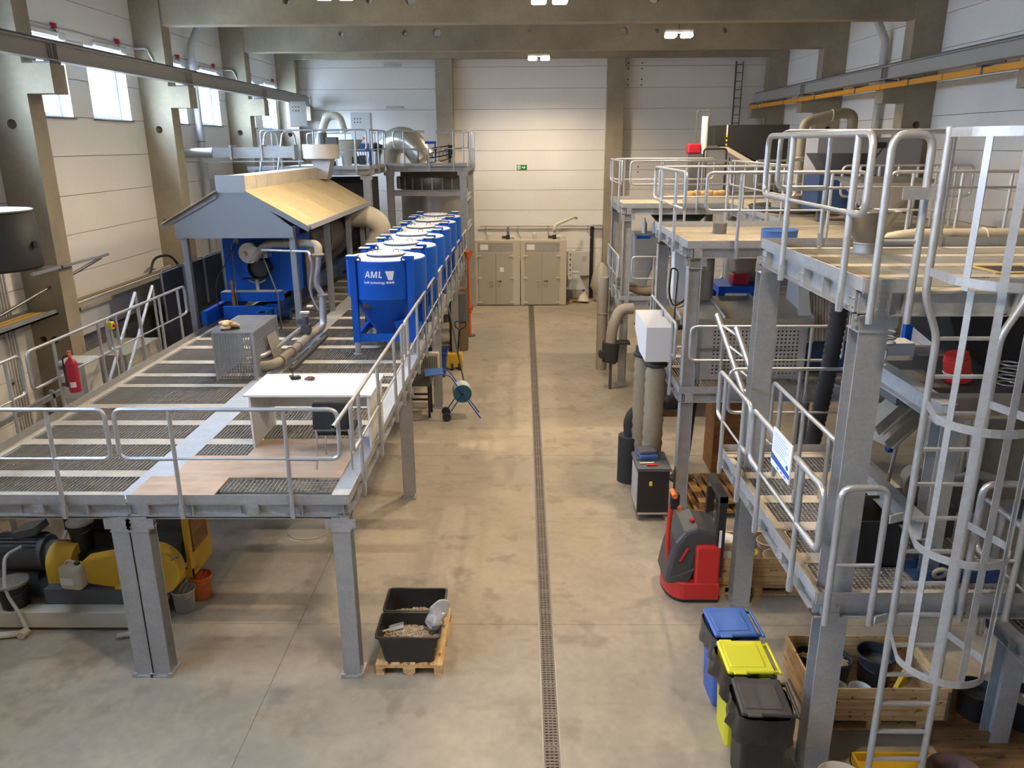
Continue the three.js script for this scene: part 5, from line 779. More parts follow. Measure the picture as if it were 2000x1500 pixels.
  const fb = thing('film_sack', 'translucent plastic sack hanging by the back wall', 'sack', [3.1, 0.15, -30.9]); const g = lathe([[0.12, 0], [0.24, 0.12], [0.42, 0.5], [0.38, 0.9], [0.2, 1.25], [0.08, 1.42], [0.02, 1.45]], 18), gp = g.attributes.position; for (let i = 0; i < gp.count; i++) { const k = 1 + (fbm((Math.atan2(gp.getX(i), gp.getZ(i)) + 3.15) / 6.3, gp.getY(i), 9, 3, 2, 401) - 0.5) * 0.5; gp.setXYZ(i, gp.getX(i) * k, gp.getY(i), gp.getZ(i) * k); } g.computeVertexNormals(); mesh('film', g, M.film, fb); mesh('bin_bottom', lathe([[0, -0.15], [0.2, -0.15], [0.22, 0.2], [0, 0.2]], 16), M.cream, fb);
  // exit sign
  const cv = document.createElement('canvas'); cv.width = 256; cv.height = 128; const q = cv.getContext('2d'); q.fillStyle = '#0f7a38'; q.fillRect(0, 0, 256, 128); q.fillStyle = '#f2f5f0'; q.fillRect(18, 14, 74, 100); q.fillStyle = '#0f7a38'; q.beginPath(); q.arc(58, 34, 9, 0, 7); q.fill(); q.lineWidth = 11; q.strokeStyle = '#0f7a38'; q.beginPath(); q.moveTo(58, 44); q.lineTo(54, 74); q.lineTo(72, 84); q.lineTo(68, 106); q.moveTo(54, 74); q.lineTo(44, 96); q.lineTo(28, 98); q.moveTo(38, 62); q.lineTo(56, 50); q.lineTo(78, 62); q.stroke(); q.fillStyle = '#f2f5f0'; q.beginPath(); q.moveTo(122, 54); q.lineTo(188, 54); q.lineTo(166, 32); q.lineTo(186, 32); q.lineTo(222, 64); q.lineTo(186, 96); q.lineTo(166, 96); q.lineTo(188, 74); q.lineTo(122, 74); q.fill();
  const t = new THREE.CanvasTexture(cv); t.colorSpace = THREE.SRGBColorSpace; const sg = thing('exit_sign', 'green exit sign with running figure and arrow on the back wall', 'sign', [-0.06, 5.1, ZB]); mesh('plate', bx(0.4, 0.19, 0.01, 0, 0.095, 0.008), M.green, sg); mesh('pictogram', place(new THREE.PlaneGeometry(0.39, 0.185), 0, 0.095, 0.0145), S({ map: t, roughness: 0.5 }), sg, true);
  const ld = thing('wall_ladder', 'narrow dark ladder running up the back wall on the right', 'ladder', [8.15, 0, ZB + 0.12]); for (const s of [-0.13, 0.13]) mesh('stile', bx(s < 0 ? 0.05 : 0.03, 6, 0.04, s, 6, 0), M.dgrey, ld); for (let i = 0; i < 20; i++) mesh('rung', bx(0.26, 0.025, 0.025, 0, 3.2 + i * 0.3, 0), M.dgrey, ld);
  for (const [y, l] of [[8.95, 'upper'], [7.45, 'lower']]) { const v = thing('wall_strip_light', `${l} slim grey unlit strip lamp on the back wall above the tower`, 'lamp', [-4.95, y, ZB]); mesh('case', bx(0.66, 0.07, 0.08, 0, 0, 0.04), M.grey, v); mesh('tube_cover', bx(0.58, 0.04, 0.02, 0, -0.005, 0.085), M.lgrey, v); }
  const wb = thing('wall_sensor_box', 'small white sensor box in the rear left corner under the beam', 'box', [-8.25, 7.75, ZB]); mesh('case', rb(0.14, 0.26, 0.1, 0.01, 0, 0, 0.05), M.white, wb);
  const wbk = scene.children.find((o) => o.name === 'wall_back'); for (const y0 of [8.78, 8.2, 5.0]) for (const dx of [0, 0.52]) for (const dy of [0, 0.2]) mesh('bolt_cap', cyz(0.028, 0.03, 3.98 + dx, y0 + dy, ZB + 0.012, { n: 10 }), M.dgrey, wbk);
}
// wall pipes and window actuators
{
  const dp = (label, x, z, s) => { const p = thing('rain_pipe', label, 'pipe', [x, 0, z]); mesh('pipe', tube([[0, 0.3, 0], [0, 8.65, 0], [s * 0.25, 9.1, 0], [s * 0.4, 9.5, 0]], 0.1, { f: 0.1, n: 12 }), M.lgreyp ??= S({ color: lin(0.5, 0.5, 0.5), roughness: 0.5 }), p, true); for (const y of [2, 4.2, 6.2, 8.0]) mesh('clamp', tor(0.105, 0.012, 0, y, 0), M.dgrey, p); };
  dp('grey rain pipe with offset bend on the window wall', XL + 0.16, -22.95, 1); dp('grey rain pipe with offset bend on the windowless wall', XR - 0.16, -22.7, -1);
  for (let i = 4; i < 7; i++) for (let k = 0; k < 2; k++) {
    const z = COLZ[i] - (k ? 3.45 : 0.98), zz = COLZ[i] - (k ? 5.16 : 2.66), a = thing('window_actuator', `white window opener box with red junction over ${['first', 'second', 'third', 'fourth', 'fifth', 'sixth'][(i - 4) * 2 + k]} visible window`, 'actuator', [XL, 8.2, zz]);
    mesh('case', rb(0.1, 0.09, z - zz - 0.5, 0.02, 0.06, 0, (z - zz) / 2 - 0.1), M.white, a); mesh('end_cap', rb(0.14, 0.16, 0.28, 0.04, 0.08, -0.02, 0.2), M.white, a); mesh('junction', rb(0.08, 0.1, 0.1, 0.01, 0.05, 0.16, 0.3), M.redx, a); mesh('lead', tube([[0.05, 0.1, 0.28], [0.08, 0.02, 0.25]], 0.008), M.black, a, true);
  }
  const cd = thing('conduit', 'thin grey conduit running along the window wall above the windows', 'conduit', [XL + 0.03, 8.34, -14.7]); mesh('tube', [cyz(0.014, 16.4, 0, 0, -8.3, { n: 8 })], M.grey, cd);
  for (const i of [5, 6]) { const l = thing('cable_sleeve', `orange-tipped cable sleeve entering the ${i === 5 ? 'second' : 'third'} visible column`, 'cable', [XL + 0.03, 8.3, COLZ[i] + 0.06]); mesh('sleeve', tube([[0, 0, 0], [0.3, 0, 0], [0.36, -0.15, 0.0], [0.4, -0.28, -0.06]], 0.025, { f: 0.06 }), M.alu, l, true); }
}
// ---------- machines and goods on the right ----------
{
  // white hood box and filter bags
  const h = thing('hood_box', 'white sheet-metal hood box at the side of the middle platform', 'hood', [0, 0, 0]);
  mesh('casing', [prism([[13.85, 2.9], [13.85, 3.22], [12.5, 3.2], [12.5, 2.62], [13.2, 2.62]].map(([a, b]) => [a, b]), 0.5, 'x', 2.02)], S({ color: lin(0.62, 0.62, 0.63), roughness: 0.4 }), h); rebase(h, [2.25, 2.6, -13.1]);
  for (const [x, z, l] of [[2.26, -12.85, 'nearer'], [2.16, -13.5, 'farther']]) { const b = thing('filter_bag', `long beige fabric filter bag hanging under the white hood, ${l} one`, 'filter bag', [x, 0.35, z]); const pts = []; for (let i = 0; i <= 24; i++) { const y = i / 24 * 2.1; pts.push([0.17 + 0.012 * Math.sin(i * 2.6) + (i === 24 ? -0.03 : 0) + (i === 0 ? -0.06 : 0), y]); } mesh('sleeve', lathe([[0, 0], ...pts], 20), M.bag, b); mesh('clamp_band', [tor(0.17, 0.035, 0, 2.14, 0, Math.PI / 2, 0, 0, 18), cy(0.16, 0.16, 0, 2.2, 0)], M.rubber, b); }
  // tool cart
  const t = thing('tool_cart', 'black wheeled tool cart with grey drawers beside the platform leg', 'tool cart', [2.16, 0, -12.28]);
  mesh('body', rb(0.52, 0.78, 0.72, 0.015, 0, 0.52, 0), M.black, t); for (let i = 0; i < 5; i++) mesh('drawer', rb(0.012, 0.12, 0.62, 0.004, -0.264, 0.24 + i * 0.135, 0), M.grey, t); mesh('top_tray', [bx(0.56, 0.05, 0.76, 0, 0.93, 0), bx(0.5, 0.02, 0.3, 0, 0.965, -0.15)], M.dgrey, t); mesh('yellow_tag', bx(0.05, 0.08, 0.004, -0.05, 0.68, 0.362), M.lime, t); mesh('base_rail', bx(0.5, 0.03, 0.02, 0, 0.14, 0.37), M.alu, t);
  for (const [sx, sz] of [[-1, -1], [-1, 1], [1, -1], [1, 1]]) { mesh('caster', [cyx(0.055, 0.035, sx * 0.2, 0.055, sz * 0.3, { n: 14 }), bx(0.05, 0.05, 0.05, sx * 0.2, 0.11, sz * 0.3)], M.steel, t); }
  const c = thing('blue_tool_case', 'blue-edged tool case with clear lid on the tool cart', 'case', [2.1, 0.98, -12.42], 0.15); mesh('case_body', rb(0.3, 0.06, 0.34, 0.01, 0, 0.035, 0), M.bin, c); mesh('case_lid', rb(0.3, 0.05, 0.3, 0.01, 0, 0.09, -0.03), M.dgrey, c);
  const k = thing('red_knife', 'red cutter knife lying on the tool cart', 'knife', [2.14, 0.957, -12.03], 0.1); mesh('grip', rb(0.2, 0.025, 0.035, 0.008, 0, 0.015, 0), M.red, k); const k2 = thing('white_marker', 'white marker pen lying on the tool cart', 'pen', [2.06, 0.957, -12.11], 0.1); mesh('barrel', cyx(0.014, 0.24, 0, 0.016, 0, { n: 10 }), M.white, k2);
  // stacker truck
  const s = thing('pallet_stacker', 'red and black electric pallet stacker with raised tiller and mast', 'stacker', [2.36, 0, -9.85]);
  const plan = (e, dx = 0) => { const q = new THREE.Shape(); q.moveTo(0.3 + e, -0.39 - e); q.lineTo(0.3 + e, 0.39 + e); q.lineTo(-0.16, 0.39 + e); q.quadraticCurveTo(-0.36 - e, 0.34 + e, -0.38 - e, 0.06); q.quadraticCurveTo(-0.36 - e, -0.34 - e, -0.16, -0.39 - e); q.closePath(); return q; };
  const up = (q, y, h, bv) => place(new THREE.ExtrudeGeometry(q, { depth: h, bevelEnabled: true, bevelSize: bv, bevelThickness: bv, bevelSegments: 3, curveSegments: 10 }), 0, y, 0, -Math.PI / 2);
  mesh('chassis', up(plan(0), 0.07, 0.22, 0.02), M.red, s); mesh('bumper', up(plan(0.005), 0.03, 0.03, 0.01), M.black, s);
  mesh('side_cover', rb(0.34, 0.62, 0.8, 0.04, 0.15, 0.56, 0), M.red, s);
  const cg = S({ color: lin(0.055, 0.055, 0.057), roughness: 0.5 });
  mesh('battery_cover', prism([[-0.36, 0.32], [-0.3, 0.62], [-0.24, 0.86], [-0.14, 1.0], [0.0, 1.06], [0.26, 0.98], [0.26, 0.86], [0.02, 0.84], [-0.04, 0.66], [-0.08, 0.36]], 0.56, 'z', -0.28, 0.05), cg, s);
  mesh('foot_well', prism([[-0.37, 0.3], [-0.1, 0.3], [-0.02, 0.5], [-0.16, 0.42], [-0.36, 0.34]], 0.66, 'z', -0.33, 0.02), cg, s);
  mesh('tiller', tube([[-0.34, 0.42, 0.12], [-0.37, 0.9, 0.12], [-0.34, 1.36, 0.12]], 0.034, { f: 0.3 }), M.red, s, true); mesh('tiller_head', [rb(0.13, 0.24, 0.1, 0.03, -0.3, 1.42, 0.12)], M.black, s); mesh('tiller_grip', cyz(0.035, 0.2, -0.32, 1.53, 0.12), M.orange, s); mesh('tiller_grip', cyz(0.03, 0.16, -0.24, 1.34, 0.12), M.orange, s);
  for (const z of [-0.34, 0.34]) mesh('mast_profile', [bx(0.1, 1.2, 0.09, 0.3, 1.0, z)], M.black, s); mesh('mast_top', bx(0.11, 0.09, 0.77, 0.3, 1.56, 0), M.black, s); mesh('lift_chain', bx(0.04, 1.0, 0.03, 0.3, 1.05, 0.05), M.steel, s); mesh('mast_label', bx(0.035, 0.26, 0.004, 0.29, 0.98, 0.387), M.paper, s); mesh('guard_pane', bx(0.006, 0.6, 0.58, 0.24, 1.25, 0), M.glass, s); mesh('emergency_knob', cy(0.035, 0.03, -0.04, 1.12, 0.1), M.redx, s); mesh('brake_lever', rod([-0.22, 0.62, 0.34], [-0.12, 0.82, 0.34], 0.02), M.redx, s, true);
  mesh('fork', bx(1.0, 0.05, 0.14, 0.85, 0.062, -0.4), M.black, s); mesh('fork', bx(1.0, 0.05, 0.14, 0.85, 0.062, 0.0), M.black, s);
  // crate with buckets behind the near leg
  function crate(label, at, w, d, h, m = M.wood) { const q = thing('wooden_crate', label, 'crate', at), n = 3; for (let i = 0; i < n; i++) { const y = 0.02 + h * (i + 0.5) / n, hh = h / n - 0.006; mesh('board', bx(w, hh, 0.022, 0, y, d / 2 - 0.011), m, q); mesh('board', bx(w, hh, 0.022, 0, y, -d / 2 + 0.011), m, q); mesh('board', bx(0.022, hh, d - 0.044, -w / 2 + 0.011, y, 0), m, q); mesh('board', bx(0.022, hh, d - 0.044, w / 2 - 0.011, y, 0), m, q); } mesh('floor_board', bx(w - 0.05, 0.02, d - 0.05, 0, 0.012, 0), m, q); for (const s of [-1, 1]) mesh('corner_plate', bx(0.03, h * 0.9, 0.006, s * (w / 2 - 0.02), h / 2, d / 2 + 0.003), M.steel, q); return q; }
  const pl = pallet('pallet under the wooden crate behind the stacker', [3.28, 0, -10.05], Math.PI / 2);
  crate('pallet-collar crate full of white buckets behind the red stacker', [3.28, 0.145, -10.05], 1.2, 0.8, 0.42);
  const tr = S({ color: lin(0.62, 0.57, 0.48), roughness: 0.5 });
  bucket('white bucket with crumpled liner in the left of the bucket crate', [2.92, 0.18, -9.86], 0.14, 0.32, M.white, { fill: M.white, handle: false }); bucket('white lidded tub at the back of the bucket crate', [2.92, 0.18, -10.22], 0.16, 0.4, M.white, { lid: M.white }); bucket('translucent beige bucket at the front of the bucket crate', [3.55, 0.18, -9.86], 0.16, 0.34, tr); bucket('translucent bucket at the back right of the bucket crate', [3.55, 0.18, -10.22], 0.15, 0.38, tr); bucket('yellow bucket in the middle of the bucket crate', [3.22, 0.18, -10.05], 0.13, 0.3, M.lime);
  pallet('worn grey pallet lying under the middle platform front', [3.3, 0, -12.6], 0, M.woodD, { v: S({ map: TX.woodV, color: lin(0.5, 0.42, 0.34), roughness: 0.85 }) }); pallet('second worn pallet stacked on the grey one', [3.34, 0.146, -12.65], 0.06, M.woodD, { v: S({ map: TX.woodV, color: lin(0.5, 0.42, 0.34), roughness: 0.85 }) });
  const bo = thing('brown_box', 'brown wooden box standing under the middle platform', 'box', [4.05, 0, -14.25]); mesh('carcass', rb(0.9, 1.55, 0.7, 0.01, 0, 0.78, 0), M.brown, bo); mesh('lid_board', bx(0.94, 0.03, 0.74, 0, 1.57, 0), M.brown, bo);
  // wheelie bins
  const bin = (label, at, m, lidm, bagm, ry = 0) => {
    const b = thing('wheelie_bin', label, 'bin', at, ry);
    const P = [[0.38, 0.44, 0.0], [0.40, 0.46, 0.3], [0.46, 0.54, 0.9]], pos = [], ring = (w, d, y) => { const o = [], r = 0.05, x = w / 2, z = d / 2; for (const [cx, cz, a0] of [[x - r, z - r, 0], [-x + r, z - r, 1], [-x + r, -z + r, 2], [x - r, -z + r, 3]]) for (let i = 0; i <= 3; i++) { const a = (a0 + i / 3) * Math.PI / 2; o.push([cx + Math.cos(a) * r, y, cz + Math.sin(a) * r]); } o.push(o[0]); return o; };
    for (let i = 0; i < 2; i++) { const A = ring(...P[i]), Bz = ring(...P[i + 1]); for (let k2 = 0; k2 < A.length - 1; k2++) pos.push(...A[k2], ...Bz[k2], ...A[k2 + 1], ...A[k2 + 1], ...Bz[k2], ...Bz[k2 + 1]); } const g = new THREE.BufferGeometry(); g.setAttribute('position', new THREE.Float32BufferAttribute(pos, 3)); g.setAttribute('uv', new THREE.Float32BufferAttribute(new Float32Array(pos.length / 3 * 2), 2)); g.computeVertexNormals();
    m.side = THREE.DoubleSide; mesh('bin_body', [g, bx(0.36, 0.02, 0.42, 0, 0.01, 0)], m, b);
    const bgm = new THREE.CylinderGeometry(0.345, 0.36, 0.3, 28, 4, true), p = bgm.attributes.position; for (let i = 0; i < p.count; i++) { const y = p.getY(i), a = Math.atan2(p.getZ(i), p.getX(i)), e = 1 / Math.max(Math.abs(Math.cos(a)), Math.abs(Math.sin(a))), rs = 0.80 + (fbm((a + 3.15) / 6.3, y + 0.5, 14, 3, 3, 501 + at[2] * 10) - 0.4) * 0.5 * (y < 0.1 ? 1 : 0.4) + (y < -0.05 ? 0.04 : 0); p.setXYZ(i, Math.cos(a) * 0.33 * Math.min(e, 1.25) * rs * 0.98, y + 0.76 + (y < -0.1 ? (fbm((a + 3.15) / 6.3, 0.3, 8, 3, 2, 511) - 0.5) * 0.16 : 0), Math.sin(a) * 0.335 * Math.min(e, 1.25) * rs); } bgm.computeVertexNormals();
    mesh('bin_liner', bgm, bagm, b);
    const lid = mesh('lid', [rb(0.48, 0.05, 0.52, 0.022, 0, 0.95, 0.0), rb(0.36, 0.02, 0.36, 0.01, -0.02, 0.975, 0.02)], lidm, b); mesh('lid_grip', rb(0.13, 0.02, 0.05, 0.008, -0.12, 0.962, 0.27), lidm, lid); mesh('lid_grip', rb(0.13, 0.02, 0.05, 0.008, -0.14, 0.962, -0.25), lidm, lid);
    mesh('rear_handle', [cyz(0.018, 0.5, 0.3, 0.93, 0), bx(0.1, 0.03, 0.03, 0.26, 0.93, 0.22), bx(0.1, 0.03, 0.03, 0.26, 0.93, -0.22)], lidm, b); for (const z of [-0.2, 0.2]) mesh('wheel', cyz(0.1, 0.05, 0.2, 0.1, z, { n: 18 }), M.rubber, b);
    return b;
  };
  const bagB = S({ color: lin(0.012, 0.012, 0.013), roughness: 0.28, side: THREE.DoubleSide }), bagG = S({ color: lin(0.05, 0.05, 0.05), roughness: 0.4, side: THREE.DoubleSide });
  bin('blue wheelie bin with grey liner, farthest of three', [2.31, 0, -7.6], S({ color: lin(0.05, 0.11, 0.36), roughness: 0.5 }), S({ color: lin(0.06, 0.14, 0.42), roughness: 0.45 }), bagG, 0.05);
  bin('yellow wheelie bin with black liner, middle of three', [2.31, 0, -6.98], S({ color: lin(0.62, 0.56, 0.03), roughness: 0.5 }), M.lime, bagB, 0.0);
  bin('dark grey wheelie bin with black liner, nearest of three', [2.3, 0, -6.36], S({ color: lin(0.016, 0.0155, 0.015), roughness: 0.5 }), S({ color: lin(0.045, 0.042, 0.04), roughness: 0.5 }), bagB, -0.05);
  // near crate with goods
  const pn = pallet('pallet under the near crate of samples', [3.78, 0, -7.42], Math.PI / 2); crate('long wooden crate of sample buckets below the ladder', [3.8, 0.145, -7.45], 1.45, 0.95, 0.4);
  const dk = S({ color: lin(0.022, 0.024, 0.03), roughness: 0.45 });
  bucket('black bucket of straw-coloured chips in the near crate', [3.52, 0.18, -7.55], 0.17, 0.36, dk, { fill: M.straw, sticks: 160, heap: 0.07 }); bucket('empty black bucket at the back right of the near crate', [4.0, 0.18, -7.6], 0.2, 0.38, dk, { fill: M.dgrey, heap: 0.0 }); bucket('dark bucket of reeds in the left corner of the near crate', [3.23, 0.18, -7.66], 0.11, 0.34, dk, { fill: M.straw, sticks: 60 }); bucket('white beaker at the front of the near crate', [3.65, 0.17, -7.16], 0.11, 0.26, M.white, { handle: false }); bucket('grey beaker at the front left of the near crate', [3.38, 0.17, -7.16], 0.12, 0.28, M.grey, { handle: false });
  const bk = thing('yellow_brush', 'yellow brush handle sticking out of a white bag in the near crate', 'brush', [4.08, 0.2, -7.2], 0.3); mesh('handle', bx(0.06, 0.4, 0.05, 0, 0.24, 0, 0.15, 0, -0.2), M.yellow, bk); mesh('wire', tor(0.07, 0.004, 0.1, 0.28, 0, 0), M.steel, bk);
  const wbq = thing('white_bag', 'crumpled white plastic bag in the near crate', 'bag', [3.98, 0.17, -7.14]); const wg = new THREE.IcosahedronGeometry(0.13, 3), wp = wg.attributes.position; for (let i = 0; i < wp.count; i++) { const k = 0.85 + 0.45 * fbm(wp.getX(i) * 2 + 0.5, wp.getY(i) * 2 + wp.getZ(i), 6, 6, 2, 601); wp.setXYZ(i, wp.getX(i) * k * 1.2, wp.getY(i) * k + 0.12, wp.getZ(i) * k); } wg.computeVertexNormals(); mesh('film', wg, M.white, wbq);
  const cgb = thing('clear_bag', 'clear plastic sample bag standing in the near crate', 'bag', [3.24, 0.17, -7.38]); mesh('film', new THREE.ConeGeometry(0.1, 0.3, 9).translate(0, 0.15, 0), M.film, cgb);
  tag(mesh('floor_board', bb(4.3, 6.6, 0.01, 0.03, -6.3, -7.75), S({ map: TX.wood, color: lin(0.3, 0.22, 0.15), roughness: 0.7 })), 'brown wood panel lying on the floor at the right edge', 'panel');
  bucket('black tub with dark soil on the brown floor panel', [4.97, 0.03, -7.25], 0.19, 0.34, dk, { fill: M.dgrey, handle: false }); const b9 = bucket('black tub with a paper note on the brown floor panel', [5.42, 0.03, -7.1], 0.21, 0.36, dk, { fill: M.gravel, handle: false }); mesh('paper_note', bx(0.14, 0.004, 0.18, 0.05, 0.33, 0.03, 0.2, 0.4, 0.1), M.paper, b9);
  bucket('large open tub of pale chips at the lower frame edge', [3.02, 0.12, -6.0], 0.22, 0.2, M.cream, { fill: M.straw, sticks: 60, handle: false, heap: 0.02 }); bucket('large dark red tub at the lower frame edge', [4.15, 0.1, -6.1], 0.26, 0.2, S({ color: lin(0.12, 0.06, 0.05), roughness: 0.6 }), { handle: false });
  const yc = thing('yellow_crate', 'yellow plastic crate under the near pallet edge', 'crate', [3.75, 0, -6.42]); mesh('crate_shell', [bb(-0.4, 0.4, 0, 0.02, -0.15, 0.15), bb(-0.4, 0.4, 0, 0.12, 0.13, 0.15), bb(-0.4, 0.4, 0, 0.12, -0.15, -0.13), bb(-0.4, -0.38, 0, 0.12, -0.15, 0.15), bb(0.38, 0.4, 0, 0.12, -0.15, 0.15)], M.yellow, yc);
}
{
  // perforated machine with sheet lid on the mid lower deck
  const D = 2.25, m = thing('perforated_guard_machine', 'machine with perforated metal guard and dusty sheet lid on the middle deck', 'machine', [0, 0, 0]);
  const sh = new THREE.Shape([[0, 0], [1.72, 0], [1.72, 1.0], [0, 1.0]].map((a) => new THREE.Vector2(...a))); for (let i = 0; i < 22; i++) for (let j = 0; j < 13; j++) if (i !== 10 && i !== 11) { const h = new THREE.Path(); h.absarc(0.2 + i * 0.066, 0.1 + j * 0.066, 0.019, 0, 7, true); sh.holes.push(h); }
  mesh('perforated_sheet', place(new THREE.ExtrudeGeometry(sh, { depth: 0.004, bevelEnabled: false, curveSegments: 2 }), 3.0, D, -12.75), M.galvL, m);
  mesh('inner_drum', [bb(3.05, 4.7, D + 0.05, D + 0.95, -13.1, -13.6), cyx(0.35, 1.5, 3.85, D + 0.5, -13.2)], M.dgrey, m);
  mesh('side_plate', [bb(2.72, 3.0, D, D + 1.0, -12.76, -12.78)], M.galv, m); mesh('frame', [bb(2.98, 3.02, D, D + 1.02, -12.74, -13.9), bb(4.7, 4.74, D, D + 1.02, -12.74, -13.9), bb(2.98, 4.74, D + 0.98, D + 1.02, -12.72, -12.78)], M.galv, m);
  for (let i = 0; i < 3; i++) mesh('lid_sheet', prism([[12.7, D + 1.02], [14.0, D + 1.16], [14.0, D + 1.19], [12.7, D + 1.05]].map(([a, b]) => [a, b]), 0.72, 'x', 2.6 + i * 0.74), M.dusty, m);
  for (const x of [2.6, 3.33, 4.07, 4.8]) mesh('lid_rib', prism([[12.7, D + 1.05], [14.0, D + 1.19], [14.0, D + 1.24], [12.7, D + 1.1]], 0.02, 'x', x), M.galv, m); mesh('latch', bb(2.82, 2.88, D + 0.35, D + 0.65, -12.72, -12.76), M.lgrey, m); mesh('lid_front', bb(2.6, 4.82, D + 0.96, D + 1.06, -12.68, -12.7), M.dusty, m);
  rebase(m, [3.8, D, -13.2]);
  // grey flexible hose to beige cylinder
  const f = thing('hose_to_cylinder', 'grey flexible hose feeding a beige vertical cylinder behind the middle column', 'hose', [3.22, 2.25, -13.9]); mesh('cylinder', [cy(0.17, 1.25, 0, 1.25, 0, { n: 20 }), tor(0.172, 0.008, 0, 1.7, 0)], M.bagc ??= S({ color: lin(0.42, 0.37, 0.31), roughness: 0.75 }), f); mesh('flexible_hose', [tube([[0, 1.85, 0], [-0.02, 2.0, 0], [0.22, 2.25, 0], [0.22, 2.5, 0]], 0.12, { f: 0.15, n: 14 })], M.hosed ??= S({ color: lin(0.12, 0.115, 0.105), roughness: 0.8 }), f, true); mesh('stand', cy(0.2, 0.62, 0, 0.31, 0), M.dgrey, f);
  // big ribbed black hose
  const h = thing('ribbed_hose', 'thick black ribbed hose running down beside the near columns', 'hose', [0, 0, 0]); const A = V(4.02, 4.75, -9.75), Bq = V(4.1, 1.3, -10.6), pts = [], N = 120; for (let i = 0; i <= N; i++) pts.push(A.clone().lerp(Bq, i / N).add(V(0.05 * Math.sin(i / N * 3.1), 0, 0))); mesh('hose_wall', tube(pts, (t) => 0.105 + 0.011 * Math.sin(t * 120 * 2.1), { raw: true, n: 16 }), M.rubber, h, true); rebase(h, [4.1, 1.3, -10.6]);
  const dr = thing('blue_drum', 'open blue plastic drum let into the middle upper deck', 'drum', [4.05, 4.5, -12.55]); mesh('drum_wall', [lathe([[0.24, 0], [0.27, 0.02], [0.28, 0.26], [0.29, 0.28], [0.27, 0.28], [0.26, 0.05], [0, 0.05]], 26)], M.bin, dr);
  const fu = thing('deck_funnel', 'galvanised funnel standing in the nearest upper deck', 'funnel', [3.74, 4.94, -8.62]); mesh('cone', lathe([[0.125, 0], [0.125, 0.12], [0.14, 0.13], [0.3, 0.44], [0.31, 0.45], [0.295, 0.44], [0.13, 0.13]], 28), M.inoxd ??= S({ color: lin(0.42, 0.41, 0.38), metalness: 0.9, roughness: 0.32 }), fu); mesh('collar', [tor(0.128, 0.012, 0, 0.1, 0), cy(0.13, 0.09, 0, 0.045, 0, { n: 24, open: true })], M.galv, fu);
  const bp = thing('beige_duct', 'thick beige horizontal duct across the upper deck behind the funnel', 'duct', [0, 0, 0]); mesh('pipe', tube([[4.15, 4.85, -9.6], [4.6, 4.97, -9.6], [8.2, 4.97, -9.6]], 0.12, { f: 0.2, n: 16 }), M.beigep ??= S({ color: lin(0.42, 0.37, 0.28), roughness: 0.55 }), bp, true); for (const x of [4.75, 5.55]) mesh('tie', tor(0.124, 0.008, x, 4.97, -9.6, 0, Math.PI / 2), M.white, bp); rebase(bp, [5, 4.85, -9.6]);
  const hole = thing('taped_opening', 'yellow taped rectangular opening in the nearest upper deck', 'opening', [4.55, 4.945, -7.35]); mesh('tape_frame', [bx(0.55, 0.012, 0.05, 0, 0.006, 0.2, 0, 0.08), bx(0.5, 0.012, 0.05, 0, 0.006, -0.2), bx(0.05, 0.012, 0.42, -0.25, 0.006, 0, 0, 0.1), bx(0.05, 0.012, 0.42, 0.25, 0.006, 0)], S({ color: lin(0.5, 0.38, 0.14), roughness: 0.8 }), hole); mesh('pit', bx(0.46, 0.004, 0.36, 0, 0.002, 0), M.black, hole);
  // black hopper, sloping chute, partition cabinet, ducts
  const bh = thing('black_hopper', 'big black loading hopper with hazard stripe at the far right', 'hopper', [0, 0, 0]); mesh('hopper_side', prism([[5.95, 6.0], [5.95, 6.58], [7.75, 6.58], [7.75, 5.45], [7.1, 5.45]], 1.2, 'z', -25.2), M.blk2 ??= S({ color: lin(0.02, 0.021, 0.022), roughness: 0.6 }), bh); mesh('hopper_lip', bb(5.6, 5.93, 6.0, 6.57, -24.0, -25.2), M.blk2, bh); mesh('hazard_strip', [bb(5.93, 5.97, 6.0, 6.06, -23.98, -24.0), bb(5.93, 5.97, 6.12, 6.18, -23.98, -24.0), bb(5.93, 5.97, 6.24, 6.3, -23.98, -24.0)], M.lime, bh); mesh('edge_trim', bb(5.93, 5.97, 6.3, 6.58, -23.98, -24.0), M.white, bh); mesh('chute_sheet', prism([[5.75, 5.97], [6.0, 5.97], [7.0, 5.44], [6.7, 5.44]], 1.1, 'z', -25.1), M.cream, bh); mesh('stand', [bb(6.2, 6.32, 4.57, 5.6, -24.1, -24.2), bb(7.5, 7.62, 4.57, 5.5, -24.1, -24.2)], M.dgrey, bh); rebase(bh, [6.7, 4.57, -24.5]);
  const wc = thing('pale_partition', 'pale grey machine cabinet at the right wall behind the rails', 'cabinet', [7.9, 4.58, -18.9]); mesh('panel', rb(1.3, 1.75, 0.8, 0.01, -0.6, 0.88, 0), S({ color: lin(0.40, 0.40, 0.42), roughness: 0.5 }), wc); mesh('panel', rb(1.0, 1.6, 0.8, 0.01, 0.6, 0.8, 0), S({ color: lin(0.33, 0.32, 0.31), roughness: 0.5 }), wc);
  const ds = thing('display_unit', 'small yellow-green display unit with cables on a thin pole', 'display', [7.35, 4.57, -17.2]); mesh('pole', cy(0.015, 1.4, 0, 0.7, 0), M.steel, ds); mesh('case', bx(0.3, 0.12, 0.1, 0.1, 1.45, 0), M.black, ds); mesh('face', bx(0.1, 0.11, 0.012, -0.02, 1.45, 0.052), M.lime, ds); mesh('cable', tube([[0.1, 1.4, 0], [-0.2, 1.2, 0], [-0.35, 1.35, 0]], 0.012, { f: 0.1 }), M.black, ds, true); mesh('cable', tube([[0.2, 1.4, 0], [0.05, 1.15, 0], [0, 0.9, 0]], 0.012, { f: 0.1 }), M.black, ds, true);
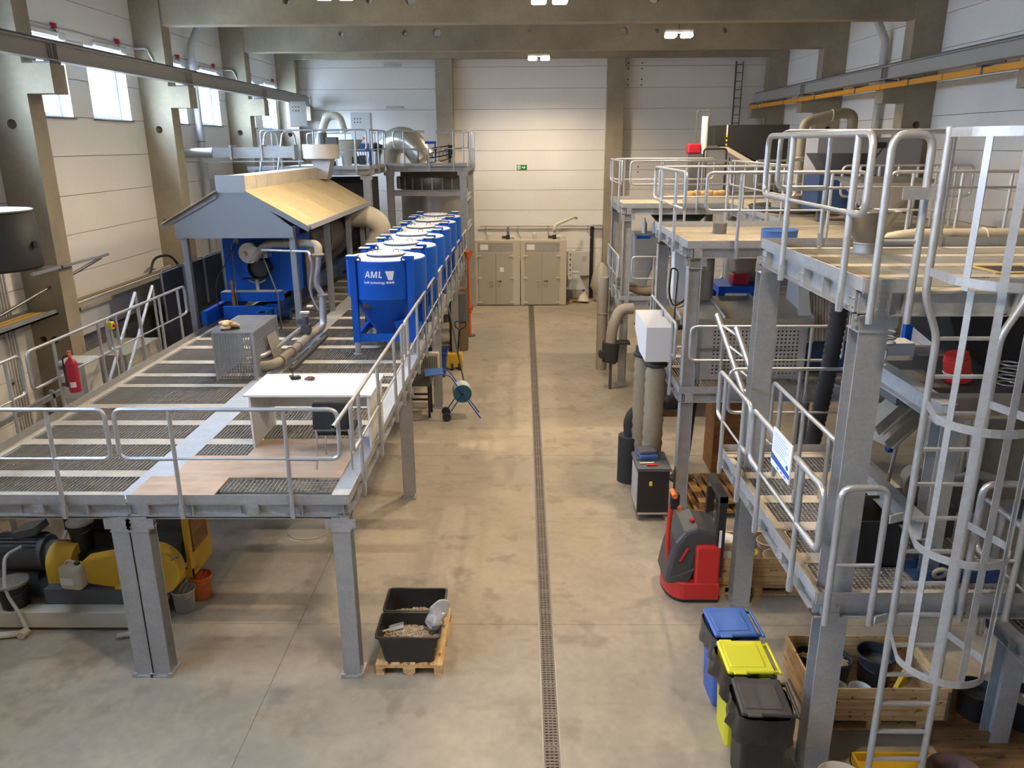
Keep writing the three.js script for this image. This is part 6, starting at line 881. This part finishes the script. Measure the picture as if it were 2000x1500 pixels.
  const od = thing('olive_duct', 'olive beige bent duct rising behind the near rails at the right', 'duct', [0, 0, 0]); mesh('duct_pipe', [tube([[7.35, 4.57, -21.6], [7.35, 6.6, -21.6], [8.35, 6.82, -21.6], [8.6, 6.75, -21.6], [8.65, 4.57, -21.6]], 0.13, { f: 0.22, n: 14 })], S({ color: lin(0.30, 0.265, 0.18), roughness: 0.6 }), od, true); mesh('clamp', tor(0.14, 0.02, 7.35, 5.7, -21.6), M.beige, od); mesh('clamp', tor(0.14, 0.02, 8.05, 6.75, -21.6, 0, Math.PI / 2), M.beige, od); rebase(od, [7.35, 4.57, -21.6]);
  const bh2 = thing('blue_hopper_machine', 'dark blue and grey hopper machine on the far upper deck', 'machine', [6.35, 4.575, -16.3]); mesh('body', [bx(1.1, 0.7, 0.9, 0, 0.55, 0)], M.bluedk, bh2); mesh('hopper', place(new THREE.CylinderGeometry(0.75, 0.35, 0.5, 4), 0, 1.05, 0, 0, Math.PI / 4), M.dgrey, bh2); mesh('foot_frame', [bx(0.1, 0.3, 0.1, -0.45, 0.12, 0.35), bx(0.1, 0.3, 0.1, 0.45, 0.12, 0.35)], M.dgrey, bh2);
  const rg = thing('grey_hopper', 'grey open-top hopper behind the near rails on the upper deck', 'hopper', [6.2, 4.57, -14.0]); mesh('hopper', place(new THREE.CylinderGeometry(0.8, 0.2, 0.6, 4), 0, 0.6, 0, 0, Math.PI / 4), M.grey, rg); mesh('rim', bx(1.2, 0.06, 1.2, 0, 0.9, 0), M.steel, rg); mesh('legs', [bx(0.06, 0.6, 0.06, -0.5, 0.3, 0.5), bx(0.06, 0.6, 0.06, 0.5, 0.3, 0.5)], M.dgrey, rg);
  const rt = thing('round_sifter', 'round grey sifter rim with dusty deck around it on the far link deck', 'sifter', [5.95, 4.575, -17.9]); mesh('ring', lathe([[0.75, 0.05], [0.85, 0.05], [0.9, 0.16], [0.86, 0.18], [0.75, 0.1]], 30), M.dgrey, rt); mesh('body', [cy(0.4, 0.4, 0, 0.2, 0, { n: 20 })], M.dusty, rt);
  const og = thing('orange_foam', 'ragged orange-tan foam mat on the far upper deck', 'foam', [4.75, 4.57, -20.9]); for (let i = 0; i < 6; i++) mesh('lump', new THREE.SphereGeometry(0.13, 10, 7).scale(1, 0.7, 1).translate(-0.4 + i * 0.16, 0.24 + (i % 2) * 0.02, 0), S({ color: lin(0.52, 0.32, 0.13), roughness: 0.9 }), og); mesh('base_box', bx(1.1, 0.18, 0.5, 0, 0.09, 0), M.cream, og);
  const rx = thing('red_motor_unit', 'red motor unit with white tube by the far rail', 'motor', [5.0, 4.57, -24.0]); mesh('motor', [rb(0.4, 0.3, 0.3, 0.06, 0, 1.35, 0)], M.redx, rx); mesh('tube', [cy(0.1, 1.3, 0.3, 1.6, 0, { n: 14 })], M.white, rx); mesh('frame', [tube([[0.05, 0.2, 0], [0.05, 2.4, 0], [0.4, 2.4, 0], [0.4, 0.2, 0]], 0.015)], M.dgrey, rx, true); mesh('pedestal', bx(0.4, 1.2, 0.4, 0.1, 0.6, 0), M.dgrey, rx);
  const bs = thing('black_rail_stand', 'black tubular stand behind the farthest deck', 'stand', [5.5, 4.57, -23.5]); mesh('bow', tube([[-0.3, 0, 0], [-0.3, 1.35, 0], [0.35, 1.35, 0], [0.35, 0, 0]], 0.03, { f: 0.1 }), M.black, bs, true); mesh('cross_bar', rod([-0.3, 0.9, 0], [0.35, 0.9, 0], 0.02), M.black, bs, true);
  tag(mesh('rear_deck_slab', bb(4.4, 8.6, 4.4, 4.56, -22.6, -26), M.dusty), 'dusty deck slab carrying the black hopper at the back right', 'deck');
}
{
  // lower storey machinery
  const D = 2.27, a = thing('dosing_cabinet', 'pale metallic dosing cabinet with blue plate on the far lower deck', 'cabinet', [3.7, D, -21.5]); mesh('body', rb(1.5, 1.5, 0.9, 0.02, 0, 0.75, 0), S({ color: lin(0.4, 0.41, 0.42), metalness: 0.5, roughness: 0.4 }), a); mesh('blue_plate', bx(0.36, 0.08, 0.01, -0.5, 1.42, 0.455), M.blue, a); for (const y of [0.5, 1.0]) mesh('seam', bx(1.5, 0.012, 0.008, 0, y, 0.455), M.grey, a); for (let i = 0; i < 3; i++) mesh('spray_bottle', lathe([[0, 1.5], [0.07, 1.5], [0.07, 1.75], [0.02, 1.83], [0.02, 1.9], [0, 1.9]], 12).translate(-0.45 + i * 0.28, 0, 0.2), M.white, a);
  const pp = thing('pants_pipe', 'beige forked pipe with hoses on the far lower deck', 'pipe', [3.55, D, -20.4]); mesh('pipe', tube([[0.1, 1.3, 0], [0.05, 0.9, 0], [-0.2, 0.35, 0.1], [-0.25, 0.05, 0.1]], 0.13, { f: 0.2, n: 14 }), M.bag, pp, true); mesh('pipe', tube([[0.1, 1.25, 0], [0.2, 0.8, 0], [0.25, 0.3, 0.05]], 0.13, { f: 0.2, n: 14 }), M.beige, pp, true); mesh('cuff', [cy(0.15, 0.15, 0.1, 1.25, 0), cy(0.16, 0.2, -0.25, 0.1, 0.1)], M.rubber, pp); mesh('floor_hose', tube([[-0.9, 0.3, 0.3], [-0.5, 0.15, 0.35], [0, 0.2, 0.3], [0.6, 0.15, 0.3]], 0.12, { f: 0.2, n: 12 }), M.brownh ??= S({ color: lin(0.28, 0.22, 0.14), roughness: 0.8 }), pp, true);
  const bl = thing('dark_blower', 'dark blower with blue fittings under the far upper deck', 'blower', [4.0, 3.8, -20.6]); mesh('bowl', lathe([[0.3, 0], [0.5, 0.3], [0.75, 0.55], [0, 0.6]], 22), M.steel, bl); mesh('fittings', [bx(0.25, 0.2, 0.2, -0.1, 0.15, 0.4), cy(0.06, 0.4, 0.2, -0.1, 0.3)], M.bluedk, bl);
  const sh = thing('aisle_hose', 'grey beige suction hose with black pump beside the far column', 'hose', [0, 0, 0]); mesh('hose', tube([[2.75, 2.1, -19.4], [2.45, 2.1, -19.35], [2.25, 1.7, -19.3], [2.22, 1.25, -19.3]], 0.14, { f: 0.3, n: 14 }), M.hose, sh, true); mesh('pump', [cy(0.2, 0.5, 2.22, 1.0, -19.3, { n: 18, rt: 0.22 }), bb(2.05, 2.7, 1.2, 1.26, -19.2, -19.5), cyz(0.1, 0.2, 2.0, 0.95, -19.25)], M.rubber, sh); mesh('stand', bb(2.2, 2.27, 0, 0.8, -19.28, -19.36), M.dgrey, sh); mesh('black_hose', tube([[2.8, 1.9, -18.9], [3.2, 1.6, -18.7], [3.5, 1.85, -18.5], [4.0, 1.9, -18.5]], 0.12, { f: 0.3, n: 12 }), M.rubber, sh, true); rebase(sh, [2.25, 0, -19.3]);
  const ap = thing('aisle_pipe', 'beige vertical pipe beside the farthest column', 'pipe', [2.18, 0, -21.2]); mesh('pipe', [cy(0.15, 2.6, 0, 1.3, 0, { n: 16 }), tor(0.155, 0.012, 0, 1.6, 0)], M.hose, ap);
  const ib = thing('dark_container', 'dark container with crates behind the white hood at floor level', 'container', [3.4, 0, -17.6]); mesh('frame', [bx(0.9, 1.3, 0.9, 0, 0.75, 0)], S({ color: lin(0.10, 0.085, 0.07), roughness: 0.7 }), ib); mesh('top_lid', bx(0.96, 0.05, 0.96, 0, 1.43, 0), M.woodD, ib); mesh('runner', [bx(0.9, 0.1, 0.12, 0, 0.05, 0.35), bx(0.9, 0.1, 0.12, 0, 0.05, -0.35)], M.brown, ib);
  const br = thing('copper_burner', 'brass and copper fittings on a beam under the far lower deck', 'fittings', [3.2, 1.75, -18.9]); mesh('plate', bx(0.9, 0.04, 0.4, 0.1, 0, 0), M.dusty, br); mesh('valve', [cy(0.1, 0.16, -0.1, 0.1, 0), cy(0.05, 0.2, -0.1, 0.2, 0)], S({ color: lin(0.45, 0.3, 0.1), metalness: 0.8, roughness: 0.35 }), br); mesh('orange_block', bx(0.3, 0.2, 0.2, 0.3, 0.12, -0.1), M.orange, br);  mesh('support_leg', bx(0.06, 1.75, 0.06, 0.4, -0.88, 0), M.dgrey, br);
  extinguisher('red fire extinguisher hanging on the far column beside the aisle', [2.32, 0.62, -19.55], 0, 1.0);
  // panel with hoses on mid column
  const hp = thing('pneumatic_box', 'pale panel with orange hose coupling and looped cables by the middle column', 'panel', [2.84, 3.35, -13.6]); mesh('board', rb(0.42, 0.95, 0.3, 0.01, 0, 0.5, -0.2), S({ color: lin(0.52, 0.53, 0.54), roughness: 0.5 }), hp); mesh('coupling', [cyz(0.05, 0.1, 0.1, 0.78, 0), bx(0.06, 0.16, 0.05, 0.1, 0.55, 0)], M.orange, hp); mesh('cable_loop', tube([[0.1, 0.5, 0.02], [0.05, 0.15, 0.05], [-0.25, 0.02, 0.3], [-0.38, 0.3, 0.5], [-0.36, 0.75, 0.5], [-0.24, 0.7, 0.5], [-0.26, 0.1, 0.5], [-0.26, -0.9, 0.5]], 0.014, { f: 0.15, n: 6 }), M.black, hp, true); mesh('cable_loop', tube([[0.13, 0.5, 0.02], [0.08, 0.1, 0.05], [-0.25, -0.03, 0.3], [-0.41, 0.3, 0.5], [-0.39, 0.8, 0.5]], 0.014, { f: 0.15, n: 6 }), M.lgrey, hp, true);
  const bf = thing('blue_press_frame', 'blue steel machine frame with red part under the middle upper deck', 'machine', [3.95, 2.25, -14.4]); mesh('table', bx(0.85, 0.12, 0.8, 0, 1.3, 0), M.blue, bf); for (const [x, z] of [[-0.36, 0.32], [0.36, 0.32], [-0.36, -0.32], [0.36, -0.32]]) mesh('leg', bx(0.12, 1.25, 0.12, x, 0.63, z), M.blue, bf); mesh('gearbox', [rb(0.3, 0.2, 0.3, 0.03, 0, 1.46, 0.1)], M.redx, bf); mesh('hopper_bin', place(new THREE.CylinderGeometry(0.5, 0.3, 0.6, 4), 0.2, 1.7, -0.1, 0, Math.PI / 4), M.brownh, bf);
  const sc = thing('screen_box', 'slatted grey inclined screen box with white side plate beyond the hose', 'screen', [5.05, 2.25, -13.2]); mesh('side_plate', prism([[-0.55, 1.9], [-0.4, 1.9], [-0.15, 0.6], [-0.4, 0.6]], 0.04, 'z', 0.3), M.lgrey, sc); for (let i = 0; i < 14; i++) mesh('slat', bx(0.035, 1.15, 0.03, -0.28 + i * 0.05, 1.2, 0.25 - 0.0, -0.25), M.dusty, sc); mesh('tank', bx(0.9, 1.2, 0.7, 0.1, 1.2, -0.3), M.grey, sc); mesh('base', bx(0.8, 0.6, 0.6, 0.1, 0.3, -0.2), M.bluedk, sc);
  // under near deck: chute, motor, shredder
  const D2 = 2.06, ch = thing('metal_chute', 'pair of dusty sheet metal chutes sloping under the crossbeam', 'chute', [0, 0, 0]); for (const [dy, dx] of [[0, 0], [-0.16, 0.12]]) mesh('channel', [bx(0.62, 0.012, 0.36, 3.85 + dx, 3.42 + dy, -7.75, 0, 0.35, 0.62), bx(0.62, 0.12, 0.012, 3.85 + dx - 0.02, 3.46 + dy, -7.58, 0, 0.35, 0.62)], M.dusty, ch); mesh('strut', rod([3.95, D2, -7.9], [4.0, 3.3, -7.8], 0.02), M.dusty, ch, true); rebase(ch, [3.9, D2, -7.8]);
  const md = thing('black_shredder', 'big black covered shredder housing with red motor under the near deck', 'machine', [0, 0, 0]); mesh('housing', [prism([[4.25, 4.68], [8.2, 4.68], [8.2, 3.95], [5.9, 3.95], [5.1, 3.6], [4.45, 4.1]], 1.1, 'z', -8.95)], M.blk3 ??= S({ color: lin(0.012, 0.012, 0.013), roughness: 0.75 }), md); const mo = mesh('motor', [cy(0.13, 0.24, 4.45, 3.86, -7.75, { n: 20, rz: 0.2 }), cy(0.1, 0.22, 4.52, 3.62, -7.75, { n: 20, rz: 0.2 }), cy(0.115, 0.06, 4.42, 4.0, -7.75, { n: 20, rz: 0.2 })], M.red, md); mesh('motor_band', tor(0.134, 0.008, 4.46, 3.82, -7.75), M.white, mo); for (let i = 0; i < 5; i++) mesh('spring', tor(0.1, 0.014, 3.98, 3.98 + i * 0.06, -8.4), M.alu, md); for (let i = 0; i < 4; i++) mesh('spring', tor(0.09, 0.014, 4.95, 3.72 + i * 0.07, -7.7), M.alu, md); mesh('arm', [rod([3.75, 4.35, -8.3], [4.05, 4.45, -8.3], 0.04), rod([3.78, 4.32, -8.3], [3.9, 3.98, -8.3], 0.035)], M.black, md, true); mesh('hand_wheel', tor(0.11, 0.014, 3.7, 3.95, -7.85, 0.2, 0.7), M.alu, md); mesh('bed', [bb(3.75, 5.6, 3.55, 3.72, -7.5, -8.8)], M.dgrey, md); rebase(md, [4.5, 3.5, -8]);
  const cm = thing('chain_heap', 'heap of rusty chain lying on the crossbeam', 'chain', [3.74, 3.9, -8.35]); for (let i = 0; i < 16; i++) mesh('link', tor(0.035, 0.012, rr(-0.08, 0.1), 0.02 + rr(0, 0.06), rr(-0.2, 0.2), rr(0, 3), rr(0, 3), 0, 8), S({ color: lin(0.09, 0.06, 0.045), roughness: 0.8 }), cm);
  const bw = thing('blue_tower_frame', 'blue welded machine frame seen behind the near column', 'frame', [4.62, 2.07, -9.62]); mesh('upright', bx(0.09, 2.2, 0.09, -0.15, 1.1, 0), M.blue, bw); mesh('upright', bx(0.09, 2.2, 0.09, 0.35, 1.1, -0.3), M.blue, bw); mesh('cross_piece', bx(0.7, 0.1, 0.4, 0.1, 1.35, -0.1), M.blue, bw); mesh('cross_piece', bx(0.5, 0.08, 0.08, 0.1, 0.5, 0), M.blue, bw); mesh('pulley_box', bx(0.4, 0.2, 0.3, 0.1, 1.5, -0.1), M.grey, bw);
  const fl = thing('filter_vessel', 'stainless filter vessel with brass bend and valves on the near lower deck', 'vessel', [4.75, 2.06, -8.3]); mesh('vessel', cy(0.16, 0.7, 0.1, 0.75, 0, { n: 20 }), M.inox, fl); mesh('brass_bend', tube([[-0.5, 1.35, 0.1], [-0.3, 1.42, 0.1], [-0.25, 1.2, 0.1]], 0.07, { f: 0.1 }), S({ color: lin(0.4, 0.33, 0.2), metalness: 0.8, roughness: 0.35 }), fl, true); mesh('shelf', bx(0.9, 0.16, 0.4, 0.1, 1.28, 0), M.cream, fl); mesh('cabinet_back', bx(1.0, 1.44, 0.3, 0.9, 0.72, -0.3), M.dusty, fl); mesh('gauge', cyz(0.05, 0.05, -0.15, 0.9, 0.1), M.alu, fl); mesh('tube', tube([[-0.1, 0.6, 0.1], [-0.15, 0.9, 0.12], [-0.05, 1.1, 0.1]], 0.012), M.white, fl, true);  mesh('base', bx(0.6, 0.4, 0.4, 0.1, 0.2, 0), M.dgrey, fl);
  const pu = thing('round_pump', 'round flanged pump with pipes on the near lower deck', 'pump', [4.25, 2.06, -7.75]); mesh('flange', [cyz(0.22, 0.06, 0, 0.55, 0.1, { n: 24 }), cyz(0.14, 0.3, 0, 0.55, 0, { n: 20 })], M.dusty, pu); mesh('pipe', tube([[0.1, 0.55, 0.1], [0.5, 0.7, 0.15], [0.8, 0.62, 0.2]], 0.05, { f: 0.1 }), M.hose, pu, true); mesh('block', bx(0.5, 0.35, 0.5, 0.05, 0.18, 0), M.dgrey, pu);
  const be = thing('open_bin', 'black open bin beside the lower deck under the ladder', 'bin', [3.45, 2.06, -7.2]); mesh('bin', [bb(-0.2, 0.3, 0, 0.5, -0.3, -0.28), bb(-0.2, 0.3, 0, 0.5, 0.28, 0.3), bb(-0.2, -0.18, 0, 0.5, -0.3, 0.3), bb(0.28, 0.3, 0, 0.5, -0.3, 0.3), bb(-0.2, 0.3, 0, 0.02, -0.3, 0.3)], S({ color: lin(0.02, 0.02, 0.021), roughness: 0.8 }), be);
  const cb = thing('cardboard_sheet', 'tan cardboard box on the near lower deck with green strap', 'box', [3.72, 2.06, -8.35], 0.3); mesh('carton', rb(0.4, 0.3, 0.4, 0.01, 0, 0.15, 0), S({ color: lin(0.38, 0.27, 0.16), roughness: 0.9 }), cb); mesh('strap', rod([-0.1, 0.72, 0.1], [0.1, 0.42, 0.1], 0.012), S({ color: lin(0.2, 0.5, 0.02), roughness: 0.6 }), cb, true); mesh('flap', bx(0.42, 0.01, 0.2, 0, 0.36, 0.15, 0.6), S({ color: lin(0.38, 0.27, 0.16), roughness: 0.9 }), cb);
  const bt = thing('blue_trough', 'blue steel trough with cable clamp on the near lower deck front', 'trough', [3.95, 2.06, -6.75]); mesh('trough_wall', [bb(-0.2, 0.6, 0.0, 0.12, -0.12, -0.08), bb(-0.2, 0.6, 0, 0.12, 0.1, 0.14), bb(-0.2, 0.6, 0, 0.03, -0.1, 0.12)], M.bluedk, bt); mesh('clamp', tor(0.06, 0.02, 0.0, 0.12, 0.16, 0.4), M.dusty, bt);
  // sign on the near lower rail
  const cv = document.createElement('canvas'); cv.width = 256; cv.height = 256; const q = cv.getContext('2d'); q.fillStyle = '#e8ecf4'; q.fillRect(0, 0, 256, 256); q.fillStyle = '#8fa2c4'; for (let i = 0; i < 7; i++) q.fillRect(22, 26 + i * 18, 150 + (i * 37) % 60, 5); q.fillStyle = '#2a56b0'; q.beginPath(); q.moveTo(0, 170); q.lineTo(256, 196); q.lineTo(256, 226); q.lineTo(0, 216); q.fill(); q.fillStyle = '#2a56b0'; q.beginPath(); q.arc(218, 166, 16, 0, 7); q.fill(); for (let i = 0; i < 3; i++) q.fillRect(90 + i * 50, 232, 24, 10);
  const t = new THREE.CanvasTexture(cv); t.colorSpace = THREE.SRGBColorSpace; const sg = thing('info_sign', 'white and blue information sign on the near lower rail', 'sign', [2.56, 2.93, -7.22]); mesh('board', bx(0.012, 0.4, 0.56, 0, 0.2, 0), M.paper, sg); mesh('print', place(new THREE.PlaneGeometry(0.56, 0.4), -0.008, 0.2, 0, 0, -Math.PI / 2), S({ map: t, roughness: 0.5 }), sg, true);
  const cl = thing('floor_hose', 'black hoses with clamps standing behind the middle column', 'hose', [0, 0, 0]); mesh('hose', tube([[2.95, 0.1, -13.6], [3.0, 0.6, -13.6], [3.1, 1.9, -13.7]], 0.12, { n: 12 }), M.rubber, cl, true); mesh('hose', tube([[1.98, 0.9, -13.6], [1.95, 1.3, -13.6], [2.3, 1.5, -13.6], [3.1, 1.55, -13.6]], 0.12, { f: 0.25, n: 12 }), M.rubber, cl, true); mesh('clamp', tor(0.14, 0.02, 2.95, 0.15, -13.6), M.dgrey, cl); mesh('foot', cy(0.2, 0.05, 2.95, 0.03, -13.6), M.rubber, cl); mesh('pot', cy(0.22, 0.9, 1.98, 0.45, -13.6), M.rubber, cl); rebase(cl, [2.9, 0, -13.6]);
}
{
  // window-wall services behind the left platform
  const t = thing('wall_cable_tray', 'long galvanised cable tray with cables along the window wall', 'tray', [0, 0, 0]); mesh('tray', [bb(-9.2, -8.7, 3.1, 3.13, -8.6, -14.2), bb(-8.72, -8.7, 3.1, 3.2, -8.6, -14.2), bb(-9.2, -9.18, 3.1, 3.2, -8.6, -14.2)], M.galv, t); for (let i = 0; i < 5; i++) mesh('cable', cyz(0.018, 5.4, -9.1 + i * 0.07, 3.15, -11.4, { n: 6 }), i % 2 ? M.brownh : M.yellow, t); rebase(t, [-8.95, 3.1, -11.4]);
  const w = thing('wall_trunking', 'dusty grey trunking with tray on top along the window wall', 'trunking', [0, 0, 0]); mesh('trunk', bb(-9.25, -8.62, 2.55, 3.05, -14.7, -21), M.grey, w); mesh('top_tray', bb(-9.25, -8.55, 3.05, 3.12, -14.7, -21), M.dusty, w); mesh('cable_loop', tube([[-9.0, 3.12, -18.6], [-9.0, 3.5, -18.9], [-8.8, 3.5, -19.4], [-8.7, 3.15, -19.6]], 0.03, { f: 0.2 }), M.black, w, true); for (let i = 0; i < 3; i++) mesh('cable', cyz(0.025, 6, -9.1 + i * 0.15, 3.14, -17.8, { n: 6 }), i === 1 ? M.brownh : M.lgrey, w); rebase(w, [-8.9, 2.55, -17]);
  const d = thing('dark_panel_fence', 'dark panelled guard fence behind the hood posts', 'fence', [0, 0, 0]); for (let i = 0; i < 4; i++) { mesh('fence_panel', bb(-8.02, -7.98, 2.3, 3.4, -17.0 - i * 1.2, -18.1 - i * 1.2), M.dgrey, d); mesh('fence_frame', tube([[-7.97, 2.3, -16.98 - i * 1.2], [-7.97, 3.45, -16.98 - i * 1.2], [-7.97, 3.45, -18.12 - i * 1.2], [-7.97, 2.3, -18.12 - i * 1.2]], 0.022), M.rail, d, true); } mesh('base_beam', bb(-8.1, -7.9, 0, 2.3, -16.9, -21.8), M.dgrey, d); rebase(d, [-8, 0, -17]);
  const g = thing('grey_switch_cabinet', 'grey low switch cabinet standing behind the wall-side rail', 'cabinet', [-8.0, 0, -14.9]); mesh('body', rb(0.9, 2.3, 1.4, 0.01, 0, 1.15, 0), S({ color: lin(0.34, 0.32, 0.27), roughness: 0.6 }), g); mesh('door', rb(0.02, 1.7, 0.62, 0.005, 0.455, 1.25, 0.34), S({ color: lin(0.34, 0.32, 0.27), roughness: 0.6 }), g); mesh('door', rb(0.02, 1.7, 0.62, 0.005, 0.455, 1.25, -0.34), S({ color: lin(0.34, 0.32, 0.27), roughness: 0.6 }), g);
  const gw = thing('grey_wall_box', 'pale grey wiring box beside the yellow emergency stop', 'box', [-7.9, 0, -13.2]); mesh('box', rb(0.5, 2.5, 0.5, 0.01, 0, 1.25, 0), M.lgrey, gw); mesh('cover', bx(0.35, 0.5, 0.012, 0, 2.1, 0.256), M.white, gw);
  const pb = thing('wall_conduits', 'bundle of vertical grey conduits on the window wall at the left edge', 'conduits', [XL + 0.05, 0, -13.4]); for (let i = 0; i < 4; i++) mesh('conduit', cy(0.022, 9, 0, 4.5, -i * 0.08, { n: 8 }), M.lgrey, pb); for (const y of [2, 3.6, 5.2]) mesh('saddle', bx(0.02, 0.03, 0.36, -0.02, y, -0.12), M.dgrey, pb);
  const br = thing('wall_bracket', 'galvanised wall bracket with diagonal strut at the left edge', 'bracket', [0, 0, 0]); mesh('arm', bx(0.05, 0.05, 2.6, -8.5, 3.98, -14.6), M.galv, br); mesh('arm', bx(0.75, 0.05, 0.05, -8.85, 3.98, -14.2), M.galv, br); mesh('strut', rod([-8.5, 3.95, -15.6], [-9.1, 3.2, -12.6], 0.03), M.steel, br, true); rebase(br, [-9, 3.98, -14]);
  const bk = thing('air_heater', 'black cylindrical air heater with pale rim hanging at the left edge', 'heater', [-7.68, 4.4, -11.2]); mesh('shell', lathe([[0, 0], [0.62, 0.0], [0.64, 0.04], [0.62, 0.8], [0, 0.8]], 36), M.blkh ??= S({ color: lin(0.028, 0.027, 0.026), roughness: 0.6 }), bk); mesh('rim', lathe([[0.45, 0.81], [0.6, 0.81], [0.625, 0.83], [0.6, 0.84], [0.0, 0.84]], 36), M.lgrey, bk); mesh('lug', cyx(0.05, 0.05, 0.64, 0.35, 0), M.black, bk); mesh('console_arm', [bx(1.3, 0.06, 0.06, -0.9, -0.03, 0), bx(0.06, 0.8, 0.06, -1.52, -0.35, 0)], M.galv, bk);
  const rl = thing('ladder_rails', 'pair of slanting steel tubes behind the wall-side rail', 'tubes', [0, 0, 0]); for (const z of [0, 0.7]) mesh('slant_tube', tube([[-7.2, 0, -10.6 - z], [-7.2, 3.5, -14.2 - z]], 0.03), M.rail, rl, true); for (const z of [0, 0.7]) mesh('upright', rod([-7.2, 0, -14.2 - z], [-7.2, 3.5, -14.2 - z], 0.025), M.rail, rl, true); rebase(rl, [-7.2, 0, -13]);
  const lf = thing('service_frame', 'galvanised service frame behind the platform at the left edge', 'frame', [0, 0, 0]); for (const z of [-9, -10.5, -12]) mesh('frame_post', bx(0.06, 2.3, 0.06, -7.7, 1.15, z), M.galv, lf); mesh('frame_beam', bx(0.06, 0.08, 3.6, -7.7, 2.2, -10.5), M.galv, lf); rebase(lf, [-7.7, 0, -10.5]);
}
renderer.render(scene, camera);
